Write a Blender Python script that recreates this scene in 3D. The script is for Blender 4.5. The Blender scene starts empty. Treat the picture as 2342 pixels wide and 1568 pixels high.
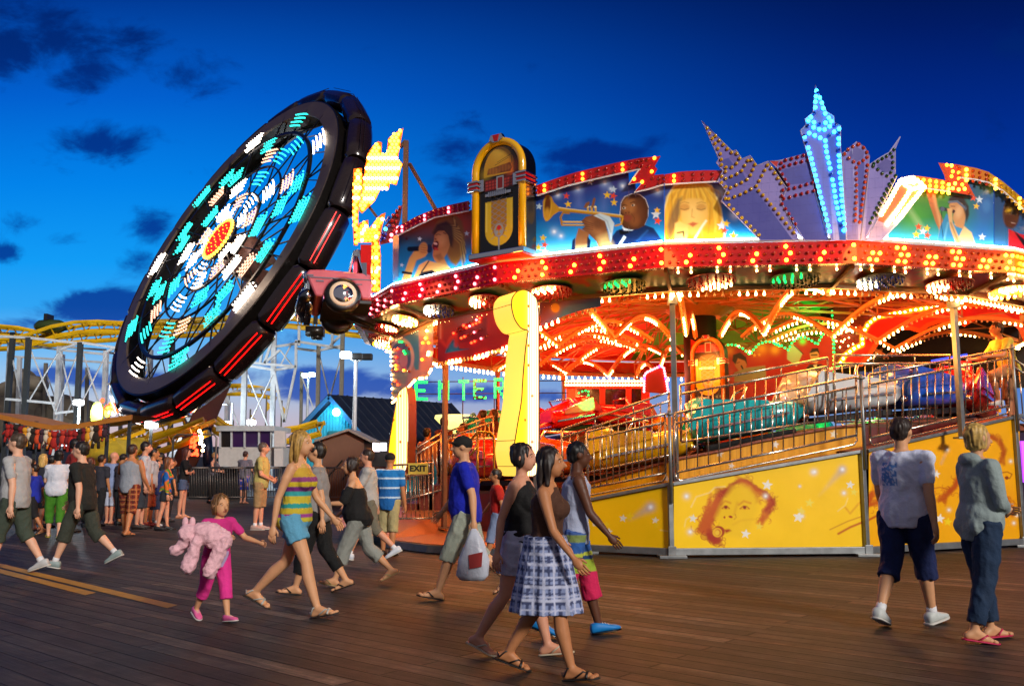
import bpy, bmesh, math, random
import numpy as np
from mathutils import Vector, Matrix, Euler, noise
random.seed(7)
rng = np.random.default_rng(11)
PI = math.pi; R_ = math.radians
sc = bpy.context.scene
COL = sc.collection
# ---------------------------------------------------------------- camera model (2342 x 1568 measuring frame)
CX, CY, F, HC = 1171.0, 784.0, 2040.0, 1.35
PT = math.atan(278 / F); CP, SP = math.cos(PT), math.sin(PT)
CAM = Vector((0, 0, HC))
K = 2342 / 3840
def ray(px, py):
    u = (px - CX) / F; v = (CY - py) / F
    return Vector((u, CP - v * SP, SP + v * CP))
def at(px, py, Y):
    r = ray(px, py); return CAM + r * (Y / r.y)
def gnd(px, py, z=0.0):
    r = ray(px, py); return CAM + r * ((z - HC) / r.z)
def proj(p):
    x, y, z = p[0], p[1], p[2] - HC
    f = y * CP + z * SP; u = -y * SP + z * CP
    return CX + F * x / f, CY - F * u / f
def crop(x0, y0, s):
    return lambda x, y: ((x0 + x / s) * K, (y0 + y / s) * K)
cam_d = bpy.data.cameras.new('camera'); cam_d.sensor_width = 36; cam_d.lens = 36 * F / 2342
cam_d.clip_end = 6000; cam_d.clip_start = .05
cam = bpy.data.objects.new('camera', cam_d); COL.objects.link(cam)
cam.location = CAM; cam.rotation_euler = (PI / 2 + PT, 0, 0); sc.camera = cam
sc.render.engine = 'CYCLES'
sc.view_settings.view_transform = 'Standard'; sc.view_settings.look = 'None'; sc.view_settings.exposure = 0
cy = sc.cycles
cy.use_denoising = True
try: cy.denoiser = 'OPENIMAGEDENOISE'
except Exception: pass
cy.max_bounces = 5; cy.diffuse_bounces = 3; cy.glossy_bounces = 3; cy.transmission_bounces = 4; cy.transparent_max_bounces = 8
cy.sample_clamp_indirect = 3.0; cy.sample_clamp_direct = 0; cy.caustics_reflective = False; cy.caustics_refractive = False
cy.use_light_tree = True; cy.blur_glossy = 1.0
# ---------------------------------------------------------------- colours
def lin(c):
    c = np.asarray(c, float) / 255.0
    return np.where(c <= .04045, c / 12.92, ((c + .055) / 1.055) ** 2.4)
def hexc(h):
    h = h.lstrip('#'); return tuple(lin([int(h[i:i + 2], 16) for i in (0, 2, 4)]))
# ---------------------------------------------------------------- materials
MATS = {}
def mat(name, col='#808080', rough=.5, metal=0., emit=None, es=0., attr=False, nz=.0, ns=8., bump=0., bs=40., spec=.5, sampling=None, coat=0., dirt=0.):
    if name in MATS: return MATS[name]
    m = bpy.data.materials.new(name); m.use_nodes = True
    nt = m.node_tree; b = nt.nodes['Principled BSDF']
    c = hexc(col) if isinstance(col, str) else col
    b.inputs['Base Color'].default_value = (*c, 1)
    b.inputs['Roughness'].default_value = rough; b.inputs['Metallic'].default_value = metal
    b.inputs['Specular IOR Level'].default_value = spec
    if coat: b.inputs['Coat Weight'].default_value = coat
    src = None
    if attr:
        a = nt.nodes.new('ShaderNodeAttribute'); a.attribute_name = 'Col'; src = a.outputs['Color']
    if nz or bump or dirt:
        tc = nt.nodes.new('ShaderNodeTexCoord')
        if nz or dirt:
            n = nt.nodes.new('ShaderNodeTexNoise'); n.inputs['Scale'].default_value = ns; n.inputs['Detail'].default_value = 5
            n.inputs['Roughness'].default_value = .65
            nt.links.new(tc.outputs['Object'], n.inputs['Vector'])
            mr = nt.nodes.new('ShaderNodeMapRange'); mr.inputs['From Min'].default_value = .25; mr.inputs['From Max'].default_value = .75
            mr.inputs['To Min'].default_value = 1 - (nz or dirt); mr.inputs['To Max'].default_value = 1 + nz * .6
            nt.links.new(n.outputs['Fac'], mr.inputs['Value'])
            mx = nt.nodes.new('ShaderNodeVectorMath'); mx.operation = 'SCALE'
            if src is None:
                rgb = nt.nodes.new('ShaderNodeRGB'); rgb.outputs[0].default_value = (*c, 1); src = rgb.outputs[0]
            nt.links.new(src, mx.inputs[0]); nt.links.new(mr.outputs[0], mx.inputs['Scale']); src = mx.outputs[0]
            r2 = nt.nodes.new('ShaderNodeMapRange'); r2.inputs['To Min'].default_value = max(.02, rough - .12); r2.inputs['To Max'].default_value = min(1, rough + .15)
            nt.links.new(n.outputs['Fac'], r2.inputs['Value']); nt.links.new(r2.outputs[0], b.inputs['Roughness'])
        if bump:
            n2 = nt.nodes.new('ShaderNodeTexNoise'); n2.inputs['Scale'].default_value = bs; n2.inputs['Detail'].default_value = 4
            nt.links.new(tc.outputs['Object'], n2.inputs['Vector'])
            bp = nt.nodes.new('ShaderNodeBump'); bp.inputs['Strength'].default_value = bump; bp.inputs['Distance'].default_value = .02
            nt.links.new(n2.outputs['Fac'], bp.inputs['Height']); nt.links.new(bp.outputs[0], b.inputs['Normal'])
    if src is not None: nt.links.new(src, b.inputs['Base Color'])
    if emit is not None:
        ec = hexc(emit) if isinstance(emit, str) else emit
        b.inputs['Emission Color'].default_value = (*ec, 1); b.inputs['Emission Strength'].default_value = es
        if emit == 'attr' or (attr and emit == '#ffffff' and es and name.startswith('lit_')): nt.links.new(src, b.inputs['Emission Color'])
    if sampling: m.cycles.emission_sampling = sampling
    MATS[name] = m; return m
# ---------------------------------------------------------------- mesh builder
Z = Vector((0, 0, 1))
def frame(d, up=Z):
    d = Vector(d).normalized()
    if abs(d.dot(up)) > .98: up = Vector((1, 0, 0)) if abs(d.x) < .9 else Vector((0, 1, 0))
    a = up.cross(d).normalized(); b = d.cross(a).normalized()
    return a, b, d
class MB:
    def __init__(s): s.v = []; s.f = []; s.m = []; s.c = []
    def add(s, vs, fs, mi=0, col=None):
        o = len(s.v); s.v += [tuple(v) for v in vs]; s.f += [tuple(i + o for i in f) for f in fs]; s.m += [mi] * len(fs)
        s.c += [col if col else (1, 1, 1)] * len(vs)
        return s
    def box(s, c, sz, R=None, mi=0, col=None):
        c = Vector(c); h = Vector(sz) / 2; vs = []
        for x in (-1, 1):
            for y in (-1, 1):
                for z in (-1, 1):
                    p = Vector((x * h.x, y * h.y, z * h.z)); vs.append(c + (R @ p if R else p))
        return s.add(vs, [(0, 1, 3, 2), (4, 6, 7, 5), (0, 4, 5, 1), (2, 3, 7, 6), (0, 2, 6, 4), (1, 5, 7, 3)], mi, col)
    def bar(s, p, q, w, h=None, up=Z, mi=0, col=None):
        p, q = Vector(p), Vector(q); h = h or w; a, b, d = frame(q - p, up)
        vs = [e + a * (x * w / 2) + b * (y * h / 2) for e in (p, q) for x, y in ((-1, -1), (1, -1), (1, 1), (-1, 1))]
        return s.add(vs, [(3, 2, 1, 0), (4, 5, 6, 7), (0, 1, 5, 4), (1, 2, 6, 5), (2, 3, 7, 6), (3, 0, 4, 7)], mi, col)
    def tube(s, pts, r, n=8, mi=0, closed=False, col=None, up=Z):
        pts = [Vector(p) for p in pts]; N = len(pts); rs = r if isinstance(r, (list, tuple)) else [r] * N
        vs = []; fs = []; pa = None
        for i, p in enumerate(pts):
            if closed: d = pts[(i + 1) % N] - pts[i - 1]
            else: d = pts[min(i + 1, N - 1)] - pts[max(i - 1, 0)]
            if d.length < 1e-9: d = Vector((0, 0, 1))
            d.normalize()
            if pa is None: a, b, _ = frame(d, up)
            else:
                a = pa - d * pa.dot(d)
                a = a.normalized() if a.length > 1e-6 else frame(d, up)[0]
                b = d.cross(a)
            pa = a
            for k in range(n):
                t = 2 * PI * k / n; vs.append(p + (a * math.cos(t) + b * math.sin(t)) * rs[i])
        L = N if closed else N - 1
        for i in range(L):
            j = (i + 1) % N
            for k in range(n):
                l = (k + 1) % n; fs.append((i * n + k, i * n + l, j * n + l, j * n + k))
        if not closed: fs.append(tuple(range(n - 1, -1, -1))); fs.append(tuple((N - 1) * n + k for k in range(n)))
        return s.add(vs, fs, mi, col)
    def loft(s, rings, mi=0, caps=True, col=None):
        n = len(rings[0]); vs = [p for r in rings for p in r]; fs = []
        for i in range(len(rings) - 1):
            for k in range(n):
                l = (k + 1) % n; fs.append((i * n + k, i * n + l, (i + 1) * n + l, (i + 1) * n + k))
        if caps: fs.append(tuple(range(n - 1, -1, -1))); fs.append(tuple((len(rings) - 1) * n + k for k in range(n)))
        return s.add(vs, fs, mi, col)
    def prism(s, poly, ext, mi=0, col=None):
        poly = [Vector(p) for p in poly]; ext = Vector(ext); n = len(poly)
        return s.add(poly + [p + ext for p in poly], [tuple(range(n - 1, -1, -1)), tuple(range(n, 2 * n))] + [(i, (i + 1) % n, n + (i + 1) % n, n + i) for i in range(n)], mi, col)
    def poly(s, pts, mi=0, col=None):
        return s.add(pts, [tuple(range(len(pts)))], mi, col)
    def lathe(s, prof, c, axis=Z, n=12, mi=0, col=None):
        a, b, d = frame(axis); c = Vector(c)
        rings = [[c + d * h + (a * math.cos(2 * PI * k / n) + b * math.sin(2 * PI * k / n)) * max(r, 1e-4) for k in range(n)] for r, h in prof]
        return s.loft(rings, mi, True, col)
    def ell(s, c, r, R=None, nu=12, nv=8, mi=0, col=None):
        c = Vector(c); r = (r, r, r) if isinstance(r, (int, float)) else r; vs = []; fs = []
        def P(x, y, z):
            p = Vector((x * r[0], y * r[1], z * r[2])); return c + (R @ p if R else p)
        vs.append(P(0, 0, 1))
        for j in range(1, nv):
            t = PI * j / nv
            for i in range(nu):
                a = 2 * PI * i / nu; vs.append(P(math.sin(t) * math.cos(a), math.sin(t) * math.sin(a), math.cos(t)))
        vs.append(P(0, 0, -1)); e = len(vs) - 1
        for i in range(nu):
            k = (i + 1) % nu; fs.append((0, 1 + i, 1 + k))
            for j in range(nv - 2):
                fs.append((1 + j * nu + i, 1 + (j + 1) * nu + i, 1 + (j + 1) * nu + k, 1 + j * nu + k))
            fs.append((e, 1 + (nv - 2) * nu + k, 1 + (nv - 2) * nu + i))
        return s.add(vs, fs, mi, col)
# ---------------------------------------------------------------- objects
WM = {}
def tag(o, label=None, cat=None, group=None, kind=None):
    if label: o['label'] = label
    if cat: o['category'] = cat
    if group: o['group'] = group
    if kind: o['kind'] = kind
    return o
def thing(name, label, cat, loc=(0, 0, 0), rz=0., group=None):
    o = bpy.data.objects.new(name, None); COL.objects.link(o)
    o.location = loc; o.rotation_euler = (0, 0, rz); o.empty_display_size = .2
    WM[o] = Matrix.Translation(Vector(loc)) @ Matrix.Rotation(rz, 4, 'Z')
    return tag(o, label, cat, group)
def mesh_from(name, mb, mats, smooth=False, inv=None, cols=False):
    me = bpy.data.meshes.new(name)
    vs = [inv @ Vector(v) for v in mb.v] if inv is not None else mb.v
    me.from_pydata([tuple(v) for v in vs], [], mb.f)
    mats = mats if isinstance(mats, (list, tuple)) else [mats]
    for m in mats: me.materials.append(m)
    if len(mats) > 1: me.polygons.foreach_set('material_index', mb.m)
    if cols:
        ca = me.color_attributes.new('Col', 'FLOAT_COLOR', 'POINT')
        ca.data.foreach_set('color', np.c_[np.array(mb.c, float), np.ones(len(mb.v))].astype(np.float32).ravel())
    if smooth:
        me.polygons.foreach_set('use_smooth', [True] * len(me.polygons))
    me.update(); return me
def obj(name, mb, mats, parent=None, smooth=False, world=True, cols=False, bevel=0, label=None, auto=None):
    inv = WM[parent].inverted() if (parent is not None and world) else None
    me = mesh_from(name, mb, mats, smooth or auto is not None, inv, cols)
    if auto is not None:
        bm = bmesh.new(); bm.from_mesh(me)
        for e in bm.edges: e.smooth = len(e.link_faces) == 2 and e.calc_face_angle(0) < auto
        bm.to_mesh(me); bm.free()
    o = bpy.data.objects.new(name, me); COL.objects.link(o)
    if parent is not None: o.parent = parent; WM[o] = WM[parent]
    else: WM[o] = Matrix.Identity(4)
    if bevel:
        b = o.modifiers.new('bevel', 'BEVEL'); b.width = bevel; b.segments = 2; b.limit_method = 'ANGLE'
    if label: o['label'] = label
    return o
def copy_tree(o, parent=None):
    c = o.copy(); COL.objects.link(c); c.parent = parent
    for ch in list(o.children): copy_tree(ch, c)
    return c
# ---------------------------------------------------------------- light bulbs
BM = {}
def bulb_mat(kind):
    D = {  # name: (base, emission, strength)
        'warm': ('#ffd090', '#ffc070', 30.), 'white': ('#fff4e0', '#fff0d0', 22.), 'yellow': ('#ffc020', '#ffb828', 16.),
        'amber': ('#ff9010', '#ff8a18', 13.), 'red': ('#ff2010', '#ff3818', 9.), 'rose': ('#ff4060', '#ff6a78', 9.), 'green': ('#20ff70', '#14ff68', 2.8),
        'cyan': ('#20c8ff', '#30c8ff', 9.), 'blue': ('#1060ff', '#2080ff', 7.), 'teal': ('#20ffe0', '#38ffe8', 6.), 'violet': ('#b040ff', '#b050ff', 5.)}
    DARK = {'dred': '#a00808', 'dyellow': '#c89a08', 'dblue': '#0a2a9a', 'dgreen': '#064018', 'dorange': '#c03a08', 'dclear': '#c8a070'}
    k = 'bulb_' + kind
    if kind in D:
        b, e, s = D[kind]; return mat(k, b, .3, emit=e, es=s, sampling='NONE')
    return mat(k, DARK[kind], .12, coat=.6)
def bulb_mesh(kind, r, hang=False):
    key = (kind, round(r, 4), hang)
    if key not in BM:
        mb = MB()
        if hang: mb.lathe([(r * .45, 0), (r * .5, -r * .9), (r * .95, -r * 1.7), (r * 1.05, -r * 2.3), (r * .8, -r * 3), (r * .1, -r * 3.3)], (0, 0, 0), Z, 7)
        else: mb.ell((0, 0, 0), r, None, 8, 6)
        BM[key] = mesh_from('light_bulb', mb, bulb_mat(kind), True)
    return BM[key]
class Bulbs:
    def __init__(s, parent, cap=100): s.p = parent; s.l = []; s.cap = cap
    def add(s, pos, kind, r=.026, hang=False, parent=None): s.l.append((Vector(pos), kind, r, hang, parent or s.p))
    def done(s):
        s.l.sort(key=lambda t: (t[0] - CAM).length)
        for pos, kind, r, hang, par in s.l[:s.cap]:
            o = bpy.data.objects.new('light_bulb', bulb_mesh(kind, r, hang)); COL.objects.link(o)
            o.parent = par; o.location = WM[par].inverted() @ pos
        rest = s.l[s.cap:]
        if rest:
            kinds = sorted({t[1] for t in rest}); mb = MB()
            for pos, kind, r, hang, par in rest:
                if hang: mb.lathe([(r * .45, 0), (r * .5, -r * .9), (r * .95, -r * 1.7), (r * 1.05, -r * 2.3), (r * .8, -r * 3), (r * .1, -r * 3.3)], pos, Z, 6, kinds.index(kind))
                else: mb.ell(pos, r, None, 7, 5, kinds.index(kind))
            o = obj('light_bulb', mb, [bulb_mat(k) for k in kinds], s.p, True); o['kind'] = 'stuff'
def along(pts, step):
    pts = [Vector(p) for p in pts]; out = []; acc = 0.
    for a, b in zip(pts, pts[1:]):
        L = (b - a).length
        while acc <= L + 1e-6:
            out.append(a.lerp(b, acc / L if L else 0)); acc += step
        acc -= L
    return out
def lamp(name, pos, col, power, r=.15, parent=None):
    l = bpy.data.lights.new(name, 'POINT'); l.color = hexc(col); l.energy = power; l.shadow_soft_size = r
    o = bpy.data.objects.new(name, l); COL.objects.link(o)
    if parent is not None: o.parent = parent; o.location = WM[parent].inverted() @ Vector(pos)
    else: o.location = pos
    return o
# ---------------------------------------------------------------- painter: colours for the points of a panel
class Paint:
    def __init__(s, x, y, tf=None):
        s.x = np.asarray(x, float); s.y = np.asarray(y, float); s.c = np.zeros((len(s.x), 3)); s.tf = tf or (lambda a, b: (a, b))
    def P(s, pts): return np.array([s.tf(*p) for p in pts], float)
    def unit(s): a = np.array(s.tf(0, 0)); b = np.array(s.tf(1, 0)); return float(np.hypot(*(b - a)))
    def mix(s, a, col):
        col = np.array(hexc(col)) if isinstance(col, str) else np.asarray(col)
        a = np.clip(a, 0, 1)[:, None]; s.c = s.c * (1 - a) + col * a
    def vgrad(s, stops):
        ys = [s.tf(0, t[0])[1] for t in stops]; cs = np.array([hexc(t[1]) for t in stops])
        s.c = np.stack([np.interp(s.y, ys, cs[:, i]) for i in range(3)], -1)
    def sdf(s, P):
        x, y = s.x, s.y; d = np.full(len(x), 1e9); ins = np.zeros(len(x), bool); n = len(P)
        for i in range(n):
            ax, ay = P[i]; bx, by = P[(i + 1) % n]; ex, ey = bx - ax, by - ay
            t = np.clip(((x - ax) * ex + (y - ay) * ey) / (ex * ex + ey * ey + 1e-9), 0, 1)
            d = np.minimum(d, np.hypot(x - ax - t * ex, y - ay - t * ey))
            ins ^= ((ay > y) != (by > y)) & (x < ex * (y - ay) / (ey if abs(ey) > 1e-9 else 1e-9) + ax)
        return np.where(ins, -d, d)
    def poly(s, pts, col, soft=1.2, alpha=1.):
        s.mix(np.clip(.5 - s.sdf(s.P(pts)) / soft, 0, 1) * alpha, col)
    def shade(s, pts, col, edge, alpha=1., w=10):   # darker toward the rim of a shape
        d = s.sdf(s.P(pts)); s.mix((d < .3) * np.clip(1 + d / w, 0, 1) * alpha, col)
    def ell(s, cx, cy, rx, ry, col, rot=0., soft=.15, alpha=1.):
        X, Y = s.tf(cx, cy); u = s.unit(); t = R_(rot)
        dx, dy = s.x - X, s.y - Y; a = dx * math.cos(t) + dy * math.sin(t); b = -dx * math.sin(t) + dy * math.cos(t)
        d = np.hypot(a / (rx * u), b / (ry * u)); s.mix(np.clip((1 + soft / 2 - d) / soft, 0, 1) * alpha, col)
    def glow(s, cx, cy, r, col, alpha=1.):
        X, Y = s.tf(cx, cy); d = np.hypot(s.x - X, s.y - Y) / (r * s.unit()); s.mix(np.exp(-2.5 * d * d) * alpha, col)
    def line(s, pts, w, col, alpha=1., soft=1.):
        P = s.P(pts); d = np.full(len(s.x), 1e9)
        for (ax, ay), (bx, by) in zip(P, P[1:]):
            ex, ey = bx - ax, by - ay
            t = np.clip(((s.x - ax) * ex + (s.y - ay) * ey) / (ex * ex + ey * ey + 1e-9), 0, 1)
            d = np.minimum(d, np.hypot(s.x - ax - t * ex, s.y - ay - t * ey))
        s.mix(np.clip(.5 + (w * s.unit() / 2 - d) / soft, 0, 1) * alpha, col)
    def star(s, cx, cy, r, col, rot=0., alpha=1.):
        s.poly([(cx + (r if i % 2 == 0 else r * .42) * math.sin(R_(rot) + PI * i / 5), cy - (r if i % 2 == 0 else r * .42) * math.cos(R_(rot) + PI * i / 5)) for i in range(10)], col, 1., alpha)
    def speck(s, amt, scale, seed=0):
        g = np.random.default_rng(seed); ph = g.uniform(0, 6.28, (10,)); k = g.normal(0, 1 / scale, (10, 2))
        n = sum(np.sin(s.x * k[i, 0] + s.y * k[i, 1] + ph[i]) for i in range(10)) / 4
        s.c = s.c * (1 + amt * n)[:, None].clip(.3, 2)
def panel(name, xs, top, bot, hit, painter, m, parent, step=1.6, thick=None, label=None):
    """a painted board: columns xs (measured), rows between top(x) and bot(x); hit(px,py) gives the 3D point"""
    x0, x1 = xs; nx = max(2, int((x1 - x0) / step)); h = max(abs(bot(x) - top(x)) for x in np.linspace(x0, x1, 9)); ny = max(2, int(h / step))
    px = np.zeros((nx + 1, ny + 1)); py = np.zeros_like(px)
    for i in range(nx + 1):
        x = x0 + (x1 - x0) * i / nx; px[i] = x; py[i] = np.linspace(top(x), bot(x), ny + 1)
    mb = MB(); X = px.ravel(); Y = py.ravel()
    vs = [hit(a, b) for a, b in zip(X, Y)]
    fs = [(i * (ny + 1) + j, i * (ny + 1) + j + 1, (i + 1) * (ny + 1) + j + 1, (i + 1) * (ny + 1) + j) for i in range(nx) for j in range(ny)]
    pt = Paint(X, Y); painter(pt); mb.v = [tuple(v) for v in vs]; mb.f = fs; mb.m = [0] * len(fs); mb.c = pt.c.clip(0, 1).tolist()
    return obj(name, mb, m, parent, False, True, True, label=label)
def interp(pts):
    xs = [p[0] for p in pts]; ys = [p[1] for p in pts]
    return lambda x: float(np.interp(x, xs, ys))
FLAT_PAINT = mat('painted_board', '#ffffff', .35, attr=True, nz=.05, ns=3, spec=.4)
GLOSS_PAINT = mat('gloss_paint', '#ffffff', .18, attr=True, coat=.3)
STEEL = mat('galvanised_steel', '#8a8d8e', .42, .75, nz=.25, ns=6, bump=.05, bs=60)
CHROME = mat('chrome', '#d8dadc', .12, 1.)
DARK = mat('dark_metal', '#1c1a1a', .5, .3, nz=.2)
BLACK = mat('black_paint', '#070707', .25, coat=.4)
RED = mat('red_paint', '#c01208', .3, coat=.3, nz=.12, ns=5)
WHITE_STEEL = mat('white_steel', '#b8bcc0', .45, .1, nz=.2, ns=4)
YELLOW = mat('yellow_steel', '#d9a90a', .4, 0, nz=.2, ns=3)
WARM_STEEL = mat('worn_rail', '#b4aa9a', .24, .9, nz=.25, ns=12)
# ---------------------------------------------------------------- sky and light
w = bpy.data.worlds.new('World'); sc.world = w; w.use_nodes = True
nt = w.node_tree; N = nt.nodes; L = nt.links
bg = N['Background']
def nd(t, **k):
    n = N.new(t)
    for a, b in k.items(): setattr(n, a, b)
    return n
def mth(op, a, b=None, c=None, clamp=False):
    n = nd('ShaderNodeMath', operation=op); n.use_clamp = clamp
    for i, v in enumerate((a, b, c)):
        if v is None: continue
        if isinstance(v, (int, float)): n.inputs[i].default_value = v
        else: L.new(v, n.inputs[i])
    return n.outputs[0]
tcw = nd('ShaderNodeTexCoord'); sx = nd('ShaderNodeSeparateXYZ'); L.new(tcw.outputs['Generated'], sx.inputs[0])
dx, dy, dz = sx.outputs
ysafe = mth('MAXIMUM', mth('ABSOLUTE', dy), .08)
u = mth('DIVIDE', dx, ysafe); v = mth('DIVIDE', dz, ysafe)
def wy(py): return ray(1171, py).z / ray(1171, py).y
def ramp(stops):
    r = nd('ShaderNodeValToRGB'); lo, hi = 0., .62
    while len(r.color_ramp.elements) > 1: r.color_ramp.elements.remove(r.color_ramp.elements[-1])
    st = sorted((max(0, min(1, (wy(py) - lo) / (hi - lo))), c) for py, c in stops)
    r.color_ramp.elements[0].position = st[0][0]; r.color_ramp.elements[0].color = (*hexc(st[0][1]), 1)
    for p, c in st[1:]:
        e = r.color_ramp.elements.new(p); e.color = (*hexc(c), 1)
    L.new(mth('DIVIDE', v, hi), r.inputs[0]); return r.outputs[0]
left = ramp([(1062, '#c09aa0'), (1000, '#d8bcc0'), (940, '#c8c6d6'), (870, '#a8cdee'), (790, '#6cbcfa'), (700, '#30a8fa'), (600, '#10a0fc'), (420, '#0086f0'), (220, '#0062d4'), (0, '#003c9a'), (-200, '#00246c')])
right = ramp([(1062, '#8a90b0'), (960, '#7a9ad0'), (860, '#3a7ad8'), (700, '#0a52c4'), (450, '#0038a6'), (250, '#002a8a'), (60, '#001c68'), (-200, '#00103c')])
mxf = nd('ShaderNodeMapRange', interpolation_type='SMOOTHSTEP'); mxf.inputs['From Min'].default_value = -.5; mxf.inputs['From Max'].default_value = .5; L.new(u, mxf.inputs['Value'])
mix1 = nd('ShaderNodeMix', data_type='RGBA'); L.new(mxf.outputs[0], mix1.inputs[0]); L.new(left, mix1.inputs[6]); L.new(right, mix1.inputs[7])
# clouds: soft patches broken up by noise, in direction space
cv = nd('ShaderNodeCombineXYZ'); L.new(u, cv.inputs[0]); L.new(mth('MULTIPLY', v, 1.7), cv.inputs[1])
nz = nd('ShaderNodeTexNoise'); nz.inputs['Scale'].default_value = 10; nz.inputs['Detail'].default_value = 9; nz.inputs['Roughness'].default_value = .62; nz.inputs['Distortion'].default_value = .35; L.new(cv.outputs[0], nz.inputs['Vector'])
clouds = [(215, 705, 150, 42, 1.3), (60, 745, 110, 25, .8), (85, 100, 240, 95, 1.1), (190, 180, 120, 65, .9), (440, 175, 105, 62, .95), (250, 335, 105, 55, 1.0), (440, 400, 75, 40, .6), (350, 520, 80, 55, .8), (310, 590, 60, 40, .7), (70, 510, 90, 35, .55),
          (150, 545, 80, 30, .5), (10, 580, 50, 30, .9), (1390, 350, 170, 42, 1.15), (1480, 325, 80, 36, .9), (1060, 350, 120, 75, .65), (1060, 420, 80, 50, .7), (1300, 400, 110, 45, .6), (1570, 345, 70, 40, .4), (2310, 100, 90, 70, .7), (2250, 320, 110, 50, .35),
          (760, 875, 130, 36, 1.5), (690, 905, 90, 26, 1.2), (860, 880, 70, 24, 1.2), (940, 890, 100, 28, 1.4), (900, 860, 60, 16, .8), (330, 870, 190, 26, 1.2), (150, 860, 150, 24, 1.0), (520, 860, 90, 24, .8), (1080, 900, 130, 26, 1.05), (1260, 905, 60, 22, .9), (590, 650, 70, 35, .7), (600, 830, 80, 25, .5), (230, 1030, 120, 14, .6), (620, 770, 120, 35, .6)]
acc = None
for px, py, rx, ry, a in clouds:
    r = ray(px, py); cu, cvv = r.x / r.y, r.z / r.y
    ex = mth('DIVIDE', mth('SUBTRACT', u, cu), rx / F * 1.05); ey = mth('DIVIDE', mth('SUBTRACT', v, cvv), ry / F * 1.05)
    d = mth('ADD', mth('MULTIPLY', ex, ex), mth('MULTIPLY', ey, ey))
    g = mth('MULTIPLY', mth('EXPONENT', mth('MULTIPLY', d, -1.1)), a)
    acc = g if acc is None else mth('MAXIMUM', acc, g)
thr = nd('ShaderNodeMapRange', interpolation_type='SMOOTHSTEP'); thr.inputs['From Min'].default_value = .15; thr.inputs['From Max'].default_value = .47
L.new(mth('ADD', mth('MULTIPLY', acc, .5), mth('MULTIPLY', mth('SUBTRACT', nz.outputs['Fac'], .5), 1.25)), thr.inputs['Value'])
ccol = ramp([(1062, '#3a5fae'), (900, '#1c50b4'), (840, '#0a46b2'), (700, '#00339a'), (400, '#002a86'), (100, '#002470')])
mix2 = nd('ShaderNodeMix', data_type='RGBA'); L.new(mth('MULTIPLY', thr.outputs[0], .9), mix2.inputs[0]); L.new(mix1.outputs[2], mix2.inputs[6]); L.new(ccol, mix2.inputs[7])
# the half of the sky behind the camera: unseen, an even pale tone added as fill light
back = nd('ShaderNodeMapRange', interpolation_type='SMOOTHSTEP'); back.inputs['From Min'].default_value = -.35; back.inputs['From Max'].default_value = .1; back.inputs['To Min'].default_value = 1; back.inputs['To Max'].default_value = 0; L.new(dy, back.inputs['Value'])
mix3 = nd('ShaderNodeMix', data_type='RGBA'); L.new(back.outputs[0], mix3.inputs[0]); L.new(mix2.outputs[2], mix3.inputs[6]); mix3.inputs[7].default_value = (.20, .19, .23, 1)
nish = nd('ShaderNodeTexSky', sky_type='NISHITA'); nish.sun_disc = False; nish.sun_elevation = R_(-4); nish.sun_rotation = R_(-30)
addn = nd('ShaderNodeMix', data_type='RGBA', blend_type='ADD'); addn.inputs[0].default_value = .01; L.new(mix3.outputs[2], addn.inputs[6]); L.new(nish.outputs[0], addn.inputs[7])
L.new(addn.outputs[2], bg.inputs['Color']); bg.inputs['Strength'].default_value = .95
sun = bpy.data.lights.new('floodlight_sun', 'SUN'); sun.energy = 2.9; sun.angle = R_(9); sun.color = (1, .94, .87)  # sun lamp added for the unseen floodlight behind the camera at right
so = bpy.data.objects.new('floodlight_sun', sun); COL.objects.link(so); so.rotation_euler = (R_(66), 0, R_(32))
# ---------------------------------------------------------------- boardwalk
dk = bpy.data.materials.new('boardwalk_planks'); dk.use_nodes = True; nt = dk.node_tree; N = nt.nodes; L = nt.links; b = N['Principled BSDF']
geo = nd('ShaderNodeNewGeometry'); mp = nd('ShaderNodeMapping', vector_type='POINT'); mp.inputs['Rotation'].default_value = (0, 0, R_(40)); L.new(geo.outputs['Position'], mp.inputs['Vector'])
wob = nd('ShaderNodeTexNoise'); wob.inputs['Scale'].default_value = .9; wob.inputs['Detail'].default_value = 3; L.new(mp.outputs[0], wob.inputs['Vector'])
wadd = nd('ShaderNodeVectorMath', operation='MULTIPLY_ADD'); L.new(wob.outputs['Color'], wadd.inputs[0]); wadd.inputs[1].default_value = (0, .035, 0); L.new(mp.outputs[0], wadd.inputs[2])
br = nd('ShaderNodeTexBrick'); br.offset = .37; br.inputs['Scale'].default_value = 1; br.inputs['Brick Width'].default_value = 3.3; br.inputs['Row Height'].default_value = .185; br.inputs['Mortar Size'].default_value = .013; br.inputs['Mortar Smooth'].default_value = .5
br.inputs['Color1'].default_value = (0, 0, 0, 1); br.inputs['Color2'].default_value = (1, 1, 1, 1); br.inputs['Mortar'].default_value = (.5, .5, .5, 1); L.new(wadd.outputs[0], br.inputs['Vector'])
pr = nd('ShaderNodeValToRGB'); e = pr.color_ramp.elements; e[0].color = (.010, .008, .008, 1); e[1].color = (.13, .09, .065, 1)
for p, c in ((.22, (.055, .04, .032, 1)), (.42, (.022, .017, .015, 1)), (.6, (.082, .048, .034, 1)), (.8, (.045, .036, .031, 1))):
    q = e.new(p); q.color = c
L.new(br.outputs['Color'], pr.inputs[0])
gm = nd('ShaderNodeMapping'); gm.inputs['Scale'].default_value = (1.1, 26, 1); L.new(mp.outputs[0], gm.inputs['Vector'])
gr = nd('ShaderNodeTexNoise'); gr.inputs['Scale'].default_value = 1.0; gr.inputs['Detail'].default_value = 8; gr.inputs['Roughness'].default_value = .68; L.new(gm.outputs[0], gr.inputs['Vector'])
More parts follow.
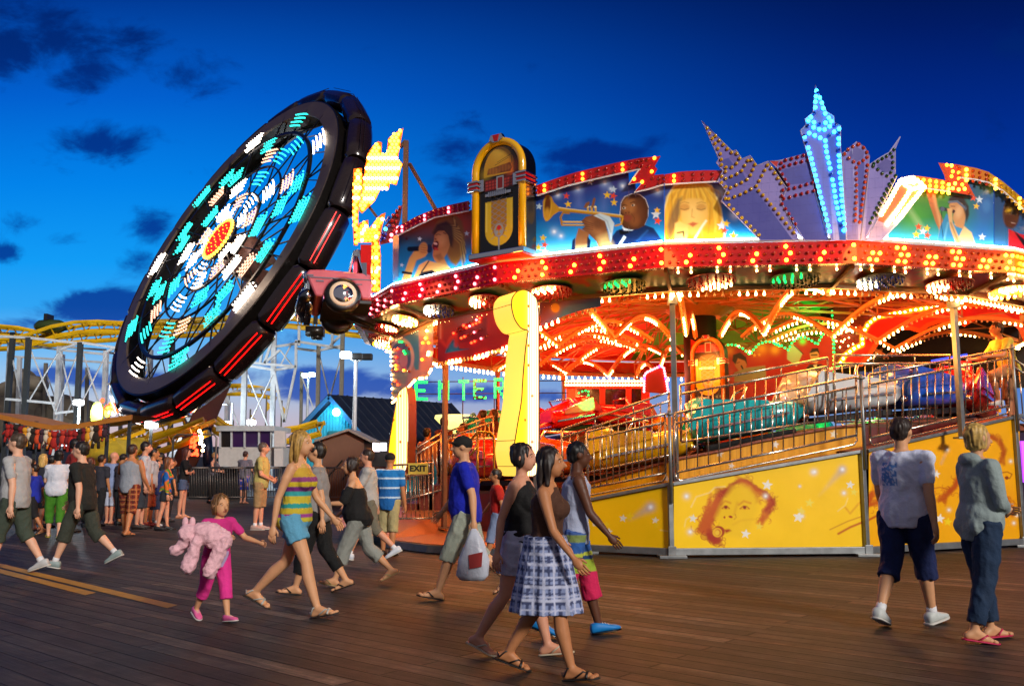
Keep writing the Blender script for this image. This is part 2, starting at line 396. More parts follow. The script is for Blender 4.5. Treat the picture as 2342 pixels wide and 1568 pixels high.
gr2 = nd('ShaderNodeMapRange'); gr2.inputs['From Min'].default_value = .3; gr2.inputs['From Max'].default_value = .72; gr2.inputs['To Min'].default_value = .12; gr2.inputs['To Max'].default_value = 1.75; L.new(gr.outputs['Fac'], gr2.inputs['Value'])
st = nd('ShaderNodeTexNoise'); st.inputs['Scale'].default_value = .7; st.inputs['Detail'].default_value = 4; L.new(geo.outputs['Position'], st.inputs['Vector'])
st2 = nd('ShaderNodeMapRange'); st2.inputs['From Min'].default_value = .3; st2.inputs['From Max'].default_value = .7; st2.inputs['To Min'].default_value = .42; st2.inputs['To Max'].default_value = 1.15; L.new(st.outputs['Fac'], st2.inputs['Value'])
sm_ = nd('ShaderNodeMapping'); sm_.inputs['Scale'].default_value = (.45, 6.5, 1); L.new(mp.outputs[0], sm_.inputs['Vector'])
sk_ = nd('ShaderNodeTexNoise'); sk_.inputs['Scale'].default_value = 1; sk_.inputs['Detail'].default_value = 5; sk_.inputs['Roughness'].default_value = .7; L.new(sm_.outputs[0], sk_.inputs['Vector'])
sk2 = nd('ShaderNodeMapRange'); sk2.inputs['From Min'].default_value = .32; sk2.inputs['From Max'].default_value = .68; sk2.inputs['To Min'].default_value = .3; sk2.inputs['To Max'].default_value = 1.6; L.new(sk_.outputs['Fac'], sk2.inputs['Value'])
vo = nd('ShaderNodeTexVoronoi'); vo.inputs['Scale'].default_value = 2.3; L.new(geo.outputs['Position'], vo.inputs['Vector'])
gmr = nd('ShaderNodeMapRange'); gmr.inputs['From Min'].default_value = .03; gmr.inputs['From Max'].default_value = .075; gmr.inputs['To Min'].default_value = .25; L.new(vo.outputs['Distance'], gmr.inputs['Value']); gum = gmr.outputs[0]
bl = nd('ShaderNodeTexNoise'); bl.inputs['Scale'].default_value = 5.5; bl.inputs['Detail'].default_value = 6; bl.inputs['Roughness'].default_value = .75; L.new(geo.outputs['Position'], bl.inputs['Vector'])
blr = nd('ShaderNodeMapRange'); blr.inputs['From Min'].default_value = .34; blr.inputs['From Max'].default_value = .66; blr.inputs['To Min'].default_value = .45; blr.inputs['To Max'].default_value = 1.5; L.new(bl.outputs['Fac'], blr.inputs['Value']); blt = blr.outputs[0]
m1 = nd('ShaderNodeVectorMath', operation='SCALE'); L.new(pr.outputs[0], m1.inputs[0]); L.new(mth('MULTIPLY', mth('MULTIPLY', mth('MULTIPLY', gr2.outputs[0], st2.outputs[0]), sk2.outputs[0]), mth('MULTIPLY', gum, blt)), m1.inputs['Scale']); b.inputs['Specular IOR Level'].default_value = .32
gap = nd('ShaderNodeMix', data_type='RGBA'); L.new(br.outputs['Fac'], gap.inputs[0]); L.new(m1.outputs[0], gap.inputs[6]); gap.inputs[7].default_value = (.004, .003, .003, 1)
L.new(gap.outputs[2], b.inputs['Base Color'])
rr = nd('ShaderNodeMapRange'); rr.inputs['To Min'].default_value = .46; rr.inputs['To Max'].default_value = .85; L.new(gr.outputs['Fac'], rr.inputs['Value']); L.new(rr.outputs[0], b.inputs['Roughness'])
hgt = mth('SUBTRACT', mth('MULTIPLY', gr.outputs['Fac'], .35), br.outputs['Fac']); bp = nd('ShaderNodeBump'); bp.inputs['Strength'].default_value = .8; bp.inputs['Distance'].default_value = .02; L.new(hgt, bp.inputs['Height']); L.new(bp.outputs[0], b.inputs['Normal'])
MATS['deck'] = dk
mb = MB(); mb.poly([(-400, -60, 0), (400, -60, 0), (400, 120, 0), (-400, 120, 0)])
tag(obj('boardwalk_ground', mb, dk), kind='structure')
sea = mat('sea_water', '#0a1830', .12, nz=.2, ns=.3, bump=.5, bs=.6)
mb = MB(); mb.poly([(-4000, 120, -2.5), (4000, 120, -2.5), (4000, 4500, -2.5), (-4000, 4500, -2.5)]); mb.poly([(-400, 120, 0), (400, 120, 0), (400, 120, -3), (-400, 120, -3)])
tag(obj('sea', mb, sea), kind='structure')
pl = mat('worn_yellow_paint', '#b0801c', .65, nz=.35, ns=9)
def strip(p, q, wid, label):
    p, q = Vector(p), Vector(q); d = (q - p).normalized(); a = Vector((-d.y, d.x, 0)) * wid / 2; sk = d * wid
    mb = MB(); mb.poly([p - a, q - a + sk * .3, q + a - sk * .4, p + a]); mb.v = [(x, y, .004) for x, y, z in mb.v]
    tag(obj('painted_line', mb, pl), label, 'road marking')
dd = Vector((math.cos(R_(-44)), math.sin(R_(-44)), 0))
q = gnd(395, 1387); strip(q - dd * 5.6, q, .15, 'longer worn yellow painted line across the boards near the child in pink')
q = gnd(208, 1358); strip(q - dd * 3.6, q, .15, 'shorter worn yellow painted line on the boards at the left edge')
# ---------------------------------------------------------------- people
_ = 0
def solid(mb, vox, smooth=4, fac=.5, extra=None):
    """fuse the laid-out volumes into one continuous skin and return points and faces"""
    me = bpy.data.meshes.new('tmp'); me.from_pydata(mb.v, [], mb.f); o = bpy.data.objects.new('tmp', me); COL.objects.link(o)
    r = o.modifiers.new('r', 'REMESH'); r.mode = 'VOXEL'; r.voxel_size = vox
    if smooth: s = o.modifiers.new('s', 'SMOOTH'); s.iterations = smooth; s.factor = fac
    dg = bpy.context.evaluated_depsgraph_get(); ev = o.evaluated_get(dg); m2 = ev.to_mesh()
    v = np.empty(len(m2.vertices) * 3); m2.vertices.foreach_get('co', v); v = v.reshape(-1, 3)
    nr = np.empty(len(m2.vertices) * 3); m2.vertices.foreach_get('normal', nr); nr = nr.reshape(-1, 3)
    f = [tuple(p.vertices) for p in m2.polygons]; ev.to_mesh_clear(); bpy.data.objects.remove(o); bpy.data.meshes.remove(me); return v, nr, f
def put(name, v, f, m, parent, cols=None, extra=None):
    mb = MB(); mb.v = [tuple(p) for p in v]; mb.f = f; mb.m = [0] * len(f); mb.c = cols if cols is not None else [(1, 1, 1)] * len(v)
    mats = [m]
    if extra:
        for e, em in extra:
            mi = len(mats); mats.append(em); o = len(mb.v); mb.v += e.v; mb.f += [tuple(i + o for i in q) for q in e.f]; mb.m += [mi] * len(e.f); mb.c += [(1, 1, 1)] * len(e.v)
    return obj(name, mb, mats if len(mats) > 1 else m, parent, True, world=False, cols=cols is not None)
def caps(mb, p, q, r0, r1, n=10):
    p, q = Vector(p), Vector(q); d = (q - p).normalized(); L = (q - p).length; rings = []; a, b, _ = frame(d)
    for t in (-.95, -.6, 0): rings.append((p + d * r0 * t, r0 * math.sqrt(max(0, 1 - t * t))))
    for t in (.25, .5, .75): rings.append((p.lerp(q, t), r0 + (r1 - r0) * t))
    for t in (0, .6, .95): rings.append((q + d * r1 * t, r1 * math.sqrt(max(0, 1 - t * t))))
    mb.loft([[c + (a * math.cos(2 * PI * k / n) + b * math.sin(2 * PI * k / n)) * r for k in range(n)] for c, r in rings])
CLOTH = mat('cloth', '#ffffff', .88, attr=True, nz=.14, ns=9, bump=.35, bs=38)
HAIRM = mat('hair', '#ffffff', .5, attr=True, nz=.35, ns=60)
SKIN = {'fair': '#dca88a', 'tan': '#b87a50', 'dark': '#5c3624', 'rosy': '#d09274', 'golden': '#d29a70'}
def skin_m(k): return mat('skin_' + k, SKIN[k], .5, nz=.1, ns=14, spec=.35)
EYE = mat('eye_dark', '#14100e', .2); EYEW = mat('eye_white', '#d8d4cc', .3); LIP = mat('lips', '#8a3c34', .45)
RUB = mat('sole_white', '#c8c4bc', .6, nz=.1); SOCK = mat('sock', '#d8d8da', .9)
WALK = ((17, 5, 8), (-12, 22, -18)); WALK2 = ((-12, 22, -18), (17, 5, 8)); STAND = ((3, 4, 0), (-3, 3, 0)); APART = ((7, 4, 0), (-7, 4, 0)); BIG = ((23, 6, 12), (-17, 30, -26)); BIG2 = ((-17, 30, -26), (23, 6, 12))
def person(label, px, py, ytop, face, top=None, bottom=None, shoes=('sneaker', '#b8b8b4'), hair=('short', '#2a1a10'), skin='fair', sex='m', build=1., legs=STAND, arms=((4, 8, 12, 0), (-4, 8, 12, 0)), lean=2., headyaw=0., z0=0., Y=None, h=None, kid=False, group=None, headpitch=0., spread=.0):
    if Y is None: g = gnd(px, py); 
    else: g = at(px, py, Y); g.z = z0
    if h is None: h = at(px, ytop, g.y).z - z0
    d = g.y; vox = .0105 if d < 10 else .013 if d < 16 else .017; vox *= h / 1.7
    root = thing('person', label, 'person', (g.x, g.y, z0), R_(face), group); H = h; bw = build
    hs = 1.34 if kid else 1.0
    # skeleton
    hipw = (.05 if sex == 'm' else .053) * H * (.5 + .5 * bw); TH, SHK, AN = .243 * H, .243 * H, .042 * H
    J = {}
    for i, (a, b, c) in enumerate(legs):
        s = 1 if i == 0 else -1; hip = Vector((0, s * hipw, 0)); a_, b_ = R_(a), R_(a - b); sp = R_(spread) * s
        kn = hip + Vector((math.sin(a_), math.sin(sp), -math.cos(a_))) * TH; an = kn + Vector((math.sin(b_), math.sin(sp) * .6, -math.cos(b_))) * SHK
        cc_ = R_(c); fd = Vector((math.cos(cc_), s * .14, math.sin(cc_))).normalized(); fu = Vector((-math.sin(cc_), 0, math.cos(cc_)))
        J[i] = [hip, kn, an, fd, fu]
    low = min(min((J[i][2] - J[i][4] * AN + J[i][3] * x * H).z for x in (-.04, .1)) for i in (0, 1))
    for i in (0, 1): J[i][:3] = [p - Vector((0, 0, low)) for p in J[i][:3]]
    pel = Vector((0, 0, -low)); l_ = R_(lean); sd = Vector((math.sin(l_), 0, math.cos(l_)))
    def spine(t): return pel + sd * (.30 * H * t)
    m = sex == 'm'
    prof = [(-.2, .062, .058), (-.06, .088 if m else .097, .066 if m else .074), (.1, .09 if m else .1, .064 if m else .07), (.35, .08 if m else .072, .056 if m else .05), (.6, .092 if m else .082, .064 if m else .062), (.8, .1 if m else .084, .062 if m else .056), (.93, .078 if m else .066, .048 if m else .042), (1.02, .036, .036)]
    def belly(t): return (bw - 1) * math.exp(-((t - .3) / .38) ** 2)
    def tw(t): return float(np.interp(t, [p[0] for p in prof], [p[1] for p in prof])) * H * (.6 + .4 * bw) * (1 + .5 * belly(t))
    def td(t): return float(np.interp(t, [p[0] for p in prof], [p[2] for p in prof])) * H * (.6 + .4 * bw) * (1 + 1.1 * belly(t))
    def ring(t, gw=0., gd=0., n=18): 
        c = spine(t) + Vector((belly(t) * .05 * H, 0, 0)); return [c + Vector(((td(t) + gd) * math.sin(x), (tw(t) + gw) * math.cos(x), 0)) for x in [2 * PI * k / n for k in range(n)]]
    B = MB(); B.loft([ring(p[0]) for p in prof])
    if not m and not kid:
        for s in (-1, 1): B.ell(spine(.64) + Vector((td(.64) * .75, s * tw(.6) * .45, 0)), .042 * H, None, 10, 8)
        for s in (-1, 1): B.ell(spine(-.04) + Vector((-td(0) * .36, s * tw(0) * .42, 0)), .05 * H, None, 10, 8)
    nb = spine(1.0); hd = nb + sd * (.028 * H) + Vector((math.sin(l_ + R_(headpitch)) * .05 * H + .012 * H, 0, .068 * H * (1.08 if kid else 1)))
    caps(B, nb - sd * .02 * H, hd - Vector((.012 * H, 0, .03 * H)), .034 * H if m else .028 * H, .031 * H if m else .027 * H)
    HR = Matrix.Rotation(R_(headyaw), 3, 'Z') @ Matrix.Rotation(R_(headpitch), 3, 'Y'); hh = .066 * H * hs
    hp = lambda x, y, z: hd + HR @ (Vector((x, y, z)) * hh)
    B.ell(hp(-.08, 0, .14), (.86 * hh, .70 * hh, .84 * hh), HR, 16, 12); B.ell(hp(.2, 0, -.32), (.62 * hh, .56 * hh, .66 * hh), HR, 14, 10); B.ell(hp(.36, 0, -.72), (.3 * hh, .34 * hh, .26 * hh), HR, 10, 8)
    caps(B, hp(.74, 0, .08), hp(.98, 0, -.24), .09 * hh, .15 * hh, 8); B.ell(hp(.62, 0, .2), (.2 * hh, .5 * hh, .12 * hh), HR, 10, 6)
    for s in (-1, 1): B.ell(hp(-.08, s * .72, -.05), (.2 * hh, .09 * hh, .28 * hh), HR, 8, 8)
    # arms
    shw = (.112 if m else .096) * H * (.7 + .3 * bw); UA, FA = .168 * H, .142 * H; AR = {}; fingers = MB()
    for i, (sa, ab, el, twi) in enumerate(arms):
        s = 1 if i == 0 else -1; sh = spine(.88) + Vector((0, s * shw, 0)); sa, ab, el, twi = R_(sa), R_(ab), R_(el), R_(twi)
        u = Vector((math.sin(sa) * math.cos(ab), s * math.sin(ab), -math.cos(sa) * math.cos(ab))); p = Vector((math.cos(sa), 0, math.sin(sa))); p = (p * math.cos(twi) - Vector((0, s, 0)) * math.sin(twi)); p = (p - u * p.dot(u)).normalized()
        e = sh + u * UA; v_ = (u * math.cos(el) + p * math.sin(el)).normalized(); wv = e + v_ * FA; AR[i] = (sh, e, wv, v_)
        k = .85 + .15 * bw; ar = (.030 if m else .025) * H * k
        caps(B, sh - Vector((0, s * .012 * H, 0)), sh + u * UA * .4, ar * 1.2, ar * 1.02); caps(B, sh + u * UA * .3, e, ar * 1.02, ar * .78); caps(B, e, e.lerp(wv, .3), ar * .8, ar * .8); caps(B, e.lerp(wv, .3), wv, ar * .8, ar * .5)
        pn = Vector((0, -s, 0)); pn = (pn - v_ * pn.dot(v_)); pn = pn.normalized() if pn.length > .1 else Vector((1, 0, 0)); lat = v_.cross(pn) * (1 if s > 0 else -1)
        if lat.x < 0: lat = -lat
        hl = .105 * H; pc = wv + v_ * hl * .27; rot = Matrix((v_, lat, pn)).transposed()
        B.ell(pc, (hl * .32, hl * .22, hl * .12), rot, 10, 8); caps(B, wv - v_ * .01 * H, pc, ar * .5, ar * .5)
        for fi, (off, L_) in enumerate(((.165, .40), (.06, .46), (-.05, .43), (-.15, .34))):
            q = pc + v_ * hl * .18 + lat * hl * off; pts = [q]; dirv = v_.copy()
            for sg, (fr, cu) in enumerate(((.36, 12), (.32, 24 + 4 * fi), (.32, 24))):
                dirv = (dirv * math.cos(R_(cu)) + pn * math.sin(R_(cu))).normalized(); pts.append(pts[-1] + dirv * hl * L_ * fr * 1.1)
            fingers.tube(pts, [hl * .052, hl * .05, hl * .044, hl * .03], 6)
        q = pc - v_ * hl * .12 + lat * hl * .12; td_ = (v_ * .7 + lat * .62 + pn * .25).normalized(); fingers.tube([q, q + td_ * hl * .2, q + (td_ + v_ * .5).normalized() * hl * .38], [hl * .065, hl * .058, hl * .036], 6)
    # legs and feet
    kb_ = .8 + .2 * bw; bare = shoes[0] in ('flipflop', 'sandal', 'bare'); toes = MB()
    for i in (0, 1):
        s = 1 if i == 0 else -1; hip, kn, an, fd, fu = J[i]; lat = fu.cross(fd).normalized()
        caps(B, hip - Vector((0, 0, .01 * H)), hip.lerp(kn, .5), (.052 if m else .055) * H * kb_, .042 * H * kb_); caps(B, hip.lerp(kn, .5), kn, .042 * H * kb_, .031 * H * kb_); bk = (kn - an).normalized(); back = Vector((-1, 0, 0))
        caps(B, kn, kn.lerp(an, .33) + back * .008 * H, .03 * H * kb_, .033 * H * kb_); caps(B, kn.lerp(an, .33) + back * .008 * H, an, .033 * H * kb_, .019 * H)
        heel = an - fd * .028 * H - fu * .022 * H; ball = an + fd * .075 * H - fu * .03 * H; caps(B, heel, an - fu * .005 * H, .019 * H, .02 * H); caps(B, an, ball, .022 * H, .014 * H); caps(B, heel, ball, .016 * H, .014 * H)
        for o in (-1, 1): caps(B, an + fd * .03 * H - fu * .03 * H, ball + lat * .014 * H * o, .012 * H, .012 * H)
        if bare:
            for j in range(5): toes.ell(ball + fd * (.026 - .004 * abs(j - 1.2)) * H + lat * (.021 - .0105 * j) * s * -1 * H - fu * .002 * H, (.014 * H, .0062 * H, .0075 * H), Matrix((fd, lat, fu)).transposed(), 7, 5)
    v, nr, f = solid(B, vox, 3, .45); feat = MB()
    for s in (-1, 1): feat.ell(hp(.655, s * .28, .05), (.06 * hh, .075 * hh, .042 * hh), HR, 8, 6)
    brow = MB()
    for s in (-1, 1): brow.tube([hp(.72, s * .12, .2), hp(.72, s * .3, .25), hp(.62, s * .46, .19)], .035 * hh, 5)
    lips = MB(); lips.ell(hp(.80, 0, -.5), (.07 * hh, .2 * hh, .06 * hh), HR, 8, 6); ew = MB()
    for s in (-1, 1): ew.ell(hp(.63, s * .28, .05), (.07 * hh, .12 * hh, .042 * hh), HR, 8, 6)
    fingers.f += [tuple(i + len(fingers.v) for i in q) for q in toes.f]; fingers.v += toes.v
    hc = hair[1] if hair[0] != 'bald' else '#3a2a20'
    sm = skin_m(skin); put('body', v, f, sm, root, None, [(fingers, sm), (ew, EYEW), (feat, EYE), (lips, LIP), (brow, mat('brow_' + hc.strip('#'), hc, .8))])
    seed = px * 1.7
    def dress(name, mb, colf, amp=.007, vx=None, sm_=2, mt=CLOTH, ns=7.):
        vv, nn, ff = solid(mb, vx or vox, sm_, .5)
        for i in range(len(vv)):
            q = Vector(vv[i]); n_ = noise.noise(Vector((q.x * ns * 1.2 + seed, q.y * ns * 1.2, q.z * ns * .6))) + .9 * (.4 - abs(noise.noise(Vector((q.x * ns * 1.6 + q.z * 4, q.y * ns * 1.6 + seed, q.z * ns * 1.1 + q.x * 5)))) * 2) + .4 * noise.noise(Vector((q.x * 26, q.y * 26 + seed, q.z * 17))); vv[i] = vv[i] + nn[i] * amp * n_ * H / 1.7
        cols = [hexc(colf(p)) if callable(colf) else hexc(colf) for p in vv] if callable(colf) else [hexc(colf)] * len(vv)
        return put(name, vv, ff, mt, root, cols)
    # clothes
    if bottom:
        kind, colf, ln = bottom; T = MB()
        if kind == 'skirt':
            hz_ = pel.z + (.08 * H); z1 = ln * H; rings = []
            for t in np.linspace(0, 1, 9):
                z = hz_ + (z1 - hz_) * t; sp_ = (J[0][1].x - J[1][1].x) * .0 + abs(J[0][2].x - J[1][2].x) * .33 * t; w_ = tw(.05) + .012 * H + t * .012 * H; dp = td(.0) + .016 * H + t * .012 * H + sp_ * .55
                rings.append([Vector((dp * math.sin(x) * (1 + .09 * t * math.sin(9 * x) + .05 * t * math.sin(14 * x + 1)), w_ * math.cos(x) * (1 + .09 * t * math.sin(9 * x) + .05 * t * math.sin(14 * x + 1)), z)) for x in [2 * PI * k / 36 for k in range(36)]])
            T.loft(rings); dress('skirt', T, colf, .006)
        else:
            T.loft([ring(t, .010 * H, .011 * H) for t in (-.16, -.05, .08, .2 if kind != 'low' else .1)])
            if not m and not kid:
                for s in (-1, 1): T.ell(spine(-.04) + Vector((-td(0) * .36, s * tw(0) * .42, 0)), .059 * H, None, 10, 8)
            tot = TH + SHK
            for i in (0, 1):
                hip, kn, an, fd, fu = J[i]; s = 1 if i == 0 else -1; D = ln * tot; fl = .016 if kind != 'tight' else .007
                pts = [(hip + Vector((0, s * .006 * H, .01 * H)), (.056 * kb_ + .008) * H)]
                if D <= TH: pts.append((hip.lerp(kn, D / TH), (.05 * kb_ + fl) * H - .012 * H * D / TH))
                else: pts.append((hip.lerp(kn, .55), (.043 * kb_ + fl) * H)); pts.append((kn, (.034 * kb_ + fl) * H)); q = kn.lerp(an, (D - TH) / SHK); pts.append((q, ((.036 * kb_ + fl) if D - TH < SHK * .5 else (.027 * kb_ + fl * .9)) * H))
                n = 12; rings = []
                for q, (p, r) in enumerate(pts):
                    dv = (pts[min(q + 1, len(pts) - 1)][0] - pts[max(q - 1, 0)][0]).normalized(); a, b, _ = frame(dv, Vector((0, 1, 0))); rings.append([p + (a * math.cos(2 * PI * k / n) + b * math.sin(2 * PI * k / n)) * r for k in range(n)])
                T.loft(rings)
            dress({'shorts': 'shorts', 'tight': 'shorts', 'low': 'shorts', 'trousers': 'trousers'}[kind] if ln < .75 else 'trousers', T, colf, .010)
    if top:
        kind, colf = top[0], top[1]; hem = top[2] if len(top) > 2 else -.14; T = MB(); loose = .014 if m else .009
        if kind in ('tee', 'long', 'hoodie', 'tank'):
            hi_ = [(t, .006 + loose * (1 - t * .5), .007 + loose * (1 - t * .5)) for t in np.linspace(hem, .9, 7)] + [(.95, .006, .008), (1.0, .016, .012)]
            if kind == 'tank': hi_ = [(t, .005 + loose * .6, .007 + loose * .6) for t in np.linspace(hem, .8, 6)] + [(.9, -.012, .004), (.96, -.01, .004)]
            T.loft([ring(t, a * H, b * H) for t, a, b in hi_])
            if not m and not kid:
                for s in (-1, 1): T.ell(spine(.64) + Vector((td(.64) * .78, s * tw(.6) * .45, 0)), .049 * H, None, 10, 8)
            if not m and not kid and hem < -.05:
                for s in (-1, 1): T.ell(spine(-.03) + Vector((-td(0) * .36, s * tw(0) * .42, 0)), .063 * H, None, 10, 8)
            if kind != 'tank':
                for i in (0, 1):
                    sh, e, wv, v_ = AR[i]; s = 1 if i == 0 else -1; ar = (.030 if m else .025) * H; k = .014 * H if m else .009 * H
                    caps(T, spine(.88) + Vector((0, s * shw * .6, .0)), sh, .045 * H if m else .038 * H, ar * 1.2 + .008 * H)
                    if kind == 'tee': caps(T, sh, sh.lerp(e, .62), ar * 1.1 + .004 * H, ar * 1.0 + k * .55)
                    else: caps(T, sh, e, ar * 1.2 + .008 * H, ar + k); caps(T, e, e.lerp(wv, .92), ar + k, ar * .7 + k * .7)
            if kind == 'hoodie': T.ell(spine(.98) + Vector((-.035 * H, 0, .0)), (.045 * H, .062 * H, .035 * H), None, 12, 8)
        elif kind == 'off':
            T.loft([ring(t, (.012 + .01 * (1 - t)) * H, (.014 + .012 * (1 - t)) * H) for t in np.linspace(hem, .66, 6)] + [ring(.76, .012 * H, .008 * H)])
            for i in (0, 1): sh, e, wv, v_ = AR[i]; caps(T, sh.lerp(e, .35), sh.lerp(e, .85), .038 * H, .04 * H)
            for s in (-1, 1): T.ell(spine(.6) + Vector((td(.64) * .78, s * tw(.6) * .45, 0)), .052 * H, None, 10, 8)
        dress({'tee': 'shirt', 'long': 'jacket', 'hoodie': 'hoodie', 'tank': 'tank_top', 'off': 'blouse'}[kind], T, colf, .008 if kind != 'tank' else .006)
    # hair
    st_, hcol = hair[0], hair[1]; G = MB()
    if st_ != 'bald':
        if st_ in ('cap', 'hat'):
            G.ell(hp(-.1, 0, .3), (.95 * hh, .8 * hh, .74 * hh), HR, 16, 10)
            G.ell(hp(.75 if st_ == 'cap' else .0, 0, .34), ((.55 if st_ == 'cap' else 1.35) * hh, (.6 if st_ == 'cap' else 1.25) * hh, .08 * hh), HR, 14, 6)
        else:
            G.ell(hp(-.2, 0, .3), (.88 * hh, .78 * hh, .82 * hh), HR, 16, 12); G.ell(hp(-.42, 0, -.08), (.56 * hh, .70 * hh, .62 * hh), HR, 14, 10)
            if st_ in ('long', 'bob', 'bun', 'wavy'):
                for s in (-1, 1): G.ell(hp(-.1, s * .62, -.1), (.42 * hh, .2 * hh, .7 * hh), HR, 10, 8)
            if st_ == 'bob': G.ell(hp(-.35, 0, -.5), (.55 * hh, .74 * hh, .45 * hh), HR, 14, 10)
            if st_ in ('long', 'wavy'):
                L_ = 2.6 if st_ == 'long' else 3.0; rings = []
                for t in np.linspace(0, 1, 7): c = hp(-.55 - .15 * t, 0, .2 - L_ * t); rings.append([c + Vector(((.3 + .08 * math.sin(5 * t)) * hh * math.sin(x), (.78 - .25 * t * t) * hh * math.cos(x), 0)) for x in [2 * PI * k / 14 for k in range(14)]])
                G.loft(rings)
                for s in (-1, 1): caps(G, hp(-.1, s * .66, 0), hp(-.1, s * .72, -1.5), .26 * hh, .16 * hh)
            if st_ == 'bun': G.ell(hp(-.72, 0, .68), (.38 * hh, .42 * hh, .36 * hh), HR, 12, 8)
        cc2 = hexc(hcol)
        vv, nn, ff = solid(G, vox * .9, 3, .5); cl_ = []
        for i in range(len(vv)):
            q = Vector(vv[i]); k = noise.noise(Vector((q.x * 60 + seed, q.y * 60, q.z * 9))); 
            if st_ not in ('cap', 'hat'): vv[i] = vv[i] + nn[i] * .011 * k
            cl_.append(tuple(c * (1 + (.9 * k if st_ not in ('cap', 'hat') else 0)) for c in cc2))
        put('cap' if st_ == 'cap' else 'hat' if st_ == 'hat' else 'hair', vv, ff, HAIRM if st_ not in ('cap', 'hat') else CLOTH, root, cl_)
    # shoes
    for i in (0, 1):
        hip, kn, an, fd, fu = J[i]; lat = fu.cross(fd).normalized(); rot = Matrix((fd, lat, fu)).transposed(); s0 = an - fu * AN
        P = lambda x, y, z: s0 + (fd * x + lat * y + fu * z) * H
        def sec(x, w_, z0_, z1_, n=12, sq=.7):
            out = []
            for k in range(n):
                a = 2 * PI * k / n; c_, s_ = math.cos(a), math.sin(a); out.append(P(x, w_ * math.copysign(abs(c_) ** sq, c_), (z0_ + z1_) / 2 + (z1_ - z0_) / 2 * math.copysign(abs(s_) ** sq, s_)))
            return out
        col = shoes[1]; S = MB()
        if shoes[0] in ('sneaker', 'shoe'):
            S.loft([sec(-.046, .014, .008, .04), sec(-.038, .023, .006, .056), sec(-.005, .026, .006, .06), sec(.025, .026, .006, .05), (sec(.06, .029, .006, .036)), sec(.09, .028, .006, .03), sec(.108, .019, .007, .022), sec(.114, .008, .009, .016)])
            ob = obj('shoe', S, mat('shoe_' + col.strip('#'), col, .55, nz=.12, ns=20), root, True, world=False)
            U = MB(); U.loft([sec(x, w_ + .002, -.0, .0095, 12, .6) for x, w_ in ((-.05, .012), (-.04, .025), (0, .027), (.06, .031), (.092, .029), (.112, .018), (.118, .007))]); obj('sole', U, RUB if shoes[0] == 'sneaker' else BLACK, ob, True, world=False)
            if d < 14:
                U = MB()
                for x in (.018, .034, .05): U.tube([P(x, -.018, .047 - (x - .018) * .35), P(x, 0, .056 - (x - .018) * .5), P(x, .018, .047 - (x - .018) * .35)], .0028 * H, 5)
                obj('lace', U, RUB if col != '#c8c8c8' else SOCK, ob, True, world=False)
            if shoes[0] == 'sneaker' and len(shoes) > 2:
                U = MB(); U.tube([an - fu * .005 * H, an.lerp(kn, .16)], [.0235 * H, .0235 * H], 10); obj('sock', U, SOCK, root, True, world=False)
        elif shoes[0] in ('flipflop', 'sandal'):
            S.loft([sec(x, w_, -.002, .006, 12, .6) for x, w_ in ((-.05, .012), (-.04, .022), (0, .022), (.06, .028), (.095, .027), (.114, .016), (.12, .006))])
            ob = obj('sandal', S, mat('sandal_' + col.strip('#'), col, .6, nz=.1), root, True, world=False); U = MB()
            for o in (-1, 1): U.tube([P(.075, .006, .016), P(.055, o * .014, .034), P(.02, o * .027, .012)], .0038 * H, 6)
            if shoes[0] == 'sandal': U.tube([P(-.03, .022, .02), P(-.012, .022, .05), P(.012, .0, .056), P(-.012, -.022, .05), P(-.03, -.022, .02), P(-.047, 0, .03)], .004 * H, 6, closed=True); U.tube([P(.07, .03, .01), P(.068, 0, .033), P(.07, -.03, .01)], .006 * H, 6)
            obj('strap', U, mat('strap_' + (shoes[2] if len(shoes) > 2 else col).strip('#'), shoes[2] if len(shoes) > 2 else col, .4), ob, True, world=False)
    return root, AR, J, H
def plaid(c1, c2, c3, k=22):
    def f(p):
        a = math.sin(p[2] * k * 3) + .6 * math.sin(p[2] * k * 7.3); b = math.sin((math.atan2(p[1], p[0] + .001)) * k * .55)
        return c1 if a > .7 or b > .8 else c2 if a < -.7 or b < -.75 else c3
    return f
def bands(stops):
    def f(p):
        for z, c in stops:
            if p[2] > z: return c
        return stops[-1][1]
    return f
def floral(base, flo, k=9.):
    def f(p): return flo if noise.noise(Vector((p[0] * k, p[1] * k, p[2] * k))) > .22 else base
    return f
def tie(cols, k=7.):
    def f(p):
        n_ = noise.noise(Vector((p[0] * k, p[1] * k, p[2] * k))) * 2.2 + p[2] * 3; return cols[int(abs(n_ * 1.8)) % len(cols)]
    return f
SW = ((18, 9, 22, 0), (-18, 9, 14, 0)); SW2 = ((-18, 9, 14, 0), (18, 9, 22, 0)); REST = ((2, 7, 12, 0), (0, 7, 10, 0)); CROSS = ((12, 10, 98, 72), (16, 10, 100, 66)); FRONT = ((16, 8, 80, 40), (14, 8, 78, 40)); PHONE = ((20, 12, 105, 30), (4, 8, 20, 0))
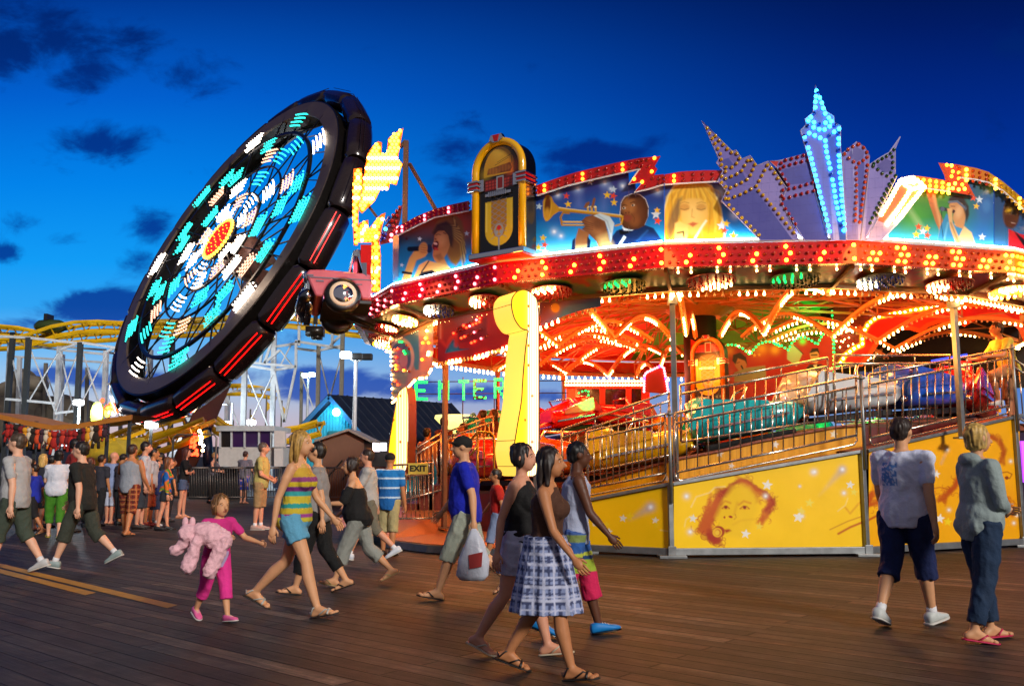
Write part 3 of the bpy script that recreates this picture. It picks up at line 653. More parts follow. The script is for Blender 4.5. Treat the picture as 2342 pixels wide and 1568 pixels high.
# --- the walking crowd, left to right
person('man in a pale grey t-shirt and olive shorts cut off by the left edge', 24, 1312, 985, 182, ('tee', '#a8a8a8', -.2), ('shorts', '#3a4438', .62), ('sneaker', '#b8b8b8', 1), ('short', '#4a3a2c'), 'fair', 'm', 1.15, WALK, SW2)
person('woman in white t-shirt and bright green capri trousers seen from behind', 122, 1228, 1026, 112, ('tee', '#c8ccd8', -.2), ('trousers', '#3c7a14', .76), ('flipflop', '#a8a01c'), ('bob', '#120c0a'), 'fair', 'f', 1.25, ((10, 8, 0), (-8, 6, 0)), FRONT)
person('striding man in dark t-shirt, long grey-olive shorts and pale grey sneakers', 182, 1298, 1000, 181, ('tee', '#1c1c18', -.22), ('shorts', '#34382e', .66), ('sneaker', '#8a9a98', 1), ('short', '#1c120c'), 'fair', 'm', 1.2, BIG, SW2, 6)
person('woman with long straight blond hair in a dark top, back to us', 86, 1212, 1036, 85, ('tee', '#1a1c28'), ('shorts', '#20242c', .5), ('flipflop', '#2a2018'), ('long', '#c8a058'), 'fair', 'f', 1., STAND, REST)
person('dark-haired person in navy half hidden behind the blond-haired woman', 60, 1209, 1046, 75, ('tee', '#16203c'), ('trousers', '#1c1c24', .9), ('shoe', '#1a1614'), ('short', '#140e0a'), 'tan', 'm', 1., STAND, REST)
person('tall man in a red t-shirt looking right above the left crowd', 156, 1217, 1001, 25, ('tee', '#7a1410'), ('shorts', '#2a2420', .6), ('shoe', '#1a1614'), ('short', '#120a08'), 'tan', 'm', 1.05, STAND, REST)
person('boy in a royal blue t-shirt and black shorts walking left', 72, 1223, 1058, 178, ('tee', '#1428a0', -.25), ('shorts', '#101014', .6), ('sandal', '#6a5a48'), ('short', '#24160e'), 'tan', 'm', 1., WALK2, SW)
person('woman with reddish brown hair dressed all in black behind the crowd', 196, 1204, 1044, 60, ('tank', '#0c0c0e'), ('trousers', '#0e0e12', .95), ('shoe', '#0c0c0c'), ('bob', '#5a2814'), 'tan', 'f', 1.05, STAND, REST)
person('bald man in pale blue t-shirt and white shorts, back turned', 250, 1198, 1031, 70, ('tee', '#8a98c0', -.22), ('shorts', '#b8bcd0', .58), ('flipflop', '#4a3020'), ('bald', ''), 'rosy', 'm', 1.3, STAND, REST, headyaw=-40)
person('broad man in grey sleeveless shirt and red plaid shorts, feet apart', 290, 1224, 1012, 78, ('tank', '#8c929c', -.2), ('shorts', plaid('#a86a3a', '#4a140e', '#7a2a18'), .6), ('flipflop', '#1a1210'), ('short', '#3a2418'), 'tan', 'm', 1.25, ((14, 6, 0), (-14, 6, 0)), ((40, 30, 125, 40), (8, 10, 30, 10)), spread=6)
person('dark-haired man in white t-shirt looking right beside the plaid shorts man', 320, 1209, 1008, 20, ('tee', '#b8bcc4'), ('shorts', '#30343c', .6), ('shoe', '#2a1c18'), ('short', '#1a0f0a'), 'rosy', 'm', 1.05, STAND, REST)
person('man with short black hair in white t-shirt, second behind the plaid shorts man', 340, 1203, 1023, 15, ('tee', '#a8acb4'), ('shorts', '#9a4a2c', .58), ('shoe', '#7a2018'), ('short', '#140c08'), 'tan', 'm', 1., STAND, REST)
person('man with a thin beard facing us in dark clothes deep in the crowd', 362, 1192, 1034, 215, ('tee', '#20242c'), ('trousers', '#20242c', .95), ('shoe', '#14100e'), ('short', '#140c08'), 'tan', 'm', 1., STAND, REST)
person('small boy with mop of dark hair in blue shirt and white sneakers', 350, 1202, 1050, 330, ('tee', '#18306a', -.2), ('shorts', '#2c3a5a', .58), ('sneaker', '#c8c8c8', 1), ('bob', '#120a08'), 'rosy', 'm', .9, STAND, REST, kid=False)
person('girl with long wavy brown hair in a tie-dye jacket and dark canvas shoes', 374, 1212, 1043, 18, ('long', tie(['#0a58a8', '#0a78c0', '#0a4890', '#c89a10', '#3a8a30', '#c86a20', '#0a60b0'], 6.), -.16), ('shorts', '#20242c', .28), ('shoe', '#141418'), ('wavy', '#6a3c1c'), 'rosy', 'f', .9, APART, REST)
person('woman with folded arms in black top and denim shorts by the barrier', 416, 1184, 1023, 12, ('tee', '#0c0a0c', -.1), ('shorts', '#4a5a7a', .27), ('flipflop', '#a8704a'), ('long', '#4a1c10'), 'rosy', 'f', .95, STAND, CROSS)
person('fair-haired woman in grey tank top and black trousers at the barrier', 485, 1150, 1033, 350, ('tank', '#5a5560', -.1), ('trousers', '#0c0c0e', .95), ('shoe', '#101010'), ('short', '#a87a48'), 'rosy', 'f', 1.1, STAND, FRONT)
person('balding man in grey t-shirt and blue floral shorts, back turned', 556, 1151, 1030, 72, ('tee', '#6a6470', -.16), ('shorts', floral('#2038a0', '#a87c8c'), .55), ('flipflop', '#3a2418'), ('short', '#3a1c14'), 'rosy', 'm', 1.2, STAND, ((10, 8, 60, 30), (10, 8, 60, 30)))
person('grey-haired man in pale yellow t-shirt and khaki shorts watching the ride', 592, 1211, 1010, 5, ('tee', '#b8a860', -.2), ('shorts', '#9a7c54', .56), ('sneaker', '#b89a90', 1), ('short', '#5a4a40'), 'rosy', 'm', 1.1, STAND, ((8, 8, 70, 45), (6, 8, 66, 45)))
tod = person('toddler in bright pink shirt and trousers hugging a pale pink toy', 488, 1420, 1132, 318, ('tee', lambda p: ('#b8a0c8' if (abs(p[1]) < .07 and .47 < p[2] < .6 and p[0] > 0) else '#c8287c'), -.35), ('trousers', '#e0308c', .72), ('sneaker', '#e06098'), ('bob', '#6a4824'), 'golden', 'm', 1.1, WALK, ((30, 30, 40, 0), (34, 14, 80, 40)), 4, kid=True)
person('blond woman in rainbow tie-dye tank top and light denim shorts walking right', 668, 1407, 972, 348, ('tank', bands([(1.32, '#c8a058'), (1.24, '#c09a30'), (1.2, '#8a3a70'), (1.15, '#c8b020'), (1.11, '#6a1c6a'), (1.07, '#309a98'), (1.0, '#c8b430'), (.96, '#20908a'), (.91, '#c0a828'), (.88, '#9a3a8a'), (0, '#c0b030')]), -.06), ('shorts', '#5a9ab8', .26), ('sandal', '#2a2420', '#a8a8a0'), ('long', '#a8803c'), 'golden', 'f', 1.05, BIG2, SW)
person('person in pale grey shirt and black capri trousers with black flip-flops walking left', 722, 1357, 1004, 183, ('tee', '#8a8480', -.16), ('trousers', '#0a0a0a', .82), ('flipflop', '#0a0a0a'), ('short', '#1c120c'), 'golden', 'f', 1.15, WALK, SW2)
person('man in white t-shirt, khaki shorts and bright white sneakers behind the black blouse', 840, 1282, 1018, 181, ('tee', '#a8a4a0', -.2), ('shorts', '#6a6454', .6), ('sneaker', '#c8ccd4', 1), ('short', '#2a1a10'), 'rosy', 'm', 1.1, BIG2, SW)
person('woman in black off-shoulder blouse and grey capri trousers walking left', 818, 1338, 1034, 184, ('off', '#0e0c0c', -.2), ('trousers', '#8a8c84', .74), ('flipflop', '#a89868'), ('bun', '#2a180e'), 'golden', 'f', 1.25, BIG, ((24, 16, 70, 20), (10, 14, 40, 10)), 10)
person('teen in bright blue striped t-shirt, khaki shorts and dark cap seen from behind', 887, 1271, 1032, 82, ('tee', bands([(1.30, '#1478c0'), (1.27, '#c8dcec'), (1.16, '#1474bc'), (1.135, '#c8dcec'), (1.02, '#146cb4'), (.995, '#c8dcec'), (.88, '#1060a8'), (.855, '#b8d0e4'), (0, '#1060a8')]), -.3), ('shorts', '#a89a6c', .62), ('shoe', '#141010'), ('cap', '#0c0a0a'), 'tan', 'm', 1.05, STAND, REST)
blue = person('man in royal blue t-shirt, pale khaki shorts and black flip-flops walking left', 1066, 1369, 984, 181, ('tee', '#0a1ca8', -.18), ('shorts', '#9aa090', .62), ('flipflop', '#0c0c0c'), ('cap', '#14120e'), 'golden', 'm', 1.2, BIG, SW2, 3)
person('child in a red t-shirt and pale jean shorts beside the glowing column', 1138, 1291, 1068, 182, ('tee', '#b01408', -.3), ('shorts', '#7a88a8', .62), ('sneaker', '#141414', 1), ('short', '#1c120c'), 'tan', 'm', 1.0, WALK, SW2)
person('woman with long dark hair in black vest and short white denim shorts', 1188, 1499, 1004, 338, ('tank', '#0c0a0a', -.02), ('shorts', '#b8bcd4', .30), ('flipflop', '#c0b49a'), ('bun', '#1c0f0a'), 'rosy', 'f', 1.05, WALK, SW)
person('woman in brown halter top and long blue plaid skirt with black sandals', 1250, 1546, 1012, 345, ('tank', '#4a2a18', .0), ('skirt', plaid('#b8bcd4', '#3c4468', '#8490b8', 30), .27), ('sandal', '#0c0c0c'), ('long', '#20120a'), 'tan', 'f', 1.05, WALK2, SW2)
person('boy in white vest, wildly striped board shorts and bright blue shoes', 1318, 1454, 1002, 2, ('tank', '#a8b0c8', -.2), ('shorts', bands([(.80, '#3a5a9a'), (.74, '#7a8a4c'), (.66, '#2a5aa0'), (.63, '#b8c040'), (.60, '#1a3a6a'), (.5, '#9ab030'), (.40, '#c81850'), (0, '#c81850')]), .72), ('shoe', '#0a78c0'), ('short', '#0c0806'), 'dark', 'm', .95, WALK, SW2)
person('man in white t-shirt with blue print on the back and navy shorts', 2082, 1430, 946, 42, ('tee', lambda p: '#5a88c8' if (p[0] < -.02 and -.02 < p[1] < .13 and 1.17 < p[2] < 1.37 and noise.noise(Vector((p[1] * 40, p[2] * 40, 3))) > -.1) else '#d4d8ec', -.2), ('shorts', '#0a1c4c', .64), ('sneaker', '#c0c4c0', 1), ('short', '#2a1a10'), 'golden', 'm', 1.15, WALK2, SW)
person('woman with blond bob in pale grey hoodie, jeans and pink flip-flops', 2258, 1465, 965, 8, ('hoodie', '#8c9a98', -.26), ('trousers', '#142c48', .93), ('flipflop', '#c01850'), ('bob', '#c09a50'), 'golden', 'f', 1.1, ((9, 4, 3), (-7, 10, -8)), ((10, 8, 78, 55), (8, 8, 74, 50)))
person('dark-haired man in pale yellow t-shirt leaning by the exit rail', 2318, 940, 718, 185, ('tee', '#b0a840', -.16), ('shorts', '#9a6a44', .6), ('sneaker', '#c8c8c8'), ('short', '#100a08'), 'tan', 'm', 1.05, ((72, 85, 0), (4, 6, 0)), ((34, 10, 55, 20), (34, 10, 55, 20)), 16, z0=2.06, Y=15.9, h=1.86)
for lab, px, yt, Y, face, c, hr_, sx_ in (('bare-backed man lit orange climbing the boarding steps', 975, 977, 19.0, 60, None, ('short', '#140a06'), 'm'), ('man in rust t-shirt higher on the boarding steps', 1014, 952, 19.3, 50, '#6a3018', ('short', '#140a06'), 'm'), ('person in dark shirt by the thin brown post', 1062, 966, 19.6, 190, '#3a1c14', ('short', '#140a06'), 'm'), ('girl with pulled-back hair waiting at the top of the steps', 1106, 936, 20.2, 185, '#6a3428', ('bun', '#2a140a'), 'f'), ('second girl at the top of the steps by the column', 1132, 934, 20.3, 200, '#5a2418', ('long', '#2a140a'), 'f')):
    zt = at(px, yt, Y).z; person(lab, px, yt, yt, face, ('tee', c) if c else None, ('shorts', '#3a3430', .6), ('shoe', '#1a1412'), hr_, 'tan', sx_, 1., STAND, REST, z0=zt - 1.68, Y=Y, h=1.68)
for px, py, yt, fc, c, hc, lab in ((108, 1206, 1040, 80, '#14141a', '#1c100a', 'dark-haired person in black just left of the red t-shirt man'), (222, 1203, 1038, 70, '#2a2a34', '#2a180e', 'person in charcoal between the woman in black and the bald man'), (272, 1200, 1036, 60, '#3a3038', '#1c100a', 'person in plum brown peering past the bald man'), (385, 1193, 1046, 40, '#1a2430', '#3a1c10', 'person in dark slate behind the tie-dye girl')):
    person(lab, px, py, yt, fc, ('tee', c), ('trousers', '#16161a', .9), ('shoe', '#14100e'), ('short', hc), 'tan', 'm', 1., STAND, REST)
# --- things carried
rt, AR, J, H = blue; p = WM[rt] @ (AR[0][2] + AR[0][3] * .06); bag = thing('shopping_bag', 'white plastic carrier bag hanging from the hand of the blue t-shirt man', 'bag', p - Z * .5); mb = MB()
pts = []; 
for t, w_, dd_ in ((0, .03, .02), (.25, .09, .05), (.6, .15, .08), (.9, .16, .09), (1, .12, .06)): pts.append([p + Vector((w_ * math.cos(a) * (1 + .12 * math.sin(3 * a + 5 * t)), dd_ * math.sin(a) * (1 + .15 * math.sin(5 * a)), -.02 - .5 * t)) for a in [2 * PI * k / 18 for k in range(18)]])
mb.loft(pts); obj('bag_body', mb, mat('plastic_white', '#c8ccd8', .35, nz=.1, bump=.4, bs=25), bag, True); mb = MB(); mb.prism([p + Vector((-.05, -.085, -.27)), p + Vector((.09, -.09, -.24)), p + Vector((.08, -.098, -.38)), p + Vector((-.04, -.098, -.4))], (0, .01, 0)); obj('print', mb, mat('bag_print', '#a02c28', .5), bag)
rt, AR, J, H = tod; p = WM[rt] @ (AR[1][2] + AR[1][3] * .05); tv = (WM[rt].to_3x3() @ Vector((1, 0, 0))); sv = WM[rt].to_3x3() @ Vector((0, -1, 0)); ty = thing('plush_toy', 'pale pink plush toy carried under the arm of the pink toddler', 'plush toy', p - Z * .2)
pk = mat('plush_pink', '#e8b4bc', .95, nz=.2, ns=25, bump=.4, bs=90); c = p + Vector((-.13, -.03, .02)); PB = MB(); PB.ell(c, (.19, .11, .1), Matrix.Rotation(R_(24), 3, 'Y'), 16, 10); hd_ = c + Vector((-.2, -.02, .02)); PB.ell(hd_, .085, None, 14, 10); caps(PB, c + Vector((-.1, -.06, -.03)), c + Vector((-.16, -.1, -.25)), .05, .06); caps(PB, c + Vector((.12, -.05, -.05)), c + Vector((.02, -.09, -.29)), .055, .06); caps(PB, c + Vector((-.16, 0, .0)), c + Vector((-.3, -.03, -.12)), .045, .05)
vv, nn, ff = solid(PB, .011, 2, .5)
for i in range(len(vv)): q = Vector(vv[i]); vv[i] = vv[i] + nn[i] * (.014 * noise.noise(q * 34) + .012 * noise.noise(q * 15))
mb = MB(); mb.v = [tuple(q) for q in vv]; mb.f = ff; mb.m = [0] * len(ff); obj('body', mb, pk, ty, True)
for o in (-1, 1):
    mb = MB(); mb.ell(hd_ + Vector((.03 * o, 0, .09)), (.028, .022, .05), None, 8, 6); obj('ear', mb, pk, ty, True)

# ---------------------------------------------------------------- the covered music ride (18 sided)
RC = Vector((4.32, 20.3, 0)); A0 = -85.5
def pol(R, ang, z): return Vector((RC.x + R * math.cos(R_(ang)), RC.y + R * math.sin(R_(ang)), z))
def V(k): return A0 - 20 * k
def hit(R, lift=0.0):
    ap = R * math.cos(R_(10)) + lift
    def h(px, py):
        r = ray(px, py); best = None
        for k in range(-6, 9):
            a = R_(V(k) - 10); n = Vector((math.cos(a), math.sin(a), 0)); dn = r.dot(n)
            if dn >= -1e-4: continue
            t = ((RC + n * ap) - CAM).dot(n) / dn
            p = CAM + r * t; s = (p - RC - n * ap).dot(Vector((-n.y, n.x, 0)))
            q = abs(s) - ap * math.tan(R_(10))
            if best is None or q < best[0]: best = (q, p)
        return best[1]
    return h
ride = thing('music_ride', 'large round covered fairground ride with red bulb-studded canopy and painted yellow ramp wall', 'fairground ride', (RC.x, RC.y, 0))
RB = Bulbs(ride, 100)
ZB0, ZB1 = 4.2, 4.555
white = mat('white_paint', '#d8d4cc', .4)
tube_mat = mat('fluorescent_tube', '#ffffff', .4, emit='#e8f4ff', es=26.)
tube_cool = mat('fluorescent_tube_cool', '#ffffff', .4, emit='#c8f0ff', es=26.)
bandcol = {-3: '#c86008', -2: '#d07008', -1: '#c84008', 0: '#c41406', 1: '#c00a06', 2: '#b8081c', 3: '#b00828', 4: '#0a1a48', 5: '#0a1a48'}
for k in range(-4, 14):
    a, b_ = V(k), V(k + 1); m = a - 10; n = Vector((math.cos(R_(m)), math.sin(R_(m)), 0))
    mb = MB(); o1, o2 = pol(7.85, a, 0), pol(7.85, b_, 0); i1, i2 = pol(7.72, a, 0), pol(7.72, b_, 0)
    up = lambda p, z: Vector((p.x, p.y, z))
    mb.add([up(o1, ZB0), up(o2, ZB0), up(o2, ZB1 - .02), up(o1, ZB1 - .02), up(i1, ZB0), up(i2, ZB0), up(i2, ZB1 - .02), up(i1, ZB1 - .02)], [(0, 1, 2, 3), (7, 6, 5, 4), (3, 2, 6, 7), (4, 5, 1, 0), (0, 3, 7, 4), (1, 5, 6, 2)])
    obj('fascia_band', mb, mat('band_%d' % k, bandcol.get(k, '#b01010'), .22, coat=.5, nz=.08, ns=4), ride)
    # white lip and the tube light behind it that washes the painted boards
    mb = MB(); mb.bar(up(pol(7.86, a, 0), ZB1), up(pol(7.86, b_, 0), ZB1), .03, .035); obj('fascia_lip', mb, white, ride)
    if -3 <= k <= 4:
        e1, e2 = pol(7.83, a, 0), pol(7.83, b_, 0); mb = MB(); mb.bar(up(e1, ZB1 + .035).lerp(up(e2, ZB1 + .035), .01), up(e2, ZB1 + .035).lerp(up(e1, ZB1 + .035), .01), .03, .03)
        obj('tube_light', mb, tube_mat if k < 1 else tube_cool, ride)
    # soffit
    s1, s2 = pol(7.0, a, 4.05), pol(7.0, b_, 4.05); q1, q2 = up(pol(7.71, a, 0), ZB0 + .01), up(pol(7.71, b_, 0), ZB0 + .01)
    mb = MB(); NN = 30; MM = 12
    cols = {'r': hexc('#8a1c10'), 'g': hexc('#4a6a34'), 't': hexc('#3a5a54'), 'o': hexc('#a8541a')}
    for i in range(NN + 1):
        for j in range(MM + 1):
            p = q1.lerp(q2, i / NN).lerp(s1.lerp(s2, i / NN), j / MM); mb.v.append(tuple(p))
            f = i / NN * 2 % 1 - .5; g = j / MM - .5
            sw = math.sin(f * 9 + g * 5 + k); c = cols['r'] if sw > .25 else cols['g'] if sw > -.5 else cols['o' if k < 0 else 't']
            mb.c.append(c)
    mb.f = [(i * (MM + 1) + j, i * (MM + 1) + j + 1, (i + 1) * (MM + 1) + j + 1, (i + 1) * (MM + 1) + j) for i in range(NN) for j in range(MM)]; mb.m = [0] * len(mb.f)
    obj('soffit_board', mb, FLAT_PAINT, ride, cols=True)
    mb = MB(); mb.bar(s1 + Vector((0, 0, .0)), s2, .07, .1); obj('ring_beam', mb, mat('brown_beam', '#7a5232', .5, .2, nz=.2), ride)
    if -4 <= k <= 5:
        mb = MB(); mb.bar(pol(7.7, a, 4.18), pol(7.0, a, 4.02), .05, .05); obj('soffit_rib', mb, mat('brown_beam'), ride)
        dc = {-4: 'wr', -3: 'wr', -2: 'rw', -1: 'rb', 0: 'gr', 1: 'gr', 2: 'rb', 3: 'wr', 4: 'rw', 5: 'wr'}[k]
        for t, kind in zip((.27, .75), dc):
            c = pol(7.37, a, 0).lerp(pol(7.37, b_, 0), t); c.z = 4.09; tdir = (pol(7, b_, 0) - pol(7, a, 0)).normalized()
            nn = (q1 - s1).normalized(); 
            base = {'r': '#a81810', 'g': '#46601c', 'b': '#4a4a34', 'w': '#b8781c'}[kind]
            mb = MB(); mb.prism([c + tdir * .37 * math.cos(x) + nn * .27 * math.sin(x) for x in [2 * PI * i / 28 for i in range(28)]], (0, 0, -.015)); d = obj('lamp_disc', mb, mat('disc_' + kind, base, .3, nz=.15), ride)
            d['label'] = 'round cluster disc of hanging bulbs under the canopy edge'
            ph = random.random() * 6
            for rr, cnt in ((.93, 17), (.68, 12), (.42, 7), (.12, 2)):
                for i in range(cnt):
                    x = 2 * PI * (i + .3 * rr) / cnt; p = c + tdir * .35 * rr * math.cos(x) + nn * .25 * rr * math.sin(x) - Vector((0, 0, .015))
                    lit = (math.sin(x * 1 + ph) > .62)
                    kd = ({'r': 'warm', 'g': 'green', 'b': 'white', 'w': 'warm'}[kind] if lit else {'r': 'dred', 'g': 'dgreen', 'b': 'dblue', 'w': 'amber'}[kind])
                    if kind == 'w' and random.random() < .45: kd = 'warm'
                    RB.add(p, kd, .019, True)
    # strings of white bulbs round the inside edge
    if -4 <= k <= 13:
        step = .125 if k < 6 else .2
        for i, p in enumerate(along([pol(6.96, a, 3.985), pol(6.96, b_, 3.985)], step)):
            lit = (i // 4) % 2 == 0 or k < -1 or k > 5
            RB.add(p, 'warm' if lit else 'dclear', .021 if k < 6 else .034, True)
        if k < 1:
            for i, p in enumerate(along([pol(7.62, a, 4.2), pol(7.62, b_, 4.2)], .19)):
                if i % 3 < 2: RB.add(p, 'warm', .016, True)
    # bulbs on the fascia band: three staggered rows, every third pair lit
    if -3 <= k <= 5:
        lit, dark = {-3: ('yellow', 'amber'), -2: ('yellow', 'amber'), -1: ('yellow', 'dorange'), 0: ('yellow', 'dred'), 1: ('yellow', 'dred'), 2: ('rose', 'dred'), 3: ('rose', 'dred'), 4: ('cyan', 'dblue'), 5: ('cyan', 'dblue')}[k]
        w_ = (o2 - o1).length; nx = int(w_ / .115)
        for r in range(3):
            for i in range(nx):
                f = (i + (.5 if r == 1 else 0) + .35) / nx
                if f > .99: continue
                p = o1.lerp(o2, f) + n * .012; p.z = ZB0 + .065 + r * .1
                on = (i + (1 if r == 1 else 0)) % 4 in ((0,) if k >= 0 else (0, 1)) and not (r == 2 and i % 8 > 3)
                lt, dk_ = (('cyan', 'dblue') if k == 3 and f > .55 else (lit, dark))
                RB.add(p, lt if on else dk_, .029 if on else .026)
# conical roof canvas seen from below, its trusses
canvas = mat('canopy_canvas', '#d8842c', .7, nz=.3, ns=1.2); canvas_g = mat('canopy_canvas_green_lit', '#3fa02c', .7, nz=.4, ns=1.5); canvas_r = mat('canopy_canvas_red_lit', '#e0301a', .7, nz=.3, ns=1.2)  # green and red bulb light is put into the colour of two canvases
for k in range(18):
    a, b_ = V(k), V(k + 1); mb = MB(); mb.add([pol(7.7, a, 4.6), pol(7.7, b_, 4.6), pol(.6, b_, 5.9), pol(.6, a, 5.9)], [(0, 1, 2, 3)])
    am = (a - 10) % 360
    obj('roof_canvas', mb, canvas_g if (20 < am < 85 or am > 335) else canvas_r if 85 <= am < 140 else canvas, ride)
truss_m = mat('truss_brown', '#b06c30', .5, .3, nz=.25)
arch_m = mat('arch_orange', '#d88438', .45, .1, nz=.15)
for k in range(18):
    a = V(k); mb = MB()
    up = [pol(7.0, a, 4.42), pol(5.4, a, 4.78), pol(3.8, a, 5.1), pol(2.2, a, 5.42), pol(.7, a, 5.7)]
    lo = [pol(7.0, a, 4.08), pol(5.4, a, 4.32), pol(3.8, a, 4.5), pol(2.2, a, 4.7), pol(.7, a, 4.9)]
    for s in (up, lo):
        for p, q in zip(s, s[1:]): mb.bar(p, q, .05)
    for i in range(4): mb.bar(lo[i], up[i + 1], .028); mb.bar(up[i], lo[i], .028); mb.bar(up[i], lo[i + 1], .028)
    b2 = V(k + 1)
    for R, z in ((5.4, 4.32), (3.8, 4.5), (5.4, 4.76), (2.2, 4.7)): mb.bar(pol(R, a, z), pol(R, b2, z), .035)
    mb.bar(pol(7.0, a, 4.4), pol(5.4, b2, 4.76), .02); mb.bar(pol(5.4, a, 4.32), pol(3.8, b2, 4.5), .02)
    obj('roof_truss', mb, truss_m, ride)
    # hanging scalloped light arch: two bows meeting at a cusp
    pts = []
    for i in range(13):
        t = i / 12; pts.append(pol(6.9 - 2.8 * t, a, 3.98 - .22 * t + .42 * math.sin(PI * t)))
    for i in range(1, 13):
        t = i / 12; pts.append(pol(4.1 - 2.6 * t, a, 3.76 + .3 * t + .46 * math.sin(PI * t)))
    mb = MB()
    for p, q in zip(pts, pts[1:]): mb.bar(p, q, .1, .06)
    obj('light_arch', mb, arch_m, ride)
    ph = random.randrange(5)
    for i, p in enumerate(along([q + Vector((0, 0, -.03)) for q in pts], .1)):
        lit = ((i + ph * 3) // 6) % 2 == 0
        RB.add(p, 'warm' if lit else 'dclear', .02, True)
# centre pole and drum
mb = MB(); mb.tube([(RC.x, RC.y, .9), (RC.x, RC.y, 5.8)], .38, 16); obj('centre_pole', mb, mat('pole_dark', '#1a0d06', .5, nz=.2), ride, True)
mb = MB(); mb.lathe([(.5, 4.7), (1.0, 5.0), (1.0, 5.4), (.4, 5.6)], (RC.x, RC.y, 0), Z, 18); obj('centre_hub', mb, truss_m, ride)
# posts
for k in [q for q in range(-3, 15) if q != 0]:
    p = pol(6.74, V(k), 0); mb = MB(); zb = {1: 1.05, -1: 1.75, -2: 1.95}[k] if k in (1, -1, -2) else .2 if k in (2, 3, 4) else 1.0
    mb.bar(p + Vector((0, 0, zb)), p + Vector((0, 0, 4.02)), .078, .078, Vector((math.cos(R_(V(k))), math.sin(R_(V(k))), 0)))
    mb.box(p + Vector((0, 0, zb + .02)), (.2, .2, .03)); mb.box(p + Vector((0, 0, 3.9)), (.14, .14, .12))
    obj('post', mb, STEEL if k in (0, 1, 2, -1) else mat('brown_post', '#7a4a2a', .4, .4, nz=.2), ride)
# undulating track deck
TR = [(-180, .95), (-150, .85), (-125, .95), (-112, 1.12), (-95, 1.6), (-75, 2.0), (-50, 2.15), (-20, 1.8), (0, 1.5), (60, 1.55), (112, 2.25), (150, 1.7), (180, .95)]
def ztrack(a):
    a = (a + 180) % 360 - 180
    for (x0, z0), (x1, z1) in zip(TR, TR[1:]):
        if x0 <= a <= x1: t = (a - x0) / (x1 - x0); t = t * t * (3 - 2 * t); return z0 + (z1 - z0) * t
    return TR[0][1]
mb = MB(); NA = 120
for i in range(NA):
    a = 360 * i / NA; z = ztrack(a)
    mb.v += [tuple(pol(4.3, a, z)), tuple(pol(6.02, a, z)), tuple(pol(6.02, a, max(.05, z - .25))), tuple(pol(4.3, a, max(.05, z - .25)))]
    j = (i + 1) % NA
    for e in range(4): f = (e + 1) % 4; mb.f.append((4 * i + e, 4 * i + f, 4 * j + f, 4 * j + e)); mb.m.append(0)
mb.c = [(1, 1, 1)] * len(mb.v); obj('track_deck', mb, mat('deck_plate', '#5a3a2c', .5, .3, nz=.3, ns=5), ride)
mb = MB()
for i in range(NA):
    a = 360 * i / NA; a2 = 360 * (i + 1) / NA
    mb.add([pol(6.03, a, .06), pol(6.03, a2, .06), pol(6.03, a2, ztrack(a2) - .05), pol(6.03, a, ztrack(a) - .05)], [(0, 1, 2, 3)])
obj('track_skirt', mb, mat('skirt_red', '#5a0c06', .5, nz=.2), ride)
mb = MB()
for i in range(NA):
    a = 360 * i / NA; a2 = 360 * (i + 1) / NA; mb.add([pol(4.2, a, .06), pol(4.2, a2, .06), pol(4.2, a2, ztrack(a2) - .05), pol(4.2, a, ztrack(a) - .05)], [(0, 1, 2, 3)])
obj('inner_skirt', mb, mat('skirt_red'), ride)
# ---------------------------------------------------------------- painted art boards (flat paintings on the canopy parapet)
A = crop(2000, 400, 2.24); B = crop(2840, 300, 2.24); C = crop(1250, 400, 2.24)
art = hit(7.75)
def seg_bottom(px):  # board foot line
    lo, hi = 400, 800
    for _ in range(30):
        m = (lo + hi) / 2
        if art(px, m).z > ZB1: lo = m
        else: hi = m
    return lo
bots = {x: seg_bottom(x) for x in range(840, 2400, 12)}
bx = sorted(bots); botf = lambda x: float(np.interp(x, bx, [bots[q] for q in bx]))
def pt_seq(tf, pts): return [tf(*p) for p in pts]
low_white = pt_seq(C, [(400, 1180), (520, 1080), (560, 1060), (700, 1000), (850, 930), (1000, 900), (1140, 872)])[0:] + pt_seq(A, [(20, 750), (300, 660), (600, 590), (890, 525)])
topL = interp(low_white)
def stars(p, l):
    for x, y, r, c, ro in l: p.star(x, y, r, c, ro)
W_, O_, Y_ = '#c8dcec', '#e8481c', '#f0c020'
SK = '#a86a34'; SKL = '#d8a468'; SKD = '#5a2c10'
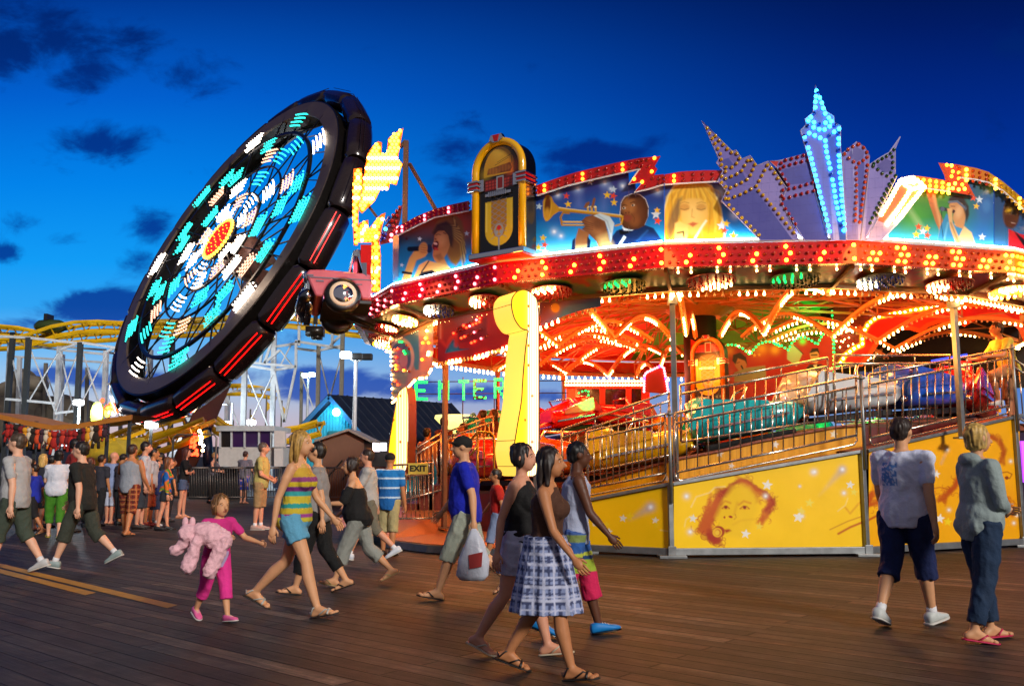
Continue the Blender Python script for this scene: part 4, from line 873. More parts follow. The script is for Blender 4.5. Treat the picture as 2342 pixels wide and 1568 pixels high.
def art_singer(p):
    p.tf = C; p.vgrad([(850, '#7a3418'), (1000, '#8a3c20'), (1120, '#3a4a5a'), (1250, '#1a6ea8'), (1500, '#30b8f0')])
    p.glow(1050, 1000, 180, '#c04418', .8); p.glow(620, 1250, 160, '#1878b8', .8); p.glow(450, 1150, 140, '#1a2030', .9)
    stars(p, [(725, 1110, 22, W_, 10), (1120, 1065, 25, W_, 0), (575, 1330, 20, W_, 12), (615, 1110, 18, '#50120a', 0)])
    # wild brown and blond hair
    hair = [(830, 1060), (860, 980), (900, 930), (960, 905), (1030, 910), (1080, 960), (1105, 1080), (1100, 1180), (1070, 1280), (1030, 1340), (985, 1300), (960, 1250), (900, 1100)]
    p.poly(hair, '#8a5a1c', 6)
    for i in range(26):
        t = i / 25; a = Vector((880 + 60 * t, 1010)); e = (1000 + 110 * math.sin(t * 2.2), 920 + 430 * t)
        p.line([(900 + 40 * t, 1000 + 30 * t), ((960 + e[0]) / 2 + 40, 990 + 160 * t), e], 9, ['#3a1c0a', '#c89a40', '#e0b860', '#5a300e'][i % 4], .8, 3)
    p.poly([(830, 1060), (870, 990), (950, 960), (1000, 1000), (1010, 1100), (1000, 1180), (960, 1160), (940, 1080), (900, 1040), (850, 1080)], '#2a1408', 6, .85)
    # face, open mouth, neck
    p.poly([(850, 1080), (880, 1045), (930, 1040), (965, 1080), (980, 1160), (960, 1220), (930, 1270), (960, 1330), (900, 1340), (850, 1290), (835, 1250), (840, 1200), (828, 1170), (845, 1130)], '#c08848', 2)
    p.ell(905, 1120, 40, 50, '#dca868', 10, 1.0); p.poly([(842, 1250), (900, 1230), (930, 1280), (890, 1300)], '#7a4a20', 6, .7)
    p.ell(860, 1165, 24, 40, '#5a1008', 18, .2); p.ell(858, 1150, 17, 10, '#e8dcc8', 18, .3); p.ell(865, 1195, 20, 9, '#c03828', 25, .3)
    p.line([(862, 1080), (880, 1070), (900, 1076)], 5, '#241008'); p.line([(925, 1060), (945, 1068)], 6, '#241008'); p.ell(858, 1112, 9, 7, '#8a5020')
    # shoulders, dark top, arm with microphone
    p.poly([(560, 1500), (600, 1380), (640, 1270), (700, 1180), (760, 1170), (800, 1220), (770, 1260), (700, 1290), (660, 1400), (640, 1500)], '#c8a050', 3)
    p.poly([(650, 1490), (720, 1330), (790, 1290), (870, 1310), (960, 1330), (990, 1360), (970, 1420), (800, 1450)], '#d0a458', 3)
    p.poly([(660, 1480), (740, 1390), (830, 1370), (900, 1420), (990, 1350), (985, 1400), (900, 1440), (760, 1470)], '#0a1018', 2.5); p.line([(740, 1390), (800, 1300)], 12, '#14202c')
    p.line([(640, 1195), (800, 1190)], 40, '#0a0c14', 1, 2); p.ell(805, 1192, 24, 36, '#1c2c50'); p.ell(755, 1190, 36, 52, '#c09048', 10, .3)
    for i in range(4): p.line([(735, 1160 + 20 * i), (780, 1166 + 20 * i)], 4, '#6a4418', .8)
    p.line([(585, 1390), (655, 1400)], 20, '#141418')
def art_trumpet(p):
    p.tf = A; p.vgrad([(520, '#3a2a78'), (650, '#35307e'), (800, '#28489a'), (950, '#1868b8'), (1100, '#20a0e0'), (1260, '#70d8fa')])
    p.glow(200, 900, 160, '#2a50a0', .6); p.glow(560, 900, 220, '#2478c0', .5)
    for x, y, r in ((375, 690, 60), (600, 640, 60), (750, 665, 50), (205, 740, 50), (1045, 705, 60), (175, 1050, 55), (232, 1085, 45), (650, 690, 40)): p.glow(x, y, r, '#a8c8f0', .8); p.glow(x, y, r * .4, '#ffffff', .9)
    p.poly([(360, 700), (400, 690), (430, 870), (340, 850)], '#6a80c8', 18, .5); p.poly([(580, 650), (620, 640), (620, 900), (560, 880)], '#6a80c8', 18, .45)
    stars(p, [(278, 750, 30, O_, 5), (292, 820, 34, Y_, -5), (48, 838, 32, W_, 8), (620, 742, 36, Y_, 0), (672, 750, 34, O_, 15), (678, 805, 34, Y_, 0), (672, 695, 34, W_, 6), (478, 630, 34, W_, 8), (82, 1102, 34, Y_, 5), (95, 1160, 32, O_, 12), (42, 1182, 34, Y_, 0), (95, 1215, 38, W_, 10), (1030, 905, 46, W_, 0), (1045, 960, 36, O_, 12), (1040, 870, 30, Y_, 0)])
    # dinner jacket, shirt, bow tie
    p.poly([(640, 1215), (660, 1090), (700, 1040), (760, 1020), (930, 990), (1010, 1020), (1110, 1165)], '#0c2450', 2); p.poly([(840, 1150), (950, 1060), (1040, 1080), (1100, 1150)], '#123a78', 10, .8); p.line([(870, 1130), (960, 1040)], 10, '#2a68a8', .6, 5)
    p.poly([(690, 1200), (760, 1080), (780, 1095), (710, 1200)], '#dcecf4', 1.5); p.poly([(720, 1030), (770, 1050), (820, 1030), (830, 1045), (775, 1070), (725, 1075)], '#050608', 1.5); p.poly([(745, 1010), (860, 1020), (830, 1040), (760, 1040)], '#d8e4ec', 2)
    # head
    head = [(735, 870), (740, 810), (770, 760), (830, 735), (890, 740), (940, 780), (965, 850), (960, 930), (930, 1000), (880, 1025), (820, 1035), (760, 1015), (735, 970), (728, 920)]
    p.poly([(x + (4 if x > 850 else -5), y - 5) for x, y in head], '#e8e4e0', 1.5); p.poly(head, '#7a4620', 2); p.shade(head, '#2a1206', 1, .75, 26)
    p.ell(800, 850, 55, 50, '#b4743a', 10, .9, .8); p.ell(800, 790, 50, 28, '#a86a34', 0, 1., .8); p.ell(850, 950, 40, 50, '#8a5024', 0, .9, .8)
    p.poly([(745, 800), (790, 750), (840, 738), (780, 760)], '#1c0e06', 4, .9)
    for x, y in ((762, 852), (838, 828)): p.ell(x, y, 15, 9, '#d8c8b0', -12, .4); p.ell(x - 3, y, 8, 8, '#120804'); p.line([(x - 22, y - 18), (x + 2, y - 28), (x + 24, y - 22)], 6, '#1c0c04', .9, 2)
    p.ell(790, 885, 24, 14, '#93562a', -10, .5); p.ell(778, 892, 6, 5, '#2a1206'); p.ell(802, 888, 6, 5, '#2a1206'); p.poly([(745, 925), (780, 905), (820, 915), (825, 945), (790, 965), (755, 950)], '#8a3e28', 5); p.line([(825, 900), (850, 935), (845, 970)], 4, '#3a1c0a', .7, 2)
    # trumpet
    p.poly([(80, 800), (100, 750), (130, 738), (155, 760), (170, 800), (210, 840), (300, 860), (760, 915), (755, 935), (290, 885), (215, 880), (170, 910), (130, 955), (105, 965), (85, 920)], '#c8901c', 1.6)
    p.ell(118, 850, 36, 108, '#e0a82c', 4, .12); p.ell(120, 825, 26, 80, '#6a3208', 4, .5); p.ell(115, 900, 22, 48, '#d89a2c', 4, .8)
    p.line([(215, 848), (740, 912)], 6, '#ffe890', .9, 2); p.line([(215, 872), (740, 932)], 5, '#7a4a08', .8, 2)
    for o, c in ((0, '#c8901c'), (26, '#a87414')): p.line([(430, 970 + o), (240, 968 + o), (228, 930), (250, 890), (300, 895)], 15, c); p.line([(420, 966 + o), (250, 964 + o)], 4, '#ffe080', .9, 1.5)
    p.line([(690, 1000), (740, 985), (750, 940)], 14, '#c8901c'); 
    for x in (455, 488, 520): p.line([(x, 840), (x + 6, 880)], 16, '#d8a830'); p.ell(x, 842, 14, 8, '#fff0b0')
    # hands and cloth
    p.poly([(420, 850), (440, 810), (470, 795), (475, 815), (450, 850), (480, 860), (500, 780), (512, 762), (524, 775), (505, 850)], '#8a5426', 2)
    hand = [(405, 960), (440, 925), (520, 905), (600, 950), (620, 1040), (640, 1130), (690, 1200), (560, 1210), (530, 1130), (470, 1070), (410, 1030), (440, 1000)]
    p.poly(hand, '#a4663a', 2); p.shade(hand, '#4a240e', 1, .6, 16); p.ell(540, 985, 50, 40, '#5a2e14', 30, 1, .7); p.poly([(540, 1100), (620, 1060), (690, 1200), (570, 1210)], '#d8b068', 14, .8)
    for i in range(4): p.line([(415, 955 + i * 22), (500, 985 + i * 16)], 5, '#4a240e', .8, 2)
    p.poly([(380, 1020), (470, 1060), (450, 1180), (440, 1220), (350, 1225), (350, 1120)], '#9a6034', 2.5); p.poly([(350, 1170), (450, 1160), (440, 1225), (350, 1230)], '#d8b878', 10, .8)
    p.poly([(310, 1240), (330, 1120), (350, 1100), (355, 1230)], '#0a1c44', 2); p.poly([(448, 1225), (455, 1090), (480, 1120), (475, 1225)], '#0c1830', 2)
    cloth = [(505, 915), (560, 895), (640, 920), (680, 980), (665, 1060), (655, 1130), (630, 1040), (600, 960)]; p.poly(cloth, '#c8d8dc', 2); p.line([(540, 910), (620, 960), (650, 1050)], 8, '#7a98a8', .7, 4)
def art_blond(p):
    p.tf = A; p.vgrad([(620, '#3c3a80'), (800, '#2a5098'), (950, '#2068b0'), (1080, '#28a8e4'), (1170, '#c0f0fc')])
    for x, y, r in ((1575, 720, 70), (1690, 910, 60), (1640, 700, 30)): p.glow(x, y, r, '#d0dcf4', .8)
    hair = [(1075, 1000), (1095, 860), (1130, 740), (1180, 660), (1290, 630), (1420, 625), (1500, 660), (1545, 760), (1580, 860), (1595, 960), (1610, 1080), (1600, 1170), (1110, 1170)]
    p.poly([(x, y) for x, y in hair], '#f4e8a0', 4); p.poly([(1340 + (x - 1340) * .96, 900 + (y - 900) * .97) for x, y in hair], '#e0a818', 5)
    for i in range(34):
        t = i / 33; x = 1120 + 450 * t; p.line([(1330 + (x - 1330) * .5, 660), (x, 760 + 60 * math.sin(i * 1.7)), (x + 30 * math.sin(i * 2.3), 1000 + 90 * math.sin(i))], 9, ['#f8d850', '#c88a10', '#f0c030', '#a86c10'][i % 4], .6, 5)
    p.poly([(1210, 780), (1250, 760), (1240, 900), (1200, 1000), (1140, 1160), (1120, 1000), (1160, 880)], '#5a4a3a', 10, .75)
    face = [(1235, 800), (1300, 770), (1400, 770), (1455, 810), (1470, 900), (1450, 990), (1400, 1060), (1330, 1080), (1270, 1040), (1240, 950)]
    p.poly(face, '#e8b850', 6); p.ell(1340, 900, 70, 90, '#f4cc70', 0, 1., .7)
    for x in (1270, 1410): p.ell(x, 845, 42, 30, '#c89038', 0, .5, .8); p.line([(x - 34, 858), (x, 866), (x + 34, 856)], 5, '#7a5418', .9, 2); p.line([(x - 36, 812), (x, 800), (x + 36, 810)], 6, '#a87418', .8, 3)
    p.line([(1335, 860), (1330, 925), (1352, 932)], 5, '#b07c28', .8, 3); p.poly([(1300, 985), (1340, 968), (1385, 980), (1340, 1010)], '#b05a30', 4)
    p.poly([(1180, 1170), (1190, 980), (1230, 960), (1300, 1000), (1300, 1080), (1270, 1170)], '#f0c868', 4); p.line([(1210, 1060), (1260, 1050), (1265, 1090)], 14, '#1c1408', .9, 2); p.line([(1360, 1100), (1420, 1000), (1450, 960)], 16, '#f8f0d8', .8, 4)
    stars(p, [(1580, 1000, 42, W_, 0), (1622, 980, 36, Y_, 8), (1605, 1040, 34, O_, 10), (1680, 1085, 40, Y_, 5), (1075, 960, 30, Y_, 0)])
def art_sky(p):
    p.tf = B; p.vgrad([(650, '#5a4a9a'), (1000, '#6a5ab0'), (1250, '#8a80cc'), (1350, '#d0d8f8')])
    p.speck(.1, 20)
def art_rocker(p):
    p.tf = B; p.vgrad([(830, '#3c5a1c'), (1000, '#3a7a1c'), (1150, '#2a8038'), (1300, '#2090a0'), (1440, '#58d0e8')])
    p.glow(1760, 900, 150, '#1c4a8a', .95); p.glow(1950, 1050, 240, '#164a90', 1.); p.glow(1900, 1250, 260, '#1a68b0', 1.); p.glow(1300, 1150, 200, '#48a020', .7); p.poly([(1230, 1040), (1260, 1030), (1400, 1240), (1370, 1260)], '#a8c888', 14, .6)
    p.ell(1925, 1080, 70, 110, '#2860a8', 0, .8, .8); p.ell(1925, 1060, 34, 50, '#3a78b8', 0, .8, .8)
    stars(p, [(1355, 1232, 34, O_, 0), (1425, 1245, 32, Y_, 8), (1335, 1298, 36, Y_, 0), (1392, 1272, 34, W_, 6), (1428, 1305, 34, O_, 12), (1815, 990, 32, O_, 10), (1865, 1005, 36, W_, 0), (1840, 1060, 30, Y_, 8), (1888, 1318, 34, W_, 5), (2060, 1280, 26, W_, 5), (2050, 1330, 26, Y_, 0), (2090, 1300, 24, Y_, 0), (2085, 1370, 22, O_, 0), (2005, 1040, 26, W_, 0)])
    p.poly([(1415, 920), (1490, 920), (1510, 1060), (1560, 1180), (1545, 1290), (1500, 1200), (1445, 1040)], '#b06a34', 2.5); p.line([(1470, 930), (1520, 1130), (1545, 1230)], 18, '#e0b070', .7, 7)
    p.poly([(1510, 1395), (1530, 1250), (1580, 1160), (1620, 1200), (1740, 1230), (1800, 1280), (1840, 1410)], '#d8b87c', 2.5); p.poly([(1505, 1395), (1535, 1230), (1590, 1120), (1660, 1220), (1730, 1235), (1700, 1300), (1660, 1395)], '#2a80a8', 2); p.line([(1560, 1380), (1600, 1200)], 10, '#80c8e0', .6, 5)
    p.poly([(1610, 1060), (1620, 1020), (1680, 1010), (1740, 1040), (1760, 1110), (1745, 1180), (1730, 1250), (1670, 1230), (1640, 1160), (1650, 1120), (1625, 1090)], '#c08a54', 2.5); p.ell(1690, 1110, 30, 50, '#e0b480', 10, 1, .7)
    p.poly([(1605, 1040), (1610, 990), (1660, 965), (1730, 980), (1775, 1060), (1780, 1130), (1755, 1200), (1745, 1130), (1720, 1040), (1660, 1015)], '#2a180c', 4); p.line([(1610, 1025), (1680, 1020), (1750, 1080)], 18, '#5a6a80', 1, 2)
    p.line([(1625, 1060), (1660, 1062)], 5, '#201008'); p.ell(1648, 1105, 12, 16, '#3a0c08', 20); p.line([(1545, 1080), (1600, 1090)], 30, '#1a1c24', 1, 2); p.ell(1555, 1084, 18, 20, '#4a5468'); p.line([(1550, 1100), (1545, 1200), (1570, 1390)], 5, '#101014')
    p.poly([(1595, 1080), (1635, 1075), (1640, 1200), (1720, 1380), (1680, 1400), (1620, 1250)], '#d0a468', 2.5); p.line([(1625, 1200), (1700, 1390)], 9, '#7a4418', .8, 4)
def art_shades(p):
    p.tf = B; p.vgrad([(900, '#1c3a6a'), (1200, '#1a4a80'), (1480, '#2a70a0')])
    p.ell(2130, 1130, 70, 120, '#4a2a18', 0, .2); p.poly([(2080, 1060), (2180, 1090), (2175, 1140), (2090, 1110)], '#08080a', 2); p.poly([(2070, 1060), (2090, 1000), (2160, 1010), (2200, 1090)], '#0c0806', 3); p.ell(2150, 1205, 22, 12, '#4a1008', 20, .4); p.line([(2134, 1199), (2164, 1203)], 4, '#c8b8a8', .9, 2)
    p.poly([(2110, 1460), (2110, 1250), (2200, 1290), (2400, 1330), (2400, 1500)], '#a81820', 2.5); p.poly([(2150, 1260), (2230, 1330), (2300, 1400), (2240, 1400)], '#0c0c10', 3)
def edge_between(name, x0, x1, top, fn, label): return panel(name, (x0, x1), top, botf, art, fn, FLAT_PAINT, ride, 1.5, label=label)
edge_between('art_board', C(500, 0)[0], C(1142, 0)[0] + 40, topL, art_singer, 'painting of a singer with wild brown hair shouting into a microphone')
edge_between('art_board', C(1142, 0)[0] + 41, A(1098, 0)[0], lambda x: topL(x) if x < A(800, 0)[0] else max(topL(x), np.interp(x, [A(800, 0)[0], A(860, 0)[0], A(861, 0)[0], A(1100, 0)[0]], [A(0, 655)[1], A(0, 640)[1], A(0, 712)[1], A(0, 655)[1]])), art_trumpet, 'painting of a bald trumpet player in a dinner jacket')
edge_between('art_board', A(1102, 0)[0], A(1900, 0)[0], lambda x: A(0, 640)[1], art_blond, 'painting of a blond singer with closed eyes')
edge_between('art_board', A(1905, 0)[0], B(760, 0)[0], lambda x: B(0, 740)[1], art_sky, 'lavender board behind the skyline towers')
edge_between('art_board', B(765, 0)[0], B(1100, 0)[0], lambda x: B(0, 850)[1], art_sky, 'lavender board right of the blue tower')
topR = interp(pt_seq(B, [(1100, 900), (1410, 910), (1600, 930), (1740, 960), (1760, 830), (1960, 872), (2100, 960), (2300, 1140), (2500, 1300)]))
edge_between('art_board', B(1102, 0)[0], B(1985, 0)[0], topR, art_rocker, 'painting of a rock singer with a headband and raised arm on green')
edge_between('art_board', B(1990, 0)[0], 2400, topR, art_shades, 'painting of a man in dark glasses and red jacket')
# red and orange trim along the top of the boards, with the lightning notch
trim_h = hit(7.78); trim_f = hit(7.83)
def cutout(name, pts, color, back, front, mlist=None, parent=ride, label=None):
    b0 = [back(*p) for p in pts]; f0 = [front(*p) for p in pts]; n = len(pts); mb = MB()
    mb.add(f0, [tuple(range(n))]); mb.add(b0, [tuple(range(n - 1, -1, -1))]); mb.add(f0 + b0, [(i, (i + 1) % n, n + (i + 1) % n, n + i) for i in range(n)])
    return obj(name, mb, color, parent, label=label)
redtrim = mat('trim_red', '#c81408', .25, coat=.4, nz=.1); whitetrim = mat('trim_white', '#e0dcd8', .4)
def trimline(tf, upper, lower, m, lit, dark, rows=2, step=.13):
    U = pt_seq(tf, upper); Lw = pt_seq(tf, lower)
    fu, fl = interp(U), interp(Lw); xs = np.linspace(U[0][0], U[-1][0], 24)
    cutout('parapet_trim', [(x, fu(x)) for x in xs] + [(x, fl(x)) for x in xs[::-1]], m, trim_h, trim_f)
    for r in range(rows):
        t = .28 + .44 * r; P = [trim_f(x, fu(x) * (1 - t) + fl(x) * t) for x in xs]
        for i, p in enumerate(along(P, step)):
            on = i % 5 == 1; RB.add(p + (CAM - p).normalized() * .01, lit if on else dark, .026)
    mb = MB(); ws = [trim_f(x, fl(x)) for x in xs]; mb.tube(ws, .014, 5); obj('trim_edge', mb, whitetrim, ride)
trimline(C, [(540, 1010), (700, 920), (850, 860), (1000, 820), (1140, 790)], [(540, 1080), (700, 1000), (850, 930), (1000, 900), (1140, 872)], mat('trim_crimson', '#b8081c', .25, coat=.4), 'rose', 'dred')
trimline(A, [(30, 660), (200, 600), (360, 550), (530, 510), (700, 470), (900, 430)], [(30, 748), (300, 660), (600, 590), (885, 527)], redtrim, 'amber', 'dred')
bolt = [(885, 432), (1070, 415), (1020, 500), (1042, 525), (1015, 575), (1097, 567), (1097, 655), (980, 690), (850, 720), (920, 632), (800, 655), (890, 525)]
cutout('lightning_trim', pt_seq(A, bolt), redtrim, trim_h, trim_f)
mb = MB(); mb.tube([trim_f(*A(*p)) for p in [(1097, 655), (980, 690), (850, 720), (920, 632), (800, 655), (890, 525)]], .014, 5); obj('trim_edge', mb, whitetrim, ride)
for x, y, on in [(1018, 432, 1), (995, 545, 1), (848, 608, 1), (915, 632, 1), (915, 450, 0), (865, 460, 0), (810, 468, 0), (915, 495, 0), (960, 445, 0), (970, 500, 0), (1005, 600, 0), (945, 665, 0), (1060, 600, 0), (1060, 640, 0)]: RB.add(trim_f(*A(x, y)), 'amber' if on else 'dred', .027)
trimline(A, [(1102, 570), (1240, 545), (1430, 535), (1585, 535)], [(1102, 655), (1240, 645), (1430, 635), (1548, 628)], redtrim, 'amber', 'dred', 2, .14)
otrim = mat('trim_orange', '#d8780c', .25, coat=.4)
trimline(B, [(1290, 800), (1400, 812), (1560, 838), (1620, 860)], [(1290, 905), (1410, 910), (1600, 935), (1625, 945)], otrim, 'yellow', 'amber', 3, .11)
cutout('lightning_trim', pt_seq(B, [(1520, 695), (1700, 712), (1720, 830), (1750, 840), (1790, 905), (1825, 975), (1600, 935), (1570, 800)]), mat('trim_orange_red', '#d84a0c', .25, coat=.4), trim_h, trim_f)
for x, y in [(1590, 715), (1630, 720), (1680, 730), (1640, 770), (1690, 780), (1630, 810), (1690, 830), (1610, 860), (1660, 870), (1720, 880), (1640, 910), (1690, 920), (1740, 915), (1780, 950)]: RB.add(trim_f(*B(x, y)), random.choice(['yellow', 'dorange', 'amber']), .027)
trimline(B, [(1700, 714), (1840, 740), (1950, 775)], [(1700, 820), (1840, 838), (1950, 865)], otrim, 'yellow', 'dorange', 3, .12)
trimline(B, [(1950, 778), (2060, 850), (2150, 925), (2260, 1020), (2420, 1160)], [(1950, 868), (2060, 930), (2150, 1010), (2260, 1110), (2420, 1260)], mat('trim_gold', '#b8860c', .25, coat=.4), 'yellow', 'dyellow', 3, .12)
def inside(P, x, y):
    r = False; n = len(P)
    for i in range(n):
        ax, ay = P[i]; bx, by = P[(i + 1) % n]
        if (ay > y) != (by > y) and x < (bx - ax) * (y - ay) / (by - ay) + ax: r = not r
    return r
def board(name, pts, painter, hitf, parent, step=1.5, holes=(), m=None, label=None):
    """flat painted cut-out: a fine grid kept inside the outline"""
    xs = [p[0] for p in pts]; ys = [p[1] for p in pts]; x0, x1, y0, y1 = min(xs), max(xs), min(ys), max(ys)
    nx = max(2, int((x1 - x0) / step)); ny = max(2, int((y1 - y0) / step)); gx = np.linspace(x0, x1, nx + 1); gy = np.linspace(y0, y1, ny + 1)
    idx = {}; V_ = []; fs = []
    def vid(i, j):
        if (i, j) not in idx: idx[(i, j)] = len(V_); V_.append((gx[i], gy[j]))
        return idx[(i, j)]
    gX, gY = np.meshgrid((gx[:-1] + gx[1:]) / 2, (gy[:-1] + gy[1:]) / 2, indexing='ij')
    pp = Paint(gX.ravel(), gY.ravel()); ok = pp.sdf(np.array(pts, float)) < 0
    for h in holes: ok &= pp.sdf(np.array(h, float)) > 0
    ok = ok.reshape(nx, ny)
    for i in range(nx):
        for j in range(ny):
            if ok[i, j]: fs.append((vid(i, j), vid(i, j + 1), vid(i + 1, j + 1), vid(i + 1, j)))
    X = np.array([v[0] for v in V_]); Y = np.array([v[1] for v in V_]); p = Paint(X, Y); painter(p)
    mb = MB(); mb.v = [tuple(hitf(a, b)) for a, b in V_]; mb.f = fs; mb.m = [0] * len(fs); mb.c = p.c.clip(0, 1).tolist()
    return obj(name, mb, m or FLAT_PAINT, parent, cols=True, label=label)
def plane_hit(Y, tilt=0.):   # upright plane at depth Y (at X=0), turned by tilt
    n = Vector((math.sin(tilt), -math.cos(tilt), 0)); q = Vector((0, Y, 0))
    def h(px, py):
        r = ray(px, py); return CAM + r * ((q - CAM).dot(n) / r.dot(n))
    return h
# ---------------------------------------------------------------- skyline towers of bulbs
tw_b, tw_f = hit(7.84), hit(7.9)
edge_m = mat('tower_edge', '#b8b0d0', .4)
def tower(name, label, tf, outline, faces, rows, kind, dark, lit_p=1., zoff=0., r=.027, step=.088, bgc='#7468b4'):
    pts = pt_seq(tf, outline); hb, hf = hit(7.82, zoff), hit(7.88, zoff)
    base = hf(*pts[0]); t = thing(name, label, 'light-up sign', base)
    cutout('back_board', pts, mat('tower_back', '#3a3268', .5), hb, hit(7.87, zoff), parent=t)
    def pnt(p):
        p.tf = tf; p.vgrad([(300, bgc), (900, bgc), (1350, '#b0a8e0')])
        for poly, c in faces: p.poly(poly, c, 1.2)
        g = outline; cx = sum(q[0] for q in g) / len(g)
        for i in range(9):
            y = 650 + i * 80; p.line([(cx - 500, y + 60), (cx + 500, y - 40)], 2.2, '#2c2c78', .55)
        for i in range(14): p.line([(cx - 420 + i * 70, 600), (cx - 300 + i * 50, 1360)], 2., '#34348a', .4)
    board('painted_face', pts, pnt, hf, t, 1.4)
    mb = MB(); mb.tube([hf(*p) for p in pts], .009, 4, closed=True); obj('edging', mb, edge_m, t)
    bl = Bulbs(t, 100)
    for row in rows:
        P = [hf(*tf(*q)) for q in row]
        for p in along(P, step):
            k = kind if random.random() < lit_p else dark
            bl.add(p + (CAM - p).normalized() * .012, k, r)
    bl.done(); return t
YB = '#8a7cc0'; DB = '#4a4a9c'
tower('skyline_tower', 'leaning lavender skyscraper cutout edged with unlit gold bulbs, left end of the skyline', A,
      [(1415, 120), (1560, 440), (1538, 468), (1592, 540), (1550, 625), (1622, 705), (1580, 792), (1912, 1125), (2230, 1118), (2080, 800), (2130, 690), (2010, 515), (1970, 460), (1880, 495), (1820, 412), (1752, 440), (1700, 365), (1668, 375)],
      [([(1570, 790), (1860, 690), (2180, 1120), (1910, 1120)], DB), ([(1870, 680), (1970, 470), (2110, 690), (2230, 1110), (2200, 1110)], YB), ([(1600, 600), (1760, 550), (1790, 620), (1640, 690)], DB), ([(1760, 540), (1810, 430), (1870, 490), (1830, 600)], '#6a5aa0'), ([(1580, 450), (1640, 430), (1700, 510), (1610, 530)], DB), ([(1640, 430), (1690, 380), (1740, 440), (1720, 500)], '#6a5aa0')],
      [[(1460, 180), (1500, 260), (1540, 330), (1570, 390), (1580, 440), (1570, 470), (1592, 508), (1665, 512), (1720, 465), (1735, 430), (1700, 380), (1660, 385), (1610, 335), (1555, 275), (1505, 215)], [(1615, 545), (1580, 590), (1605, 608), (1680, 578), (1745, 548), (1765, 510), (1800, 455), (1820, 430), (1865, 490), (1830, 560), (1815, 600), (1745, 640), (1675, 672), (1635, 690), (1605, 660), (1575, 630)], [(1635, 725), (1610, 785), (1690, 755), (1760, 730), (1830, 690), (1875, 665), (1915, 590), (1970, 485), (2010, 530), (2080, 640), (2110, 675)], [(1645, 825), (1705, 885), (1770, 950), (1860, 1040), (1905, 1085)], [(1895, 705), (1955, 770), (2045, 880), (2130, 985), (2200, 1070)]], 'dyellow', 'dyellow')
tower('skyline_tower', 'purple block tower cutout outlined in dark red bulbs, left of the blue tower', B,
      [(100, 680), (180, 680), (430, 612), (470, 900), (600, 1345), (395, 1345), (190, 1020), (215, 905), (262, 890), (165, 740)],
      [([(200, 760), (430, 690), (480, 860), (270, 880)], DB), ([(200, 1020), (500, 940), (600, 1345), (395, 1345)], DB), ([(105, 682), (180, 680), (155, 755)], '#c01810')],
      [[(388, 633), (338, 648), (292, 660), (248, 670), (205, 683), (190, 735), (200, 775), (222, 815), (245, 855), (268, 886)], [(425, 672), (348, 690), (273, 712), (190, 735)], [(465, 862), (400, 880), (328, 902), (253, 918), (212, 926), (208, 965), (200, 1000), (243, 993), (323, 968), (400, 948), (485, 928)], [(208, 1040), (255, 1108), (297, 1173), (345, 1245)]], 'dred', 'dred')
tower('skyline_tower', 'tall central skyscraper cutout glowing with bright blue bulbs', B,
      [(487, 40), (580, 268), (640, 305), (645, 360), (697, 385), (697, 560), (748, 1345), (620, 1345), (425, 640), (362, 425), (410, 378), (400, 332), (468, 275)],
      [([(365, 430), (440, 450), (575, 500), (640, 1345), (600, 1345), (430, 640)], '#6a6ab8'), ([(590, 500), (690, 440), (745, 1345), (690, 1345)], '#2a50b0'), ([(490, 80), (520, 280), (470, 330)], '#5868b8'), ([(420, 335), (520, 350), (580, 310), (570, 440), (440, 400)], '#5a78c0')],
      [[(497, 92), (487, 185), (487, 260), (475, 290), (420, 340), (530, 372), (630, 345), (580, 300), (560, 265), (545, 200), (515, 125), (497, 92)], [(425, 382), (550, 425), (615, 385), (660, 380), (690, 408), (650, 432), (585, 480)], [(395, 470), (430, 445), (505, 475), (570, 508), (580, 600), (605, 710), (640, 880), (655, 985), (690, 1160), (730, 1275)], [(397, 480), (420, 545), (455, 665), (490, 810), (515, 905), (545, 1030), (575, 1140), (613, 1295)], [(683, 445), (683, 580), (690, 765), (705, 900), (710, 1035), (725, 1140), (735, 1275)]], 'cyan', 'dblue', .88, .03, .028, .085, '#5a70c0')
tower('skyline_tower', 'short lavender tower cutout with a hexagonal orange-bulb top', B,
      [(835, 520), (905, 570), (942, 640), (935, 705), (905, 1345), (750, 1345), (712, 620)],
      [([(780, 600), (830, 560), (900, 600), (890, 660), (830, 690), (770, 640)], '#4a4290'), ([(745, 700), (820, 700), (850, 1345), (752, 1345)], '#7a70b8'), ([(840, 700), (900, 690), (880, 1200), (855, 1200)], '#3a3a98')],
      [[(852, 540), (910, 582), (932, 640), (905, 665), (850, 700), (797, 682), (730, 620), (765, 580), (822, 550), (852, 540)], [(830, 735), (832, 850), (830, 1000), (825, 1120), (822, 1195)], [(925, 715), (905, 850), (885, 1000), (870, 1120), (860, 1195)]], 'dorange', 'dorange', 1, 0)
tower('skyline_tower', 'slim leaning tower cutout with dark green bulbs and a needle spire', B,
      [(1200, 478), (1158, 580), (1158, 790), (1170, 810), (960, 1240), (905, 1345), (870, 1345), (945, 710), (1045, 645), (1108, 610)],
      [([(1000, 720), (1080, 660), (1140, 690), (1120, 770), (1060, 780)], '#4a4290'), ([(950, 720), (1090, 820), (960, 1200), (900, 1340)], '#7a70b8')],
      [[(1148, 585), (1105, 632), (1050, 660), (990, 700), (955, 712), (1020, 755), (1060, 795), (1090, 805), (1130, 770), (1145, 710), (1130, 670), (1140, 620)], [(1160, 805), (1115, 860), (1080, 930), (1050, 985), (1015, 1050), (985, 1115), (942, 1215)], [(1140, 850), (1090, 940), (1040, 1040), (1000, 1140)]], 'dgreen', 'dgreen', 1, .012)
